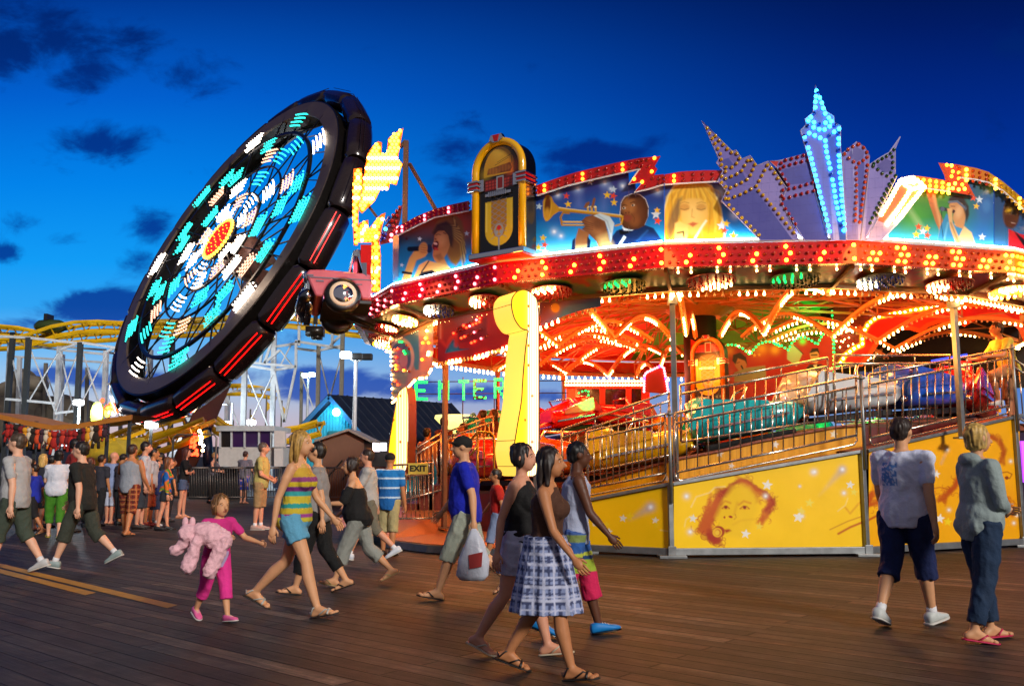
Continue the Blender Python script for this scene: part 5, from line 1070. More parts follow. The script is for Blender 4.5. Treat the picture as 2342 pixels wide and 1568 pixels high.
tower('skyline_tower', 'slanted board tower blazing with warm white bulbs, right end of the skyline', B,
      [(1195, 832), (1300, 805), (1418, 892), (1220, 1160), (1040, 1350), (915, 1350), (1010, 1170)],
      [([(1210, 840), (1300, 815), (1400, 890), (1270, 930)], '#e0b060'), ([(1200, 850), (1270, 940), (1060, 1200), (1010, 1180)], '#c05a30'), ([(1400, 900), (1280, 950), (1110, 1210), (1150, 1200)], '#c07a40')],
      [[(1200, 850), (1160, 920), (1110, 1015), (1070, 1080), (1035, 1140)], [(1290, 920), (1240, 1000), (1180, 1090), (1130, 1160), (1090, 1215)], [(1400, 900), (1330, 990), (1260, 1070), (1190, 1160), (1140, 1215)], [(1215, 840), (1300, 818), (1400, 885)], [(1290, 920), (1350, 905), (1400, 895)], [(1250, 860), (1300, 850), (1345, 880)], [(1215, 860), (1290, 915)]], 'warm', 'warm', 1, .02, .032, .07, '#c88040')
# ---------------------------------------------------------------- jukebox on the parapet
def plate(name, x0, x1, z0, z1, y, fn, parent, n=40, mask=None, m=None, M=None):
    nx = n; nz_ = max(2, int(n * (z1 - z0) / (x1 - x0))); mb = MB(); X = []; Y = []
    for i in range(nx + 1):
        for j in range(nz_ + 1):
            x = x0 + (x1 - x0) * i / nx; z = z0 + (z1 - z0) * j / nz_; mb.v.append((x, y, z)); X.append(x * 100); Y.append(-z * 100)
    for i in range(nx):
        for j in range(nz_):
            cx = x0 + (x1 - x0) * (i + .5) / nx; cz = z0 + (z1 - z0) * (j + .5) / nz_
            if mask is None or mask(cx, cz): mb.f.append((i * (nz_ + 1) + j, (i + 1) * (nz_ + 1) + j, (i + 1) * (nz_ + 1) + j + 1, i * (nz_ + 1) + j + 1))
    mb.m = [0] * len(mb.f); p = Paint(X, Y); fn(p); mb.c = p.c.clip(0, 1).tolist()
    if M is not None: mb.v = [tuple(M @ Vector(v)) for v in mb.v]
    return obj(name, mb, m or GLOSS_PAINT, parent, world=False, cols=True)
def jukebox(loc, rz, s, label, tubecol, bodycol, glow):
    t = thing('jukebox', label, 'jukebox', loc, rz); S = Matrix.Scale(s, 4)
    def lo(name, mb, m, smooth=False, par=None, **k):
        mb.v = [tuple(S @ Vector(v)) for v in mb.v]; return obj(name, mb, m, par or t, smooth, world=False, **k)
    def arch(r, y, z0=0.0, zc=1.42, n=20, xs=1.):
        return [Vector((-r, y, z0))] + [Vector((-r * math.cos(PI * i / n), y, zc + r * math.sin(PI * i / n))) for i in range(n + 1)] + [Vector((r, y, z0))]
    mb = MB(); mb.prism(arch(.5, -.1, .06), (0, .3, 0)); lo('cabinet', mb, bodycol)
    mb = MB(); mb.tube(arch(.455, -.12, .08), .062, 12); lo('light_tube', mb, tubecol, True)
    mb = MB()
    for sx_ in (-1, 1):
        mb = MB()
        for z in (1.13, 1.2, 1.27): mb.box((sx_ * .47, -.05, z), (.2, .3, .035)); mb.box((sx_ * .49, .06, z), (.06, .32, .035))
        mb.box((sx_ * .33, -.125, 1.2), (.09, .03, .2)); lo('chrome_band', mb, CHROME, bevel=.006); mb = MB()
        for z in (1.165, 1.235): mb.box((sx_ * .475, -.05, z), (.17, .28, .035))
        lo('red_band', mb, RED)
    mb = MB(); mb.box((0, -.03, .04), (1.06, .36, .09)); lo('base_plinth', mb, CHROME, bevel=.012)
    mb = MB(); mb.box((0, -.03, -.012), (1.04, .34, .02)); lo('plinth_underside', mb, RED)
    mb = MB(); mb.prism([(-.1, -.2, 1.98), (-.14, -.2, 1.9), (-.05, -.2, 1.84), (.05, -.2, 1.84), (.14, -.2, 1.9), (.1, -.2, 1.98), (.0, -.2, 1.95)], (0, .08, 0)); lo('crest', mb, CHROME, bevel=.006)
    mb = MB(); mb.prism([(-.06, -.212, 1.965), (-.03, -.212, 1.86), (.03, -.212, 1.86), (.06, -.212, 1.965)], (0, .012, 0)); lo('crest_badge', mb, RED)
    def face(p):
        p.c[:] = hexc('#050505')
        win = [(-30 * math.cos(PI * i / 16), -(142 + 36 * math.sin(PI * i / 16))) for i in range(17)]
        win = [(-30, -133)] + win + [(30, -133)]
        p.poly(win, '#d8981c', .8); p.glow(0, -172, 26, '#f0c040', .7); p.glow(26, -140, 20, '#f06018', .8); p.glow(-26, -138, 16, '#c8a010', .6)
        p.poly([(-24, -137), (-20, -146), (22, -150), (25, -141), (22, -135)], '#7a3a0c', .8); p.ell(-10, -141, 13, 5.5, '#b0681c', 5, .4); p.ell(10, -143, 13, 5.5, '#a0581c', 5, .4)
        for i in range(7): p.line([(-20 + 6 * i, -137), (-20 + 6 * i, -147)], .8, '#3a1c08', .8, .6)
        p.line([(-8, -150), (18, -158)], .7, '#3a2408', 1, .5); p.line([(-4, -154), (24, -163)], .7, '#3a2408', 1, .5); p.line([(24, -163), (24, -148)], .7, '#3a2408', 1, .5)
        p.poly([(-28, -110), (28, -110), (28, -128), (-28, -128)], '#701410', .6)
        for i in range(9):
            for j in range(3): p.poly([(-26 + 6 * i, -112 - 5 * j), (-21.5 + 6 * i, -112 - 5 * j), (-21.5 + 6 * i, -115.5 - 5 * j), (-26 + 6 * i, -115.5 - 5 * j)], '#c83828', .5, .8)
        p.poly([(-5, -109), (9, -109), (9, -131), (-5, -131)], '#a8acb0', .5); p.poly([(-3, -111), (7, -111), (7, -129), (-3, -129)], '#8a1a14', .5)
        U = [(-27, -92), (-27, -44)] + [(-27 * math.cos(PI * i / 12), -44 + 26 * math.sin(PI * i / 12)) for i in range(13)] + [(27, -44), (27, -92)]
        p.poly(U, '#e0b818', .8); p.line([(-24, -90), (-24, -44)], 2, '#f8e060', .8, 1.5); p.line([(24, -90), (24, -44)], 2, '#f0d040', .8, 1.5)
        gr_ = [(-15, -92), (-15, -50), (-10, -36), (0, -30), (10, -36), (15, -50), (15, -92)]
        p.poly(gr_, '#b07818', .6)
        for i in range(-6, 9):
            p.line([(-15, -30 - 9 * i), (15, -48 - 9 * i)], .9, '#8a9098', .9 if 0 <= i <= 6 else 0, .5); p.line([(15, -30 - 9 * i), (-15, -48 - 9 * i)], .9, '#8a9098', .9 if 0 <= i <= 6 else 0, .5)
        p.ell(0, -43, 9, 11, '#9aa0a6', 0, .1); p.ell(0, -43, 6.5, 8.5, '#c09030', 0, .1); p.ell(0, -47, 4, 4, '#d01818', 0, .2); p.line([(0, -30), (0, -8)], 3, '#9aa0a6', 1, .6); p.ell(-4, -40, 3, 3, '#9aa0a6', 0, .3); p.ell(4, -40, 3, 3, '#9aa0a6', 0, .3)
    plate('front_panel', -.375 * s, .375 * s, .1 * s, 1.82 * s, -.108 * s, face, t, 90, lambda x, z: z < 1.42 * s or x * x + (z - 1.42 * s) ** 2 < (.375 * s) ** 2)
    mb = MB(); mb.box((0, -.125, 1.02), (.5, .03, .05)); 
    for i in range(9): mb.box((-.16 + .04 * i, -.15, 1.02), (.026, .03, .085))
    lo('key_bar', mb, CHROME, bevel=.004)
    if glow:
        mb = MB(); mb.tube([(x * 1.09, y + .02, z) for x, y, z in arch(.455, -.14, .1)], .006, 5); lo('edge_glow', mb, mat('neon_amber', '#ffb040', .4, emit='#ffa030', es=2.5))
    return t
amber_tube = mat('amber_plastic', '#e0a408', .16, coat=.6, emit='#d89000', es=.10, nz=.12, ns=2)
jb = hit(7.93)(1150, 590)
jukebox(jb, R_(-35), 1.0, 'big black and yellow jukebox mounted on the front of the canopy', amber_tube, BLACK, True)
jukebox((4.2, 18.9, 2.62), R_(-35), .74, 'smaller orange jukebox standing against the centre pole inside the ride', mat('orange_plastic', '#d8741c', .25, nz=.2), mat('jukebox_dark', '#0c0604', .4), False)
# ---------------------------------------------------------------- blazing lightning sign, left corner of the canopy
ph = plane_hit(17.2); pb = plane_hit(17.28)
sg = thing('lightning_sign', 'blazing lightning bolt sign packed with yellow bulbs on the left corner of the canopy', 'light-up sign', ph(845, 640))
bolt = [(588, 180), (560, 330), (540, 440), (582, 478), (556, 570), (530, 662), (478, 640), (462, 702), (398, 690), (350, 790), (290, 850), (240, 898), (216, 870), (240, 700), (260, 560), (285, 400), (330, 330), (375, 292), (408, 300), (405, 395), (450, 400), (460, 270), (505, 230)]
strip_ = [(170, 520), (240, 515), (242, 640), (222, 800), (210, 900), (205, 1165), (172, 1165), (160, 900), (165, 650)]
burst = [(180, 1140), (175, 1040), (220, 980), (290, 950), (300, 1030), (340, 970), (400, 905), (440, 890), (410, 1010), (385, 1130), (400, 1250), (395, 1560), (325, 1560), (335, 1250), (320, 1140)]
SB = Bulbs(sg, 100); smat = mat('sign_yellow', '#c86a08', .4)
for pl_, st_, kd in ((bolt, 33, 'yellow'), (strip_, 33, 'yellow'), (burst, 34, 'amber')):
    pts = pt_seq(C, pl_); cutout('sign_board', pts, smat, pb, ph, parent=sg)
    xs = [p[0] for p in pl_]; ys = [p[1] for p in pl_]; r = 0; y = min(ys)
    while y < max(ys):
        x = min(xs) + (st_ / 2 if r % 2 else 0)
        while x < max(xs):
            if inside(pl_, x, y) and inside(pl_, x + 10, y) and inside(pl_, x - 10, y):
                k = kd if kd == 'yellow' and (y > 330 or x > 500) else ('warm' if random.random() < .22 else 'yellow' if kd == 'yellow' else 'amber')
                if kd == 'yellow' and 420 < y < 850 and (r % 3 == 0): k = 'warm'
                SB.add(ph(*C(x, y)) + Vector((0, -.03, 0)), k, .034)
            x += st_
        y += st_ * .86; r += 1
fan = [(580, 822), (565, 940), (520, 1090), (480, 1140), (395, 1160), (385, 1100), (440, 990), (490, 930)]
cutout('sign_board', pt_seq(C, fan), mat('sign_dark', '#5a1018', .4), pb, ph, parent=sg)
for x, y, k in [(560, 850, 'dred'), (535, 880, 'dred'), (505, 915, 'dred'), (540, 920, 'dred'), (495, 960, 'dred'), (530, 965, 'dred'), (545, 1020, 'rose'), (540, 1055, 'rose'), (490, 1080, 'rose'), (485, 1125, 'rose'), (510, 1125, 'rose'), (470, 1000, 'dblue'), (440, 1030, 'cyan'), (455, 960, 'dblue'), (470, 935, 'dblue'), (410, 1065, 'dblue'), (440, 1075, 'dblue'), (405, 1100, 'dblue'), (430, 1110, 'dblue'), (395, 1125, 'dblue'), (505, 1000, 'dred'), (510, 1040, 'dred')]: SB.add(ph(*C(x, y)) + Vector((0, -.03, 0)), k, .036)
SB.done()
mb = MB(); q = plane_hit(17.6); brown = mat('brown_beam')
mb.bar(q(*C(612, 290)), q(*C(600, 985)), .1, .1); mb.bar(q(*C(560, 340)), q(*C(612, 290)), .07); mb.bar(q(*C(575, 500)), q(*C(615, 480)), .07); mb.bar(q(*C(640, 480)), plane_hit(17.2)(*C(860, 865)), .06); mb.bar(q(*C(300, 840)), q(*C(365, 925)), .05)
obj('support_frame', mb, mat('sign_frame', '#6a4a3a', .5, .3, nz=.2), sg)
lamp('sign_glow', ph(*C(420, 560)) + Vector((0, -1.2, 0)), '#ffa030', 25, .3, sg)
# ---------------------------------------------------------------- pink car nose sticking out of the corner
D_ = crop(1100, 900, 3.484)
cl = plane_hit(16.6)(*D_(640, 690)); th = R_(196)
car = thing('display_car', 'front half of a pink fifties car jutting out of the canopy corner', 'display car', cl, th)
def co(name, mb, m, smooth=False, par=None, bevel=0, auto=None):
    Rl = Matrix.Rotation(R_(14), 4, 'X'); mb.v = [tuple(Rl @ Vector(v)) for v in mb.v]; return obj(name, mb, m, par or car, smooth, world=False, bevel=bevel, auto=auto)
pink = mat('pink_car_paint', '#c8606a', .2, coat=.7, nz=.1, ns=3)
# local: x forward, y to the far side, z up; near side of the car at y=+.0 (camera side is -y after turning)
prof = [(-.55, -.12), (-.55, .42), (-.1, .44), (.35, .46), (.62, .44), (.68, .36), (.62, .2), (.56, .06), (.5, -.1), (.36, -.1)] + [(.33 * math.cos(a), -.06 + .36 * math.sin(a)) for a in np.linspace(.1, PI - .1, 12)] + [(-.36, -.12)]
mb = MB(); mb.prism([(x, .04, z) for x, z in prof], (0, -1.0, 0)); co('body', mb, pink, bevel=.035, auto=R_(40))
mb = MB(); mb.box((.02, .05, .27), (1.2, .02, .022)); mb.box((.6, .04, .31), (.12, .03, .03)); mb.box((.42, .05, .2), (.14, .015, .03)); mb.box((-.3, .05, .17), (.14, .015, .02)); co('chrome_trim', mb, CHROME)
mb = MB(); mb.tube([(.6, .06, -.06), (.68, .0, -.1), (.72, -.5, -.12), (.68, -1.0, -.1), (.6, -1.05, -.06)], [.1, .13, .13, .13, .1], 10); mb.box((.6, -.5, -.2), (.12, .9, .2)); co('bumper', mb, mat('smoky_chrome', '#6a6e74', .14, 1.), True)
mb = MB(); mb.box((.63, -.48, .12), (.05, .9, .22)); 
co('grille', mb, CHROME)
for y in (-.12, -.84):
    mb = MB(); mb.lathe([(.1, 0), (.12, .05), (.1, .09), (.01, .1)], (.62, y, .34), Vector((1, 0, 0)), 14); co('headlight', mb, CHROME, True)
for y0, s in ((.1, 1), (-1.06, -1)):
    w_ = MB(); w_.lathe([(.2, -.1), (.31, -.1), (.34, -.06), (.345, 0), (.34, .06), (.31, .09), (.25, .1)], (0, y0 - .06 * s, -.08), Vector((0, s, 0)), 28); wo = co('wheel', w_, mat('tyre', '#0a0a0a', .35, nz=.2), True)
    mb = MB(); mb.lathe([(.19, .095), (.255, .1), (.25, .115), (.19, .115)], (0, y0 - .06 * s, -.08), Vector((0, s, 0)), 28); co('whitewall', mb, mat('whitewall', '#e0c8a8', .5), True, wo)
    mb = MB(); mb.lathe([(.195, .1), (.18, .13), (.12, .15), (.05, .175), (.005, .18)], (0, y0 - .06 * s, -.08), Vector((0, s, 0)), 24); co('hubcap', mb, CHROME, True, wo)
mb = MB(); mb.box((-.1, -.5, -.16), (.9, .96, .06)); mb.box((0, -.5, -.08), (.06, 1.0, .06)); mb.bar((-.1, -.5, -.15), (-.7, -.6, -.35), .1); mb.bar((0, -.7, -.18), (-.6, -.7, -.4), .06); co('chassis', mb, mat('chassis_black', '#080808', .5))
mb = MB(); mb.bar((-.42, .02, .44), (-.3, .02, .86), .06); mb.bar((-.42, -.96, .44), (-.3, -.96, .86), .06); mb.bar((-.3, .04, .84), (-.3, -.98, .84), .2, .12); mb.box((-.34, -.5, .92), (.2, 1.0, .05)); co('windscreen_frame', mb, CHROME, bevel=.015)
mb = MB(); mb.add([(-.40, 0, .46), (-.40, -.94, .46), (-.32, -.94, .8), (-.32, 0, .8)], [(0, 1, 2, 3)]); co('windscreen', mb, mat('dark_glass', '#101820', .08, spec=.8))
mb = MB(); mb.box((-.32, -.5, .72), (.04, .7, .34)); co('seat', mb, mat('seat_red', '#b01008', .35, coat=.3))
rb = plane_hit(16.8); mb = MB()
for z0, z1, x0, x1 in ((60, 300, 880, 1020), (300, 555, 900, 1015), (590, 780, 865, 1010)):
    p = [rb(*D_(x0, z0)), rb(*D_(x1, z0)), rb(*D_(x1, z1)), rb(*D_(x0, z1))]; mb.prism(p, (0, .2, 0))
obj('mount_block', mb, mat('mount_red', '#d01008', .3, coat=.3), car)
mb = MB(); mb.prism([rb(*D_(x, y)) + Vector((0, -.03, 0)) for x, y in ((905, 300), (962, 300), (962, 525), (905, 520))], (0, .02, 0)); obj('side_trim', mb, CHROME, car)
# ---------------------------------------------------------------- glowing yellow guitar shaped columns at the entrance
E_ = crop(1250, 1000, 2.24); G_ = crop(1700, 1500, 2.24); H_ = crop(900, 1500, 2.24)
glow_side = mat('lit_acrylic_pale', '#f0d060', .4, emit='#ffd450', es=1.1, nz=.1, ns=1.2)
glow_face = mat('lit_acrylic_face', '#ffffff', .35, attr=True, emit='#ffffff', es=1.05, spec=.3)
def guitar(front, Y, ext, label, strings, botg, seams):
    pts = list(front)
    for _ in range(2): pts = [q for i in range(len(pts)) for q in (tuple(.8 * a + .2 * b for a, b in zip(pts[i], pts[(i + 1) % len(pts)])), tuple(.2 * a + .8 * b for a, b in zip(pts[i], pts[(i + 1) % len(pts)])))]
    fh = plane_hit(Y); t = thing('guitar_column', label, 'light column', fh(*pts[-1]))
    F0 = [fh(*p) for p in pts]; n = len(pts); mb = MB(); ex = Vector(ext)
    mb.add(F0 + [p + ex for p in F0], [tuple(range(n, 2 * n))] + [(i, n + i, n + (i + 1) % n, (i + 1) % n) for i in range(n)])
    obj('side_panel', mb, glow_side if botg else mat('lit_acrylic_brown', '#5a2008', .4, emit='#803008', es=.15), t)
    x0, x1 = strings
    def pnt(p):
        p.vgrad([(600, '#f4c81c'), (860, '#f8b818'), (1000, '#f8d020'), (1100, '#f4c020')]); p.mix(np.exp(-((p.x - x1) / 16) ** 2) * .85, '#f07a10')
        p.mix(np.exp(-((p.x - (x0 * .45 + x1 * .55)) / 11) ** 2) * .9, '#fff2a0')
        for i in range(5):
            x = x0 + (x1 - x0) * (.1 + .2 * i); p.line([(x, 0), (x, 2000)], 1.8, '#ffffff', .95, 1.2)
        for y in (700, 745, 790, 835, 905, 960, 1010): p.ell(x0 - 5 + (y % 3) * 8, y, 2.6, 3.4, '#a86008', 0, .4)
    board('front_panel', pts, pnt, lambda a, b: fh(a, b) + Vector((0, -.004, 0)), t, 1.5, m=glow_face)
    mb = MB(); mb.tube([p + Vector((0, -.006, 0)) for p in F0], .009, 5, closed=True); obj('edge_trim', mb, mat('trim_brown', '#5a2c0c', .4), t)
    mb = MB()
    for i in [4 * q for q in seams]: mb.tube([F0[i] + Vector((0, -.01, 0)), F0[i] + ex + Vector((-.004 if ext[0] < 0 else .004, 0, 0))], .005, 5)
    obj('seam', mb, mat('trim_brown'), t)
    c = fh((x0 + x1) / 2 - 10, 900); lamp('column_glow', c + Vector((-.4 if ext[0] < 0 else -.2, -.7, 0)), '#ffc040', 26, .3, t); return t
f1 = pt_seq(E_, [(1495, 340), (1500, 262), (1540, 208), (1600, 188), (1662, 214), (1728, 290), (1728, 900), (1728, 1480)]) + pt_seq(G_, [(718, 340), (718, 640), (560, 640), (535, 590), (512, 480), (508, 400), (540, 200), (575, 0)]) + pt_seq(E_, [(1590, 960), (1610, 720), (1632, 560), (1640, 535), (1575, 520), (1520, 440)])
guitar(f1, 13.55, (-.29, .48, -.0), 'tall glowing yellow guitar-neck column at the front of the ride entrance', (1206, 1232), True, (0, 2, 11, 13, 19))
f2 = pt_seq(E_, [(545, 1050), (632, 985), (632, 1500)]) + pt_seq(H_, [(1410, 330), (1408, 600), (1300, 600), (1258, 560), (1245, 440), (1258, 330)]) + pt_seq(E_, [(500, 1290), (530, 1130)])
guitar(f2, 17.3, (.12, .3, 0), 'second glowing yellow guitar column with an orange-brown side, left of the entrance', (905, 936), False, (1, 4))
# ---------------------------------------------------------------- yellow ramp wall along the front
BP = [gnd(1340, 1264), gnd(1535, 1274), gnd(1980, 1270), gnd(2338, 1249)]
SN = []
for i in range(3):
    d = (BP[i + 1] - BP[i]).normalized(); n = Vector((d.y, -d.x, 0)); SN.append((BP[i], d, n))
def seg_hit(i, off=0.):
    q, d, n = SN[i]; q = q + n * off
    return lambda px, py: (lambda r: CAM + r * ((q - CAM).dot(n) / r.dot(n)))(ray(px, py))
ramp = thing('exit_ramp', 'yellow painted ramp wall with white stars and a singer face along the front', 'ramp', BP[1])
J_ = crop(2150, 1700, 2342 / 900); L_ = crop(2840, 1500, 2.24); M_ = crop(2840, 900, 2.24); N_ = crop(1950, 950, 2.24)
tops = [((1340, 1143), (1535, 1106)), ((1535, 1106), (1980, 1030)), ((1980, 1030), (2338, 949))]
xr = [(1343, 1531), (1541, 1974), (1987, 2332)]
wallm = mat('wall_paint', '#ffffff', .38, attr=True, nz=.07, ns=1.6, spec=.4, bump=.03, bs=5)
YW = '#ffcc00'
def soft_hair(p, pts, w, col, n=3, seed=0):
    g = np.random.default_rng(seed)
    for k in range(n):
        q = [(x + g.normal(0, w * .5), y + g.normal(0, w * .5)) for x, y in pts]; p.line(q, w * g.uniform(.4, .9), col, .5, 5)
    for k in range(n * 5):
        i = int(g.integers(len(pts) - 1)); t = g.uniform(); x = pts[i][0] * (1 - t) + pts[i + 1][0] * t + g.normal(0, w * .7); y = pts[i][1] * (1 - t) + pts[i + 1][1] * t + g.normal(0, w * .7); a = g.uniform(0, 6.28); r = w * g.uniform(.25, .6)
        p.line([(x + r * math.cos(a + u), y + r * math.sin(a + u)) for u in (0, .8, 1.6, 2.4, 3.2)], w * .12, col, .7, 2)
def comet(p, x, y, x2, y2, r):
    for i in range(14):
        t = i / 13; p.glow(x + (x2 - x) * t, y + (y2 - y) * t, r * (1 - .5 * t), '#b8a8a8', .30 * (1 - t) + .06)
    p.glow(x, y, r * 1.1, '#b8b0c0', .8); p.glow(x, y, r * .55, '#ffffff', .95)
def swall0(p):
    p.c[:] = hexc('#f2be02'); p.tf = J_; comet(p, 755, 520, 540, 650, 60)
    for x, y, r, c in ((485, 630, 42, '#d8d8cc'), (550, 610, 50, '#f0c818'), (800, 650, 40, '#e0dcc8'), (345, 760, 40, '#e0e0d8'), (325, 690, 40, '#f0c818'), (285, 785, 38, '#efc416'), (810, 700, 36, '#efc416'), (205, 690, 24, '#e0d8c8')): p.star(x, y, r, c, 8)
    p.line([(850, 745), (960, 760), (1040, 735)], 8, '#f0e0a0', .6, 3)
def swall1(p):
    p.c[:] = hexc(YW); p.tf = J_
    dk, md = '#a82c08', '#c8580c'
    for pts, w, c, n, s in (([(1540, 330), (1450, 420), (1390, 520), (1340, 640), (1290, 720), (1330, 810), (1400, 850)], 62, dk, 9, 1), ([(1400, 460), (1340, 560), (1280, 690), (1270, 740)], 70, md, 7, 2), ([(1530, 320), (1620, 270), (1700, 260), (1780, 330), (1860, 370), (1900, 420)], 26, dk, 7, 3), ([(1700, 290), (1780, 400), (1800, 480)], 30, md, 4, 4), ([(1900, 430), (1930, 480), (1890, 560), (1870, 640), (1820, 670)], 46, md, 7, 5), ([(1940, 420), (1950, 500), (1900, 560)], 34, dk, 4, 6), ([(1330, 790), (1400, 850), (1430, 880)], 60, dk, 4, 7), ([(1640, 255), (1740, 310), (1850, 390)], 60, md, 3, 8)):
        soft_hair(p, pts, w, c, n, s)
    p.poly([(1545, 330), (1640, 300), (1720, 330), (1800, 440), (1800, 560), (1760, 680), (1640, 830), (1500, 800), (1420, 700), (1390, 620), (1450, 480)], '#f4c408', 16)
    for x, y, w in ((1488, 520, 34), (1672, 522, 44)):
        p.line([(x - w, y + 14), (x - w * .3, y - 12), (x + w * .4, y - 10), (x + w, y + 14)], 9, dk, .9, 3); p.ell(x, y + 2, 17, 15, '#8a1c04', 0, .5); p.line([(x - w, y + 12), (x, y + 22), (x + w, y + 14)], 4, md, .7, 3)
        p.line([(x - w * 1.3, y - 24), (x - w * .2, y - 60), (x + w * 1.3, y - 40)], 11, md, .75, 6)
    p.line([(1600, 480), (1570, 590)], 12, '#d8920c', .6, 8); p.ell(1535, 615, 20, 12, dk, 15, .6); p.ell(1475, 620, 9, 12, dk, 10, .6); p.line([(1580, 590), (1590, 620), (1570, 640)], 5, dk, .7, 3); p.line([(1560, 690), (1640, 650), (1770, 640)], 6, '#d8920c', .4, 8)
    p.poly([(1470, 740), (1520, 735), (1540, 750), (1490, 775)], dk, 5); p.ell(1420, 760, 58, 56, '#a83408', 10, .2); p.ell(1405, 768, 46, 46, '#f0b81c', 10, .2); p.ell(1410, 768, 30, 34, '#d07a10', 10, .2); p.ell(1404, 770, 22, 26, '#f0c030', 10, .3)
    for x, y, r, c in ((1168, 632, 46, '#e4e0d0'), (1895, 305, 56, '#ece8dc'), (1682, 782, 52, '#ece8dc'), (2195, 620, 58, '#f0ece0'), (2225, 570, 46, '#f4d858'), (1815, 710, 44, '#f0d040'), (2305, 480, 48, '#f4dc50')): p.star(x, y, r, c, 8)
    for x, y, r in ((1105, 415, 55), (1140, 762, 50), (1875, 412, 44), (2340, 180, 50), (2210, 318, 24), (2230, 610, 40)): p.glow(x, y, r, '#d8d0c8', .75); p.glow(x, y, r * .45, '#ffffff', .95)
    p.line([(1085, 710), (1100, 640), (1160, 600)], 7, '#f8e8a0', .6, 4); p.line([(1150, 520), (1200, 420), (1330, 380), (1380, 330), (1480, 320)], 8, '#f8e8b0', .6, 4)
    p.tf = L_; comet(p, 715, 580, 520, 800, 45)
    for x, y, r, c in ((80, 712, 42, '#ece8dc'), (350, 975, 44, '#f0ece0'), (365, 925, 36, '#f4d858'), (440, 862, 36, '#f4dc50'), (780, 710, 40, '#ece8dc'), (812, 770, 34, '#f4dc50')): p.star(x, y, r, c, 8)
    for x, y, r in ((482, 600, 42), (728, 778, 40), (70, 805, 26), (358, 722, 16)): p.glow(x, y, r, '#e0d0c0', .7); p.glow(x, y, r * .45, '#ffffff', .95)
    p.line([(680, 1120), (780, 1065), (890, 1020)], 17, '#b83808', .9, 3); p.line([(610, 1085), (760, 1015), (890, 970)], 7, '#b04008', .8, 3); p.line([(740, 900), (780, 950), (840, 880), (890, 830)], 10, '#c85a0c', .6, 5); p.line([(675, 930), (740, 880), (760, 820)], 6, '#f8e8a0', .7, 3)
    p.speck(.025, 30, 4)
def swall2(p):
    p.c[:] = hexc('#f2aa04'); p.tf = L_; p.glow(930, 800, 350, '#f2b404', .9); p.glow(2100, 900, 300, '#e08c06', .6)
    p.line([(915, 1015), (1040, 950)], 17, '#b83808', .9, 3); soft_hair(p, [(1000, 740), (950, 820), (900, 900), (1000, 850)], 40, '#b84408', 5, 11); soft_hair(p, [(1940, 290), (2030, 330), (2070, 430), (2050, 530)], 26, '#a83c08', 5, 12); soft_hair(p, [(1690, 640), (1640, 730), (1560, 800), (1540, 850)], 40, '#b84808', 7, 13); soft_hair(p, [(2080, 840), (2130, 900), (2150, 940)], 40, '#b04408', 5, 14)
    p.line([(1480, 740), (1530, 730), (1600, 745)], 8, '#a83808', .8, 3); p.line([(2040, 610), (2100, 600), (2140, 620), (2120, 655), (2095, 650)], 8, '#8a3408', .9, 2); p.ell(2095, 650, 15, 15, '#8a3408')
    for x, y, r, c in ((1535, 992, 44, '#f0ece0'), (1600, 1020, 42, '#f4d01c'), (1505, 620, 36, '#ece8dc'), (1485, 480, 32, '#f0c818'), (1050, 1025, 40, '#ece4d4'), (2190, 910, 36, '#e8a010')): p.star(x, y, r, c, 8)
    for x, y, r in ((1610, 920, 30), (2180, 965, 28), (2155, 1030, 28), (2128, 512, 28), (1595, 415, 30), (1460, 660, 26)): p.glow(x, y, r, '#e0d0b0', .8); p.glow(x, y, r * .45, '#ffffff', .9)
    p.line([(1590, 430), (1545, 530)], 16, '#c8a888', .6, 8); p.speck(.03, 30, 5)
for i, fn in enumerate((swall0, swall1, swall2)):
    (xa, ya), (xb, yb) = tops[i]; tl = lambda x, xa=xa, ya=ya, xb=xb, yb=yb: ya + (yb - ya) * (x - xa) / (xb - xa)
    zb = .13; h = seg_hit(i); base = {}
    def bt(x, h=h):
        lo, hi = 900, 1400
        for _ in range(28):
            m = (lo + hi) / 2
            if h(x, m).z > zb: lo = m
            else: hi = m
        return lo
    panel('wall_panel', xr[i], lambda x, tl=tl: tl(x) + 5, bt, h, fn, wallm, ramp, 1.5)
    # steel frame: base beam, top rail, post
    q, d, n = SN[i]; a, b_ = BP[i], BP[i + 1]; mb = MB(); u_ = Vector((0, 0, 1))
    mb.bar(a + u_ * .085 + n * .02 + d * .03, b_ + u_ * .085 + n * .02 - d * .03, .09, .1); obj('base_beam', mb, STEEL, ramp, bevel=.006); mb = MB(); ta, tb = h(*tops[i][0]), h(*tops[i][1]); ta = ta + n * .015; tb = tb + n * .015
    mb.bar(ta + d * .02, tb - d * .02, .06, .05); obj('top_rail', mb, STEEL, ramp, bevel=.006)
    # walking surface and inner wall
    w_ = .6; tai, tbi = ta - n * w_, tb - n * w_; mb = MB()
    mb.add([ta - n * .03, tb - n * .03, tbi, tai, ta - n * .03 - u_ * .06, tb - n * .03 - u_ * .06, tbi - u_ * .06, tai - u_ * .06], [(0, 1, 2, 3), (7, 6, 5, 4), (0, 4, 5, 1), (2, 6, 7, 3)])
    obj('walkway_plate', mb, mat('rust_plate', '#8a4a30', .5, .3, nz=.35, ns=7, bump=.3, bs=70), ramp)
    for j in range(2 if i == 0 else 1):
        pass
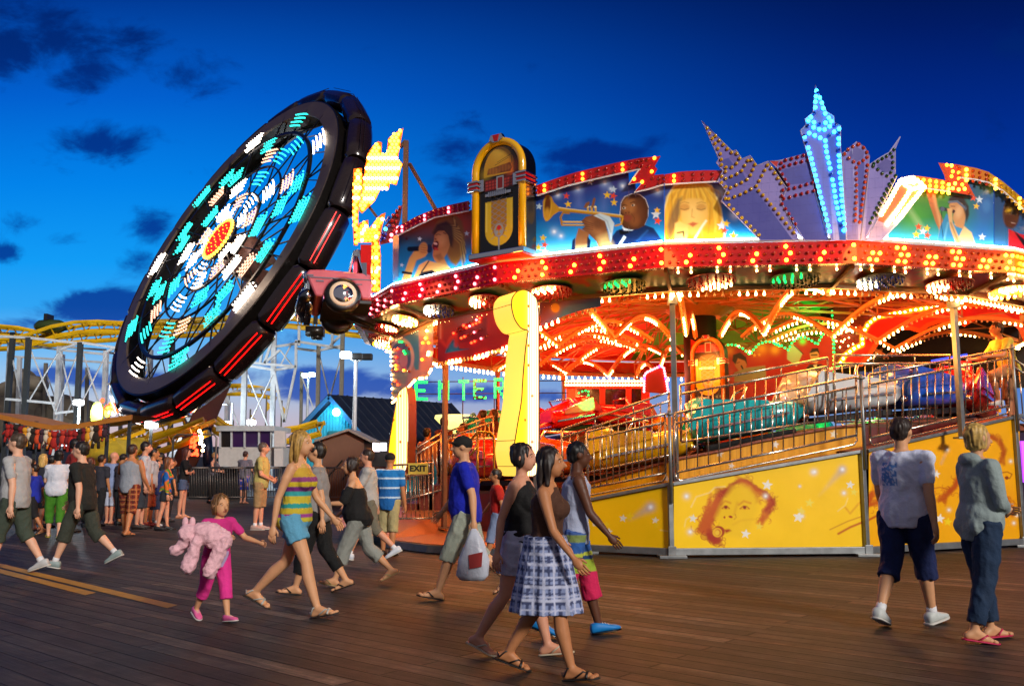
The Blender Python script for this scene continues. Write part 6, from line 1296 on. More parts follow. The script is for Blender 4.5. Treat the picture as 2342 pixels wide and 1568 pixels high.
for i, p in enumerate(BP):
    mb = MB(); z = [1.0, 1.18, 1.52, 2.18][i]; n = SN[min(i, 2)][2]
    zt = seg_hit(min(i, 2))(*(tops[i][0] if i < 3 else tops[2][1])).z
    mb.bar(p + Vector((0, 0, .02)) + n * .03, p + Vector((0, 0, zt)) + n * .03, .07, .07, n); mb.box(p + Vector((0, 0, .02)) + n * .04, (.4, .3, .04))
    mb.box(p + Vector((0, 0, .1)) + n * .07, (.12, .03, .13)); obj('wall_post', mb, STEEL, ramp, bevel=.006)
    if i in (1, 2, 3):
        mb = MB(); zf = {1: seg_hit(1)(1540, 938).z, 2: seg_hit(1)(1974, 857).z, 3: seg_hit(2)(2320, 790).z}[i]
        mb.tube([p + Vector((0, 0, zt - .28)) + n * .085, p + Vector((0, 0, zf)) + n * .085], .027, 10); mb.box(p + Vector((0, 0, zf - .06)) + n * .085, (.09, .09, .03)); obj('rail_socket', mb, STEEL, ramp, True)
# inner wall below the cars
inner_tops = [[(1343, 1106), (1532, 1054)], [(1550, 1048), (1646, 1030), (1732, 1009), (1906, 976), (1975, 970)], [(1985, 969), (2150, 960), (2330, 955)]]
def pinner(p):
    p.c[:] = hexc('#e8a004'); p.tf = lambda a, b: (a, b)
    g = np.random.default_rng(3)
    for x in range(1350, 2330, 42): p.star(x + g.uniform(-14, 14), 1040 + g.uniform(-60, 60), g.uniform(6, 11), ['#f0e8d8', '#f4cc20', '#e8dcc0'][int(g.integers(3))], 10)
    for x in range(1360, 2330, 12): p.line([(x, 900), (x, 1200)], 1.0, '#a85a08', .5, 1.2)
for i in range(3):
    q, d, n = SN[i]; h = seg_hit(i, -.61); f = interp(inner_tops[i]); z0 = (lambda i=i: None)
    (xa, ya), (xb, yb) = tops[i]
    hi_ = seg_hit(i, -.61); ta = seg_hit(i)(*tops[i][0]); tb = seg_hit(i)(*tops[i][1])
    def bt(x, hi_=hi_, ta=ta, tb=tb, d=d):
        lo, hi = f(x), 1400
        for _ in range(26):
            m = (lo + hi) / 2; p = hi_(x, m); t = (p - ta).dot(d) / (tb - ta).dot(d); zz = ta.z + (tb.z - ta.z) * t - .05
            if p.z > zz: lo = m
            else: hi = m
        return max(lo, f(x) + 2)
    panel('inner_panel', (inner_tops[i][0][0], inner_tops[i][-1][0]), f, bt, h, pinner, wallm, ramp, 2.0)
    P = [h(*t) for t in inner_tops[i]]; mb = MB()
    for a, b_ in zip(P, P[1:]): mb.bar(a, b_, .12, .03)
    obj('inner_curb', mb, mat('rust_plate'), ramp)
# ---------------------------------------------------------------- tubular guard rails
def rails(name, label, h, x0, x1, t0, t1, b0, b1, gap, n, m, low=0, stubs=2, group='steel guard rails of the ride', r=.019):
    """four measured corners: top rail t0->t1, bottom rail b0->b1 over x0..x1"""
    TL, TR_, BL, BR = h(x0, t0), h(x1, t1), h(x0 + 2, b0), h(x1 + 1, b1)
    t = thing(name, label, 'guard rail', BL, 0, group); mb = MB(); u_ = Z
    g0, g1 = TL - u_ * gap, TR_ - u_ * gap
    mb.tube([TL, TR_], r, 8); mb.tube([g0, g1], r, 8); mb.tube([BL, BR], r, 8); mb.tube([TL, BL], r, 8); mb.tube([TR_, BR], r, 8)
    if low:
        k = .12; e = (BR - BL).normalized()
        mb.tube([BL, BL - u_ * low * .6, BL - u_ * low + e * k * .5, BL - u_ * low + e * k, BR - u_ * low - e * k, BR - u_ * low - e * k * .4, BR - u_ * low * .6, BR], r * .8, 7)
    obj('rail_frame', mb, m, t, True)
    for i in range(1, n + 1):
        f = i / (n + 1); a = g0.lerp(g1, f); b_ = BL.lerp(BR, f); mb = MB(); mb.tube([a, b_], r * .55, 6); obj('baluster', mb, m, t, True)
    for i in range(stubs):
        f = (i + .9) / (stubs + .8); mb = MB(); mb.tube([TL.lerp(TR_, f), g0.lerp(g1, f)], r * .6, 6); obj('stub', mb, m, t, True)
    return t
rails('guard_rail', 'short dull steel guard rail panel at the low left end of the yellow ramp', seg_hit(0, -.02), 1343, 1521, 987, 946, 1116, 1081, .125, 11, WARM_STEEL, .11)
rails('guard_rail', 'long shiny guard rail panel above the painted singer face', seg_hit(1, -.02), 1544, 1958, 945, 862, 1080, 995, .15, 16, CHROME if False else mat('bright_rail', '#c4beb4', .18, .95, nz=.15, ns=10), .13)
rails('guard_rail', 'guard rail panel rising to the exit at the right end of the ramp', seg_hit(2, -.02), 1988, 2306, 857, 798, 1001, 928, .15, 17, WARM_STEEL, .12)
hin = lambda i: seg_hit(i, -.68)
rails('guard_rail', 'inner guard rail sloping up beside the cars behind the short panel', hin(0), 1285, 1530, 982, 896, 1092, 1040, .14, 12, WARM_STEEL, 0)
rails('guard_rail', 'inner guard rail in front of the teal and white cars', hin(1), 1556, 1893, 881, 818, 1010, 960, .14, 13, WARM_STEEL, 0)
rails('guard_rail', 'level inner guard rail in front of the dark tunnel mouth', hin(2), 1908, 2172, 812, 812, 965, 955, .14, 15, WARM_STEEL, 0)
# exit platform at the right end
px_ = thing('exit_platform', 'dark exit landing at the right edge behind the top of the ramp', 'platform', BP[3])
mb = MB(); z = 2.05; d = SN[2][1]; n = SN[2][2]
mb.prism([BP[3] + Vector((0, 0, z)) - n * .06 - d * .9, BP[3] + Vector((0, 0, z)) - n * .06 + d * 2.2, BP[3] + Vector((0, 0, z)) - n * 1.9 + d * 2.2, BP[3] + Vector((0, 0, z)) - n * 1.9 - d * .9], (0, 0, -.12)); obj('deck', mb, mat('rust_plate'), px_)
mb = MB(); mb.prism([BP[3] + d * .05 - n * .1, BP[3] + d * 2.2 - n * .1, BP[3] + d * 2.2 - n * .1 + Z * 1.9, BP[3] + d * .05 - n * .1 + Z * 1.9], -n * .05); obj('skirt', mb, mat('dark_purple', '#2a1430', .5), px_)
mb = MB(); mb.prism([BP[3] + d * (.2 + .05) - n * .08 + Z * 1.05, BP[3] + d * 1.2 - n * .08 + Z * 1.05, BP[3] + d * 1.2 - n * .08 + Z * 1.75, BP[3] + d * .25 - n * .08 + Z * 1.75], n * .03); obj('lit_panel', mb, mat('violet_lit', '#c060ff', .4, emit='#c050ff', es=1.4, nz=.3, ns=20), px_)
a = BP[3] + Vector((0, 0, 3.15)) + d * .1 + n * .02
rl = thing('guard_rail', 'guard rail turning away at the far right edge by the leaning man', 'guard rail', a - Z, 0, 'steel guard rails of the ride'); mb = MB(); e = a + d * 2 - Z * .8
for dz in (0, -.14, -1.0): mb.tube([a + Z * dz, e + Z * dz], .019, 8)
mb.tube([a, a - Z], .019, 8); obj('rail_frame', mb, WARM_STEEL, rl, True)
for i in range(1, 14):
    mb = MB(); mb.tube([a.lerp(e, i / 14) - Z * .14, a.lerp(e, i / 14) - Z], .011, 6); obj('baluster', mb, WARM_STEEL, rl, True)
# ---------------------------------------------------------------- lettering
def text(name, s, loc, size, m, parent, rx=R_(90), rz=0., bold=0., ext=.004):
    c = bpy.data.curves.new(name, 'FONT'); c.body = s; c.size = size; c.extrude = ext; c.offset = bold; c.align_x = 'CENTER'; c.align_y = 'CENTER'
    o = bpy.data.objects.new(name, c); COL.objects.link(o); o.rotation_euler = (rx, 0, rz); o.location = loc
    bpy.context.view_layer.update(); dg = bpy.context.evaluated_depsgraph_get(); me = bpy.data.meshes.new_from_object(o.evaluated_get(dg)); me.transform(o.matrix_world)
    bpy.data.objects.remove(o); me.materials.clear(); me.materials.append(m)
    if parent is not None: me.transform(WM[parent].inverted())
    q = bpy.data.objects.new(name, me); COL.objects.link(q); q.parent = parent; WM[q] = WM[parent] if parent is not None else Matrix.Identity(4); return q
hs = hin(2); c = hs(2238, 835) + Vector((0, .55, .02)); es = thing('exit_sign', 'red exit sign with white letters behind the rail on the right', 'exit sign', c)
rz = math.atan2(SN[2][1].y, SN[2][1].x); mb = MB(); mb.box(c, (.46, .02, .24), Matrix.Rotation(rz, 3, 'Z')); obj('sign_plate', mb, mat('sign_red', '#a01410', .4), es)
text('lettering', 'EXIT', c + Vector((0, -.022, 0)) + Vector((math.sin(rz), 0, 0)) * .0, .19, mat('letter_white', '#f0f0e8', .4, emit='#ffffff', es=.25), es, R_(90), rz, .006)
# ---------------------------------------------------------------- scenery inside the ride
def tunnel_hit():
    th = R_(-20); n = Vector((math.sin(th), -math.cos(th), 0)); return lambda px, py: (lambda r: CAM + r * ((RC + Vector((0, 0, 0)) - CAM).dot(n) / r.dot(n)))(ray(px, py))
tn = tunnel_hit()
outer = pt_seq(M_, [(640, 400), (2350, 330), (2350, 1040), (700, 1060), (640, 1000)])
hole = pt_seq(M_, [(880, 1060), (950, 985), (1000, 900), (1060, 830), (1130, 780), (1210, 755), (1290, 758), (1370, 782), (1440, 730), (1520, 700), (1600, 690), (1680, 700), (1740, 728), (1800, 690), (1880, 655), (1960, 645), (2060, 655), (2130, 690), (2200, 760), (2240, 860), (2245, 1060)])
rim = pt_seq(M_, [(700, 1030), (740, 965), (820, 905), (882, 880), (880, 800), (930, 705), (1000, 650), (1150, 618), (1300, 592), (1480, 560), (1660, 530), (1780, 505), (1900, 488), (2050, 500), (2150, 535), (2230, 590), (2330, 720), (2340, 1050)])
tun = thing('tunnel_front', 'red scalloped tunnel arch with yellow bulb edging over the track, right side of the ride', 'scenery arch', tn(*M_(640, 1000)))
def ptun(p):
    p.tf = M_; p.c[:] = hexc('#6a1408')
    for r in range(40):
        y = 380 + r * 17
        p.line([(600, y), (2400, y)], 3, '#1c0604', .8, 1.2)
        for i in range(40): x = 620 + i * 48 + (24 if r % 2 else 0); p.line([(x, y), (x, y + 17)], 3, '#1c0604', .8, 1.2)
    p.poly([(640, 400), (900, 400), (700, 480), (640, 520)], '#b01808', 8); p.ell(800, 620, 36, 50, '#a03010', 0, .15); p.ell(800, 620, 20, 30, '#3a0c06', 0, .2); p.ell(800, 620, 12, 18, '#a03010', 0, .3); p.line([(745, 540), (850, 545), (850, 600), (900, 560), (1000, 540), (1000, 500)], 12, '#a83410', .8, 3)
    for i, x in enumerate((900, 960, 1090, 1110, 1190, 1260)): p.line([(x, 470), (x + 20, 560)], 14, '#b02c10', .8, 3)
    for x, y in ((865, 735), (1225, 545), (1270, 575)): p.star(x, y, 24, '#c8500c', 0)
    ins = [M_tuple for M_tuple in [(((x / K) - 2840) * 2.24, ((y / K) - 900) * 2.24) for x, y in rim]]
    p.poly(ins, '#d01408', 2); hl = [(((x / K) - 2840) * 2.24, ((y / K) - 900) * 2.24) for x, y in hole]
    p.line(ins, 44, '#e89808', 1, 2); p.line(hl, 74, '#e8500c', 1, 2)
board('arch_board', outer, ptun, tn, tun, 1.8, (hole,))
TB = Bulbs(tun, 100)
for p in along([tn(*q) for q in rim], .105): TB.add(p + Vector((-.01, -.03, 0)), 'white', .023)
for p in along([tn(*q) + Vector((0, -.02, 0)) for q in pt_seq(M_, [(625, 600), (632, 780), (640, 1070)])], .09): TB.add(p, 'green', .024)
for x, y in [(700, 785), (742, 772), (822, 737), (765, 820), (730, 835), (700, 850), (660, 850), (715, 855), (690, 900), (760, 890), (800, 875)]: TB.add(tn(*M_(x, y)) + Vector((0, -.03, 0)), 'warm', .016)
TB.done()
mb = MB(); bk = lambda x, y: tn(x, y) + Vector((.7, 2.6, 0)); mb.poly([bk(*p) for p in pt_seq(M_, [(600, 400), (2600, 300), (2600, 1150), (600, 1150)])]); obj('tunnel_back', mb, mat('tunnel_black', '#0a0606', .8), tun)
mb = MB()
for (a, b_) in (((1600, 945), (1930, 885)), ((1130, 1015), (1280, 1000))): mb.bar(tn(*M_(*a)) + Vector((.4, 1.6, 0)), tn(*M_(*b_)) + Vector((.4, 1.6, 0)), .06)
obj('blue_lamp', mb, mat('blue_lamp', '#2060ff', .4, emit='#1848ff', es=1.6), tun)
lamp('tunnel_light', tn(*M_(1300, 650)) + Vector((-.4, -1.2, .3)), '#ff6a20', 45, .4, tun)
# painted backdrop by the centre with green bulbs
bh = plane_hit(19.3)
scal = pt_seq(N_, [(1690, 800), (1720, 775), (1760, 765), (1810, 772), (1870, 800), (1930, 852), (1965, 800), (2000, 765), (2060, 742), (2120, 745), (2180, 780)]) + pt_seq(M_, [(130, 865), (190, 880), (255, 925), (290, 860), (340, 820), (400, 818), (460, 850), (500, 880), (540, 800), (590, 765), (640, 780), (640, 1350), (-560, 1350), (-560, 830)]) + pt_seq(N_, [(1560, 790)])
bd = thing('painted_backdrop', 'red scalloped backdrop with painted singers and green bulbs behind the cars', 'scenery board', bh(*N_(1800, 1050)))
def pback(p):
    p.tf = N_; p.c[:] = hexc('#a81c0c'); 
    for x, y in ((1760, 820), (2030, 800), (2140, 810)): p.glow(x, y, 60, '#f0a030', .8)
    p.poly([(1790, 890), (1810, 850), (1850, 840), (1890, 860), (1905, 930), (1890, 990), (1850, 1000), (1810, 950)], '#b07848', 2); p.poly([(1782, 900), (1790, 850), (1850, 830), (1900, 870), (1910, 940), (1890, 900), (1830, 880), (1810, 930)], '#140804', 2); p.line([(1820, 920), (1845, 912)], 5, '#201008'); p.line([(1860, 945), (1880, 985)], 14, '#101010'); p.poly([(1800, 1000), (1900, 960), (2060, 940), (2070, 1060), (1800, 1080)], '#8a8a68', 3)
    p.star(1970, 855, 18, '#f0b040'); p.star(2010, 850, 16, '#f0b040')
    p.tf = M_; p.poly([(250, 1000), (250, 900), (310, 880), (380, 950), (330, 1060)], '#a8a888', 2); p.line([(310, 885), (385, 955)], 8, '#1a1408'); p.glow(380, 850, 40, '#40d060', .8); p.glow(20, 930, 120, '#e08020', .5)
    p.poly([(440, 950), (460, 920), (510, 925), (520, 990), (500, 1040), (450, 1020)], '#c08858', 2); p.poly([(435, 950), (460, 908), (510, 905), (525, 960), (500, 935), (460, 945)], '#120a06', 2); p.line([(455, 965), (500, 962)], 12, '#101010', 1, 2); p.poly([(380, 1110), (440, 1040), (540, 1040), (600, 1110)], '#14141c', 3); p.poly([(470, 1050), (500, 1045), (490, 1090)], '#e8e0d0', 2)
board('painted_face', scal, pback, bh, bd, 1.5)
GB = Bulbs(bd, 100)
for p in along([bh(*q) + Vector((0, -.03, 0)) for q in scal[:-3]], .085): GB.add(p, 'green', .026)
GB.done(); lamp('green_light', bh(1830, 760) + Vector((0, -.5, .3)), '#40ff70', 55, .3, bd)
# red pay booth and pink neon arch at the back
yh = plane_hit(26.6); bo = thing('operator_booth', 'red operator booth with a strip of white bulbs at the back of the ride', 'booth', yh(1390, 950)); mb = MB()
for x0, x1, y0, y1 in ((1296, 1316, 885, 1000), (1372, 1384, 885, 1000), (1432, 1444, 885, 1000), (1468, 1486, 885, 1000), (1296, 1486, 925, 1000)): mb.prism([yh(x0, y0), yh(x1, y0), yh(x1, y1), yh(x0, y1)], (0, .1, 0))
mb.prism([yh(1290, 868), yh(1490, 868), yh(1490, 888), yh(1290, 888)], (0, .3, 0)); obj('booth_frame', mb, mat('booth_red', '#c01810', .35, emit='#c01008', es=.35), bo)
mb = MB(); mb.prism([yh(1300, 886) + Vector((0, .1, 0)), yh(1484, 886) + Vector((0, .1, 0)), yh(1484, 930) + Vector((0, .1, 0)), yh(1300, 930) + Vector((0, .1, 0))], (0, .03, 0)); obj('window', mb, mat('booth_glass', '#301008', .1), bo)
KB = Bulbs(bo, 100)
for y in (872, 880): 
    for p in along([yh(1293, y) + Vector((0, -.04, 0)), yh(1488, y) + Vector((0, -.04, 0))], .09): KB.add(p, 'warm', .034)
for p in along([yh(*N_(*q)) + Vector((0, .05, 0)) for q in ((495, 1170), (540, 1150), (575, 1150), (578, 1245))], .11): KB.add(p, 'green', .03)
KB.done()
ah = plane_hit(23.5); pts = pt_seq(N_, [(1040, 1160), (1042, 1030), (1060, 1000), (1180, 945), (1205, 960), (1225, 1060), (1245, 1180)])
na = thing('neon_arch', 'small red archway outlined in pink neon bulbs at the back of the ride', 'neon sign', ah(*N_(1140, 1200)))
mb = MB(); mb.prism([ah(*p) for p in pts] , (0, .08, 0)); obj('arch_panel', mb, mat('arch_dark_red', '#8a0c0c', .5), na)
NB = Bulbs(na, 100)
for p in along([ah(*p) + Vector((0, -.04, 0)) for p in pts], .07): NB.add(p, 'violet' if random.random() < .3 else 'rose', .034)
NB.done()
# valance boards hanging between the front posts
vh = hit(6.98); val = thing('valance_board', 'blue and red valance board arched over the front opening, trimmed with bulbs', 'valance', vh(1380, 700))
vb = pt_seq(E_, [(1740, 500), (1830, 462), (1900, 430), (1960, 405), (2050, 375), (2150, 350), (2245, 332)])
def pval(p):
    p.tf = E_; p.c[:] = hexc('#14489a'); p.mix(np.clip((1520 - p.x) / 190, 0, 1) * .0, '#b02010'); p.poly([(1730, 280), (1900, 275), (2240, 200), (2240, 250), (1950, 310), (1820, 380), (1735, 480)], '#7a1c2c', 20); p.poly([(1735, 420), (1850, 340), (1960, 300), (1900, 400), (1740, 500)], '#8a3a6a', 20, .7); p.glow(1865, 345, 50, '#f09020', 1.); p.glow(1950, 400, 80, '#2a78d8', .8); p.ell(1865, 345, 36, 38, '#e8941c', 0, .2)
board('valance_panel', pt_seq(E_, [(1735, 300), (2245, 190)]) + vb[::-1], pval, vh, val, 1.5)
VB = Bulbs(val, 100)
for i, p in enumerate(along([vh(*q) + Vector((0, -.03, 0)) for q in vb], .11)): VB.add(p, 'warm' if i < 4 else 'dclear', .024, True)
VB.done()
val2 = thing('valance_board', 'red valance board with raised scrolls and blue flashes behind the entrance column', 'valance', vh(1080, 800))
o2 = [(1000, 729), (1166, 690), (1166, 788), (1100, 810), (1002, 828)]
def pval2(p):
    p.c[:] = hexc('#a81c10'); p.tf = E_; p.poly([(940, 725), (960, 660), (1010, 608), (1040, 640), (1060, 690), (1140, 688)], '#2a8ac8', 3); p.line([(950, 720), (975, 660), (1012, 620), (1040, 650), (1055, 690), (1140, 690)], 7, '#14203a', .8, 2)
    p.line([(905, 480), (905, 620), (950, 670), (985, 600), (1030, 570), (1030, 660)], 30, '#d83818', .9, 6); p.line([(900, 480), (900, 600)], 8, '#f0a888', .8, 4); p.line([(930, 430), (950, 470), (1240, 420), (1300, 380)], 30, '#c82c14', .9, 8); p.poly([(1040, 520), (1290, 420), (1290, 600), (1060, 640)], '#781008', 5)
board('valance_panel', o2, pval2, vh, val2, 1.6)
VB = Bulbs(val2, 100)
for i, p in enumerate(along([vh(*q) + Vector((0, -.03, 0)) for q in ((1003, 828), (1100, 810), (1166, 788))], .1)): VB.add(p, 'warm' if i % 7 > 2 else 'dclear', .026, True)
for q, r in (((1010, 560), 0), ((1040, 520), 1), ((1075, 600), 2), ((1160, 640), 3)):
    for i in range(9 - r):
        x, y = q[0] + i * 27, q[1] - i * 12
        VB.add(vh(*E_(x, y)) + Vector((0, -.03, 0)), random.choice(['red', 'dred', 'dred', 'rose']), .022)
VB.done()
val3 = thing('valance_board', 'painted disc-and-flames board with coloured bulbs at the left corner post', 'valance', vh(940, 860))
o3 = [(894, 768), (991, 728), (990, 838), (976, 864), (952, 866), (932, 888), (898, 921)]
def pval3(p):
    p.tf = E_; p.c[:] = hexc('#b8702c'); p.poly([(590, 590), (740, 520), (720, 860), (690, 870)], '#3a7898', 4); p.poly([(720, 520), (760, 500), (840, 440), (830, 880), (730, 880)], '#d87a1c', 5); p.ell(570, 760, 110, 160, '#d8a080', 0, .1); p.ell(565, 765, 88, 138, '#2a140a', 0, .1); p.ell(560, 800, 60, 100, '#b82010', 0, .2); p.ell(590, 780, 34, 60, '#d07050', 0, .2); p.poly([(480, 900), (640, 860), (600, 1000), (480, 1120)], '#8a8a30', 5); p.line([(740, 700), (790, 560)], 20, '#f0b040', .8, 6)
board('valance_panel', o3, pval3, vh, val3, 1.5)
VB = Bulbs(val3, 100)
for i, p in enumerate(along([vh(*q) + Vector((0, -.03, 0)) for q in ((990, 838), (976, 864), (952, 866), (932, 888), (898, 921), (893, 768), (991, 728))], .1)): VB.add(p, random.choice(['warm', 'warm', 'dclear']), .024)
for x, y, k in [(560, 630, 'green'), (580, 632, 'green'), (597, 710, 'green'), (608, 730, 'green'), (530, 760, 'red'), (528, 830, 'amber'), (595, 870, 'amber'), (530, 860, 'amber'), (640, 880, 'dred'), (640, 690, 'dred'), (620, 660, 'dred'), (520, 700, 'red'), (545, 690, 'red'), (520, 960, 'red'), (545, 990, 'red'), (800, 740, 'warm'), (805, 720, 'warm'), (790, 540, 'warm'), (755, 640, 'amber'), (750, 780, 'amber'), (805, 640, 'amber'), (780, 600, 'yellow')]: VB.add(vh(*E_(x, y)) + Vector((-.01, -.03, 0)), k, .027)
VB.done()
# ENTER sign of green bulbs on a wire frame
eh = plane_hit(21.5); en = thing('enter_sign', 'ENTER sign spelled in green bulbs on a thin frame inside the entrance', 'sign', eh(1050, 915))
mb = MB()
for y in (873, 901): mb.tube([eh(945, y), eh(1300, y - 3)], .012, 5)
for x in (1059, 1131): mb.tube([eh(x, 862), eh(x - 1, 960)], .014, 5)
obj('sign_frame', mb, DARK, en)
LT = {'E': ['11111', '10000', '10000', '11110', '10000', '10000', '11111'], 'N': ['10001', '11001', '11001', '10101', '10011', '10011', '10001'], 'T': ['11111', '00100', '00100', '00100', '00100', '00100', '00100'], 'R': ['11110', '10001', '10001', '11110', '10100', '10010', '10001']}
EB = Bulbs(en, 100)
for li, (ch, x0, x1, y0, y1) in enumerate((('E', 684, 795, 958, 1122), ('N', 882, 972, 955, 1118), ('T', 1052, 1138, 950, 1120), ('E', 1175, 1285, 945, 1112), ('R', 1350, 1440, 935, 1105))):
    P0, P1, P2, P3 = [eh(*E_(x, y)) for x, y in ((x0, y0), (x1, y0), (x1, y1), (x0, y1))]
    mb = MB(); cw, chh = (P1 - P0).length / 5, (P3 - P0).length / 7; segs = []
    for r, row in enumerate(LT[ch]):
        for c_, on in enumerate(row):
            if on == '1':
                q = P0 + (P1 - P0) * ((c_ + .5) / 5) + (P3 - P0) * ((r + .5) / 7); mb.box(q, (cw * 1.08, .03, chh * 1.1))
                for du in (-.22, .22):
                    for dv in (-.22, .22): EB.add(q + (P1 - P0) / 5 * du * 1.1 + (P3 - P0) / 7 * dv * 1.1 + Vector((0, -.03, 0)), 'green' if li != 3 or random.random() < .5 else 'dgreen', .017)
    obj('letter', mb, mat('letter_dark_green', '#04280c', .4), en)
EB.done()
# entrance plate, gate, stairs rails
ent = thing('entrance_plate', 'orange lit chequer-plate entrance platform between the two columns', 'platform', gnd(1040, 1240)); a = [gnd(885, 1232, .14), gnd(980, 1243, .14), gnd(1330, 1262, .14), gnd(1330, 1180, .14), Vector((-1.2, 18.6, .5)), Vector((-3.2, 18.6, .5)), Vector((-3.2, 16.2, .3))]
pm = mat('chequer_plate', '#b87848', .38, .55, nz=.2, ns=9, bump=.6, bs=45)
mb = MB(); mb.add(a, [(0, 1, 2, 3), (0, 3, 4, 6), (6, 4, 5)]); mb.add([a[0], a[1], a[2]] + [p - Z * .13 for p in a[:3]], [(3, 4, 1, 0), (4, 5, 2, 1)]); obj('plate', mb, pm, ent)
mb = MB(); mb.bar(a[0] - Z * .07 + Vector((0, -.03, 0)), a[1] - Z * .07 + Vector((0, -.03, 0)), .05, .11); mb.bar(a[1] - Z * .07 + Vector((0, -.03, 0)), a[2] - Z * .07 + Vector((0, -.03, 0)), .05, .11); obj('kerb_angle', mb, STEEL, ent)
gh = plane_hit(16.6); rails('guard_rail', 'low steel gate with the yellow EXIT sign left of the entrance', gh, 888, 990, 1064, 1058, 1186, 1184, .2, 9, WARM_STEEL)
c = gh(957, 1071) + Vector((0, -.05, 0)); xs = thing('exit_sign', 'small pale yellow EXIT sign hung on the entrance gate', 'exit sign', c); mb = MB(); mb.box(c, (.36, .02, .2)); obj('sign_plate', mb, mat('sign_cream', '#c8b848', .5, nz=.15), xs); text('lettering', 'EXIT', c + Vector((0, -.014, 0)), .15, mat('letter_black', '#101008', .5), xs, R_(90), 0, .006)
sh = plane_hit(17.9); rails('guard_rail', 'steel stair rail climbing right behind the entrance column', sh, 890, 1008, 1062, 990, 1150, 1120, .12, 12, WARM_STEEL); rails('guard_rail', 'upper stair rail continuing up towards the track', plane_hit(18.3), 1008, 1128, 992, 950, 1120, 1060, .12, 12, WARM_STEEL)
sw = thing('boarding_stairs', 'dark red boarding steps rising to the track behind the entrance gate', 'stairs', sh(950, 1150)); mb = MB()
for i in range(9):
    p = sh(900 + 28 * i, 1140); mb.box((p.x + .12, 18.8, .2 + .09 * i), (.3, 1.5, .4 + .18 * i))
obj('steps', mb, mat('step_red', '#6a2410', .5, .3, nz=.3), sw)
kh = plane_hit(14.6); hr = thing('handrail_loop', 'looped brass-lit handrail beside the lower entrance steps', 'handrail', kh(1105, 1160)); mb = MB()
mb.tube([kh(1072, 1010), kh(1092, 988), kh(1122, 988), kh(1130, 998), kh(1131, 1085), kh(1127, 1095), kh(1098, 1097), kh(1085, 1130)], .022, 8); mb.tube([kh(1092, 988), kh(1093, 1150)], .022, 8); mb.tube([kh(1076, 1042), kh(1092, 1018)], .02, 8); mb.tube([kh(1107, 990), kh(1108, 1095)], .014, 8); obj('rail', mb, mat('brass_rail', '#c89038', .22, .9), hr, True)  # yellow light on the rail is put into its metal colour
# lamps standing for the massed bulbs under the canopy
for ang, R, z, col, pw in ((-150, 5.8, 3.5, '#ff9030', 60), (-115, 5.6, 3.5, '#ffa848', 75), (-80, 5.6, 3.55, '#ffa848', 60), (-45, 5.8, 3.6, '#ff8030', 60), (170, 5.2, 3.5, '#ff6a20', 80), (120, 5.0, 3.5, '#ff5420', 100), (75, 5.0, 3.6, '#ff6018', 60), (25, 4.6, 3.6, '#50ff60', 70), (-120, 2.6, 3.5, '#ff8028', 60), (150, 2.6, 3.5, '#ff5018', 60)):
    lamp('bulb_cluster_light', pol(R, ang, z), col, pw * 2.7, .35, ride)
for ang, col, pw in ((-140, '#ff6038', 30), (-122, '#ffa040', 34), (-105, '#ffa848', 34), (-85, '#ffb048', 38), (-65, '#ffb040', 38), (-165, '#ff5060', 22)):
    p = pol(8.25, ang, 4.36); lamp('fascia_light', p, col, pw * .7, .25, ride)
# ---------------------------------------------------------------- cars
def make_car():
    root = thing('ride_car', 'x', 'ride car', (0, 0, 0), 0, 'bright fifties style cars coupled in a ring on the track')
    return root
def car_parts(t, col):
    # local: x forward, y left, z up
    paint = mat('car_' + col.strip('#'), col, .18, coat=.8, nz=.1, ns=3)
    def ring(x, w, z0, z1, rr=.12):
        out = []
        for i in range(20):
            a = 2 * PI * i / 20; cy_, cz = math.cos(a), math.sin(a)
            yy = w * (abs(cy_) ** .55) * (1 if cy_ >= 0 else -1); zz = (z0 + z1) / 2 + (z1 - z0) / 2 * (abs(cz) ** .6) * (1 if cz >= 0 else -1); out.append(Vector((x, yy, zz)))
        return out
    mb = MB(); mb.loft([ring(-.82, .32, .2, .5), ring(-.74, .44, .12, .62), ring(-.4, .5, .1, .62), ring(0, .52, .1, .5), ring(.3, .51, .1, .52), ring(.62, .46, .12, .5), ring(.8, .34, .2, .42)]); obj('body', mb, paint, t, True, world=False)
    mb = MB(); mb.loft([[Vector((x, .44 * math.cos(a) * s, .5 + .26 * math.sin(a) * s)) for a in np.linspace(0, PI, 12)] for x, s in ((-.78, .8), (-.6, 1.0), (-.46, .92))]); obj('seat_back', mb, paint, t, True, world=False)
    for s in (-1, 1):
        mb = MB(); mb.loft([[Vector((-.85, s * .46 + .02 * a, .3 + .1 * b)) for a, b in ((-1, 0), (1, 0), (1, 1), (-1, 1))], [Vector((-.6, s * .48 + .035 * a, .4 + .3 * b)) for a, b in ((-1, 0), (1, 0), (1, 1), (-1, 1))], [Vector((.3, s * .5 + .03 * a, .42 + .1 * b)) for a, b in ((-1, 0), (1, 0), (1, 1), (-1, 1))]]); obj('tail_fin', mb, paint, t, world=False)
        mb = MB(); mb.ell((.74, s * .25, .36), (.06, .07, .07)); obj('headlight', mb, CHROME, t, True, world=False)
    mb = MB(); mb.tube([(.8, -.4, .2), (.86, 0, .2), (.8, .4, .2)], .04, 8); obj('bumper', mb, CHROME, t, True, world=False)
    mb = MB(); mb.tube([(-.1, -.5, .52), (.05, -.44, .74), (.05, .44, .74), (-.1, .5, .52)], .022, 7); obj('lap_bar', mb, CHROME, t, True, world=False)
    for s in (-1, 1): mb = MB(); mb.box((0, .53 * s, .3), (1.1, .012, .03)); obj('side_strip', mb, CHROME, t, world=False)
    mb = MB(); mb.box((0, 0, .04), (1.3, .5, .08)); obj('chassis', mb, DARK, t, world=False)
cc = ['#e8b010', '#d86010', '#18b0b8', '#c8d0d4', '#1450c0', '#c01810']
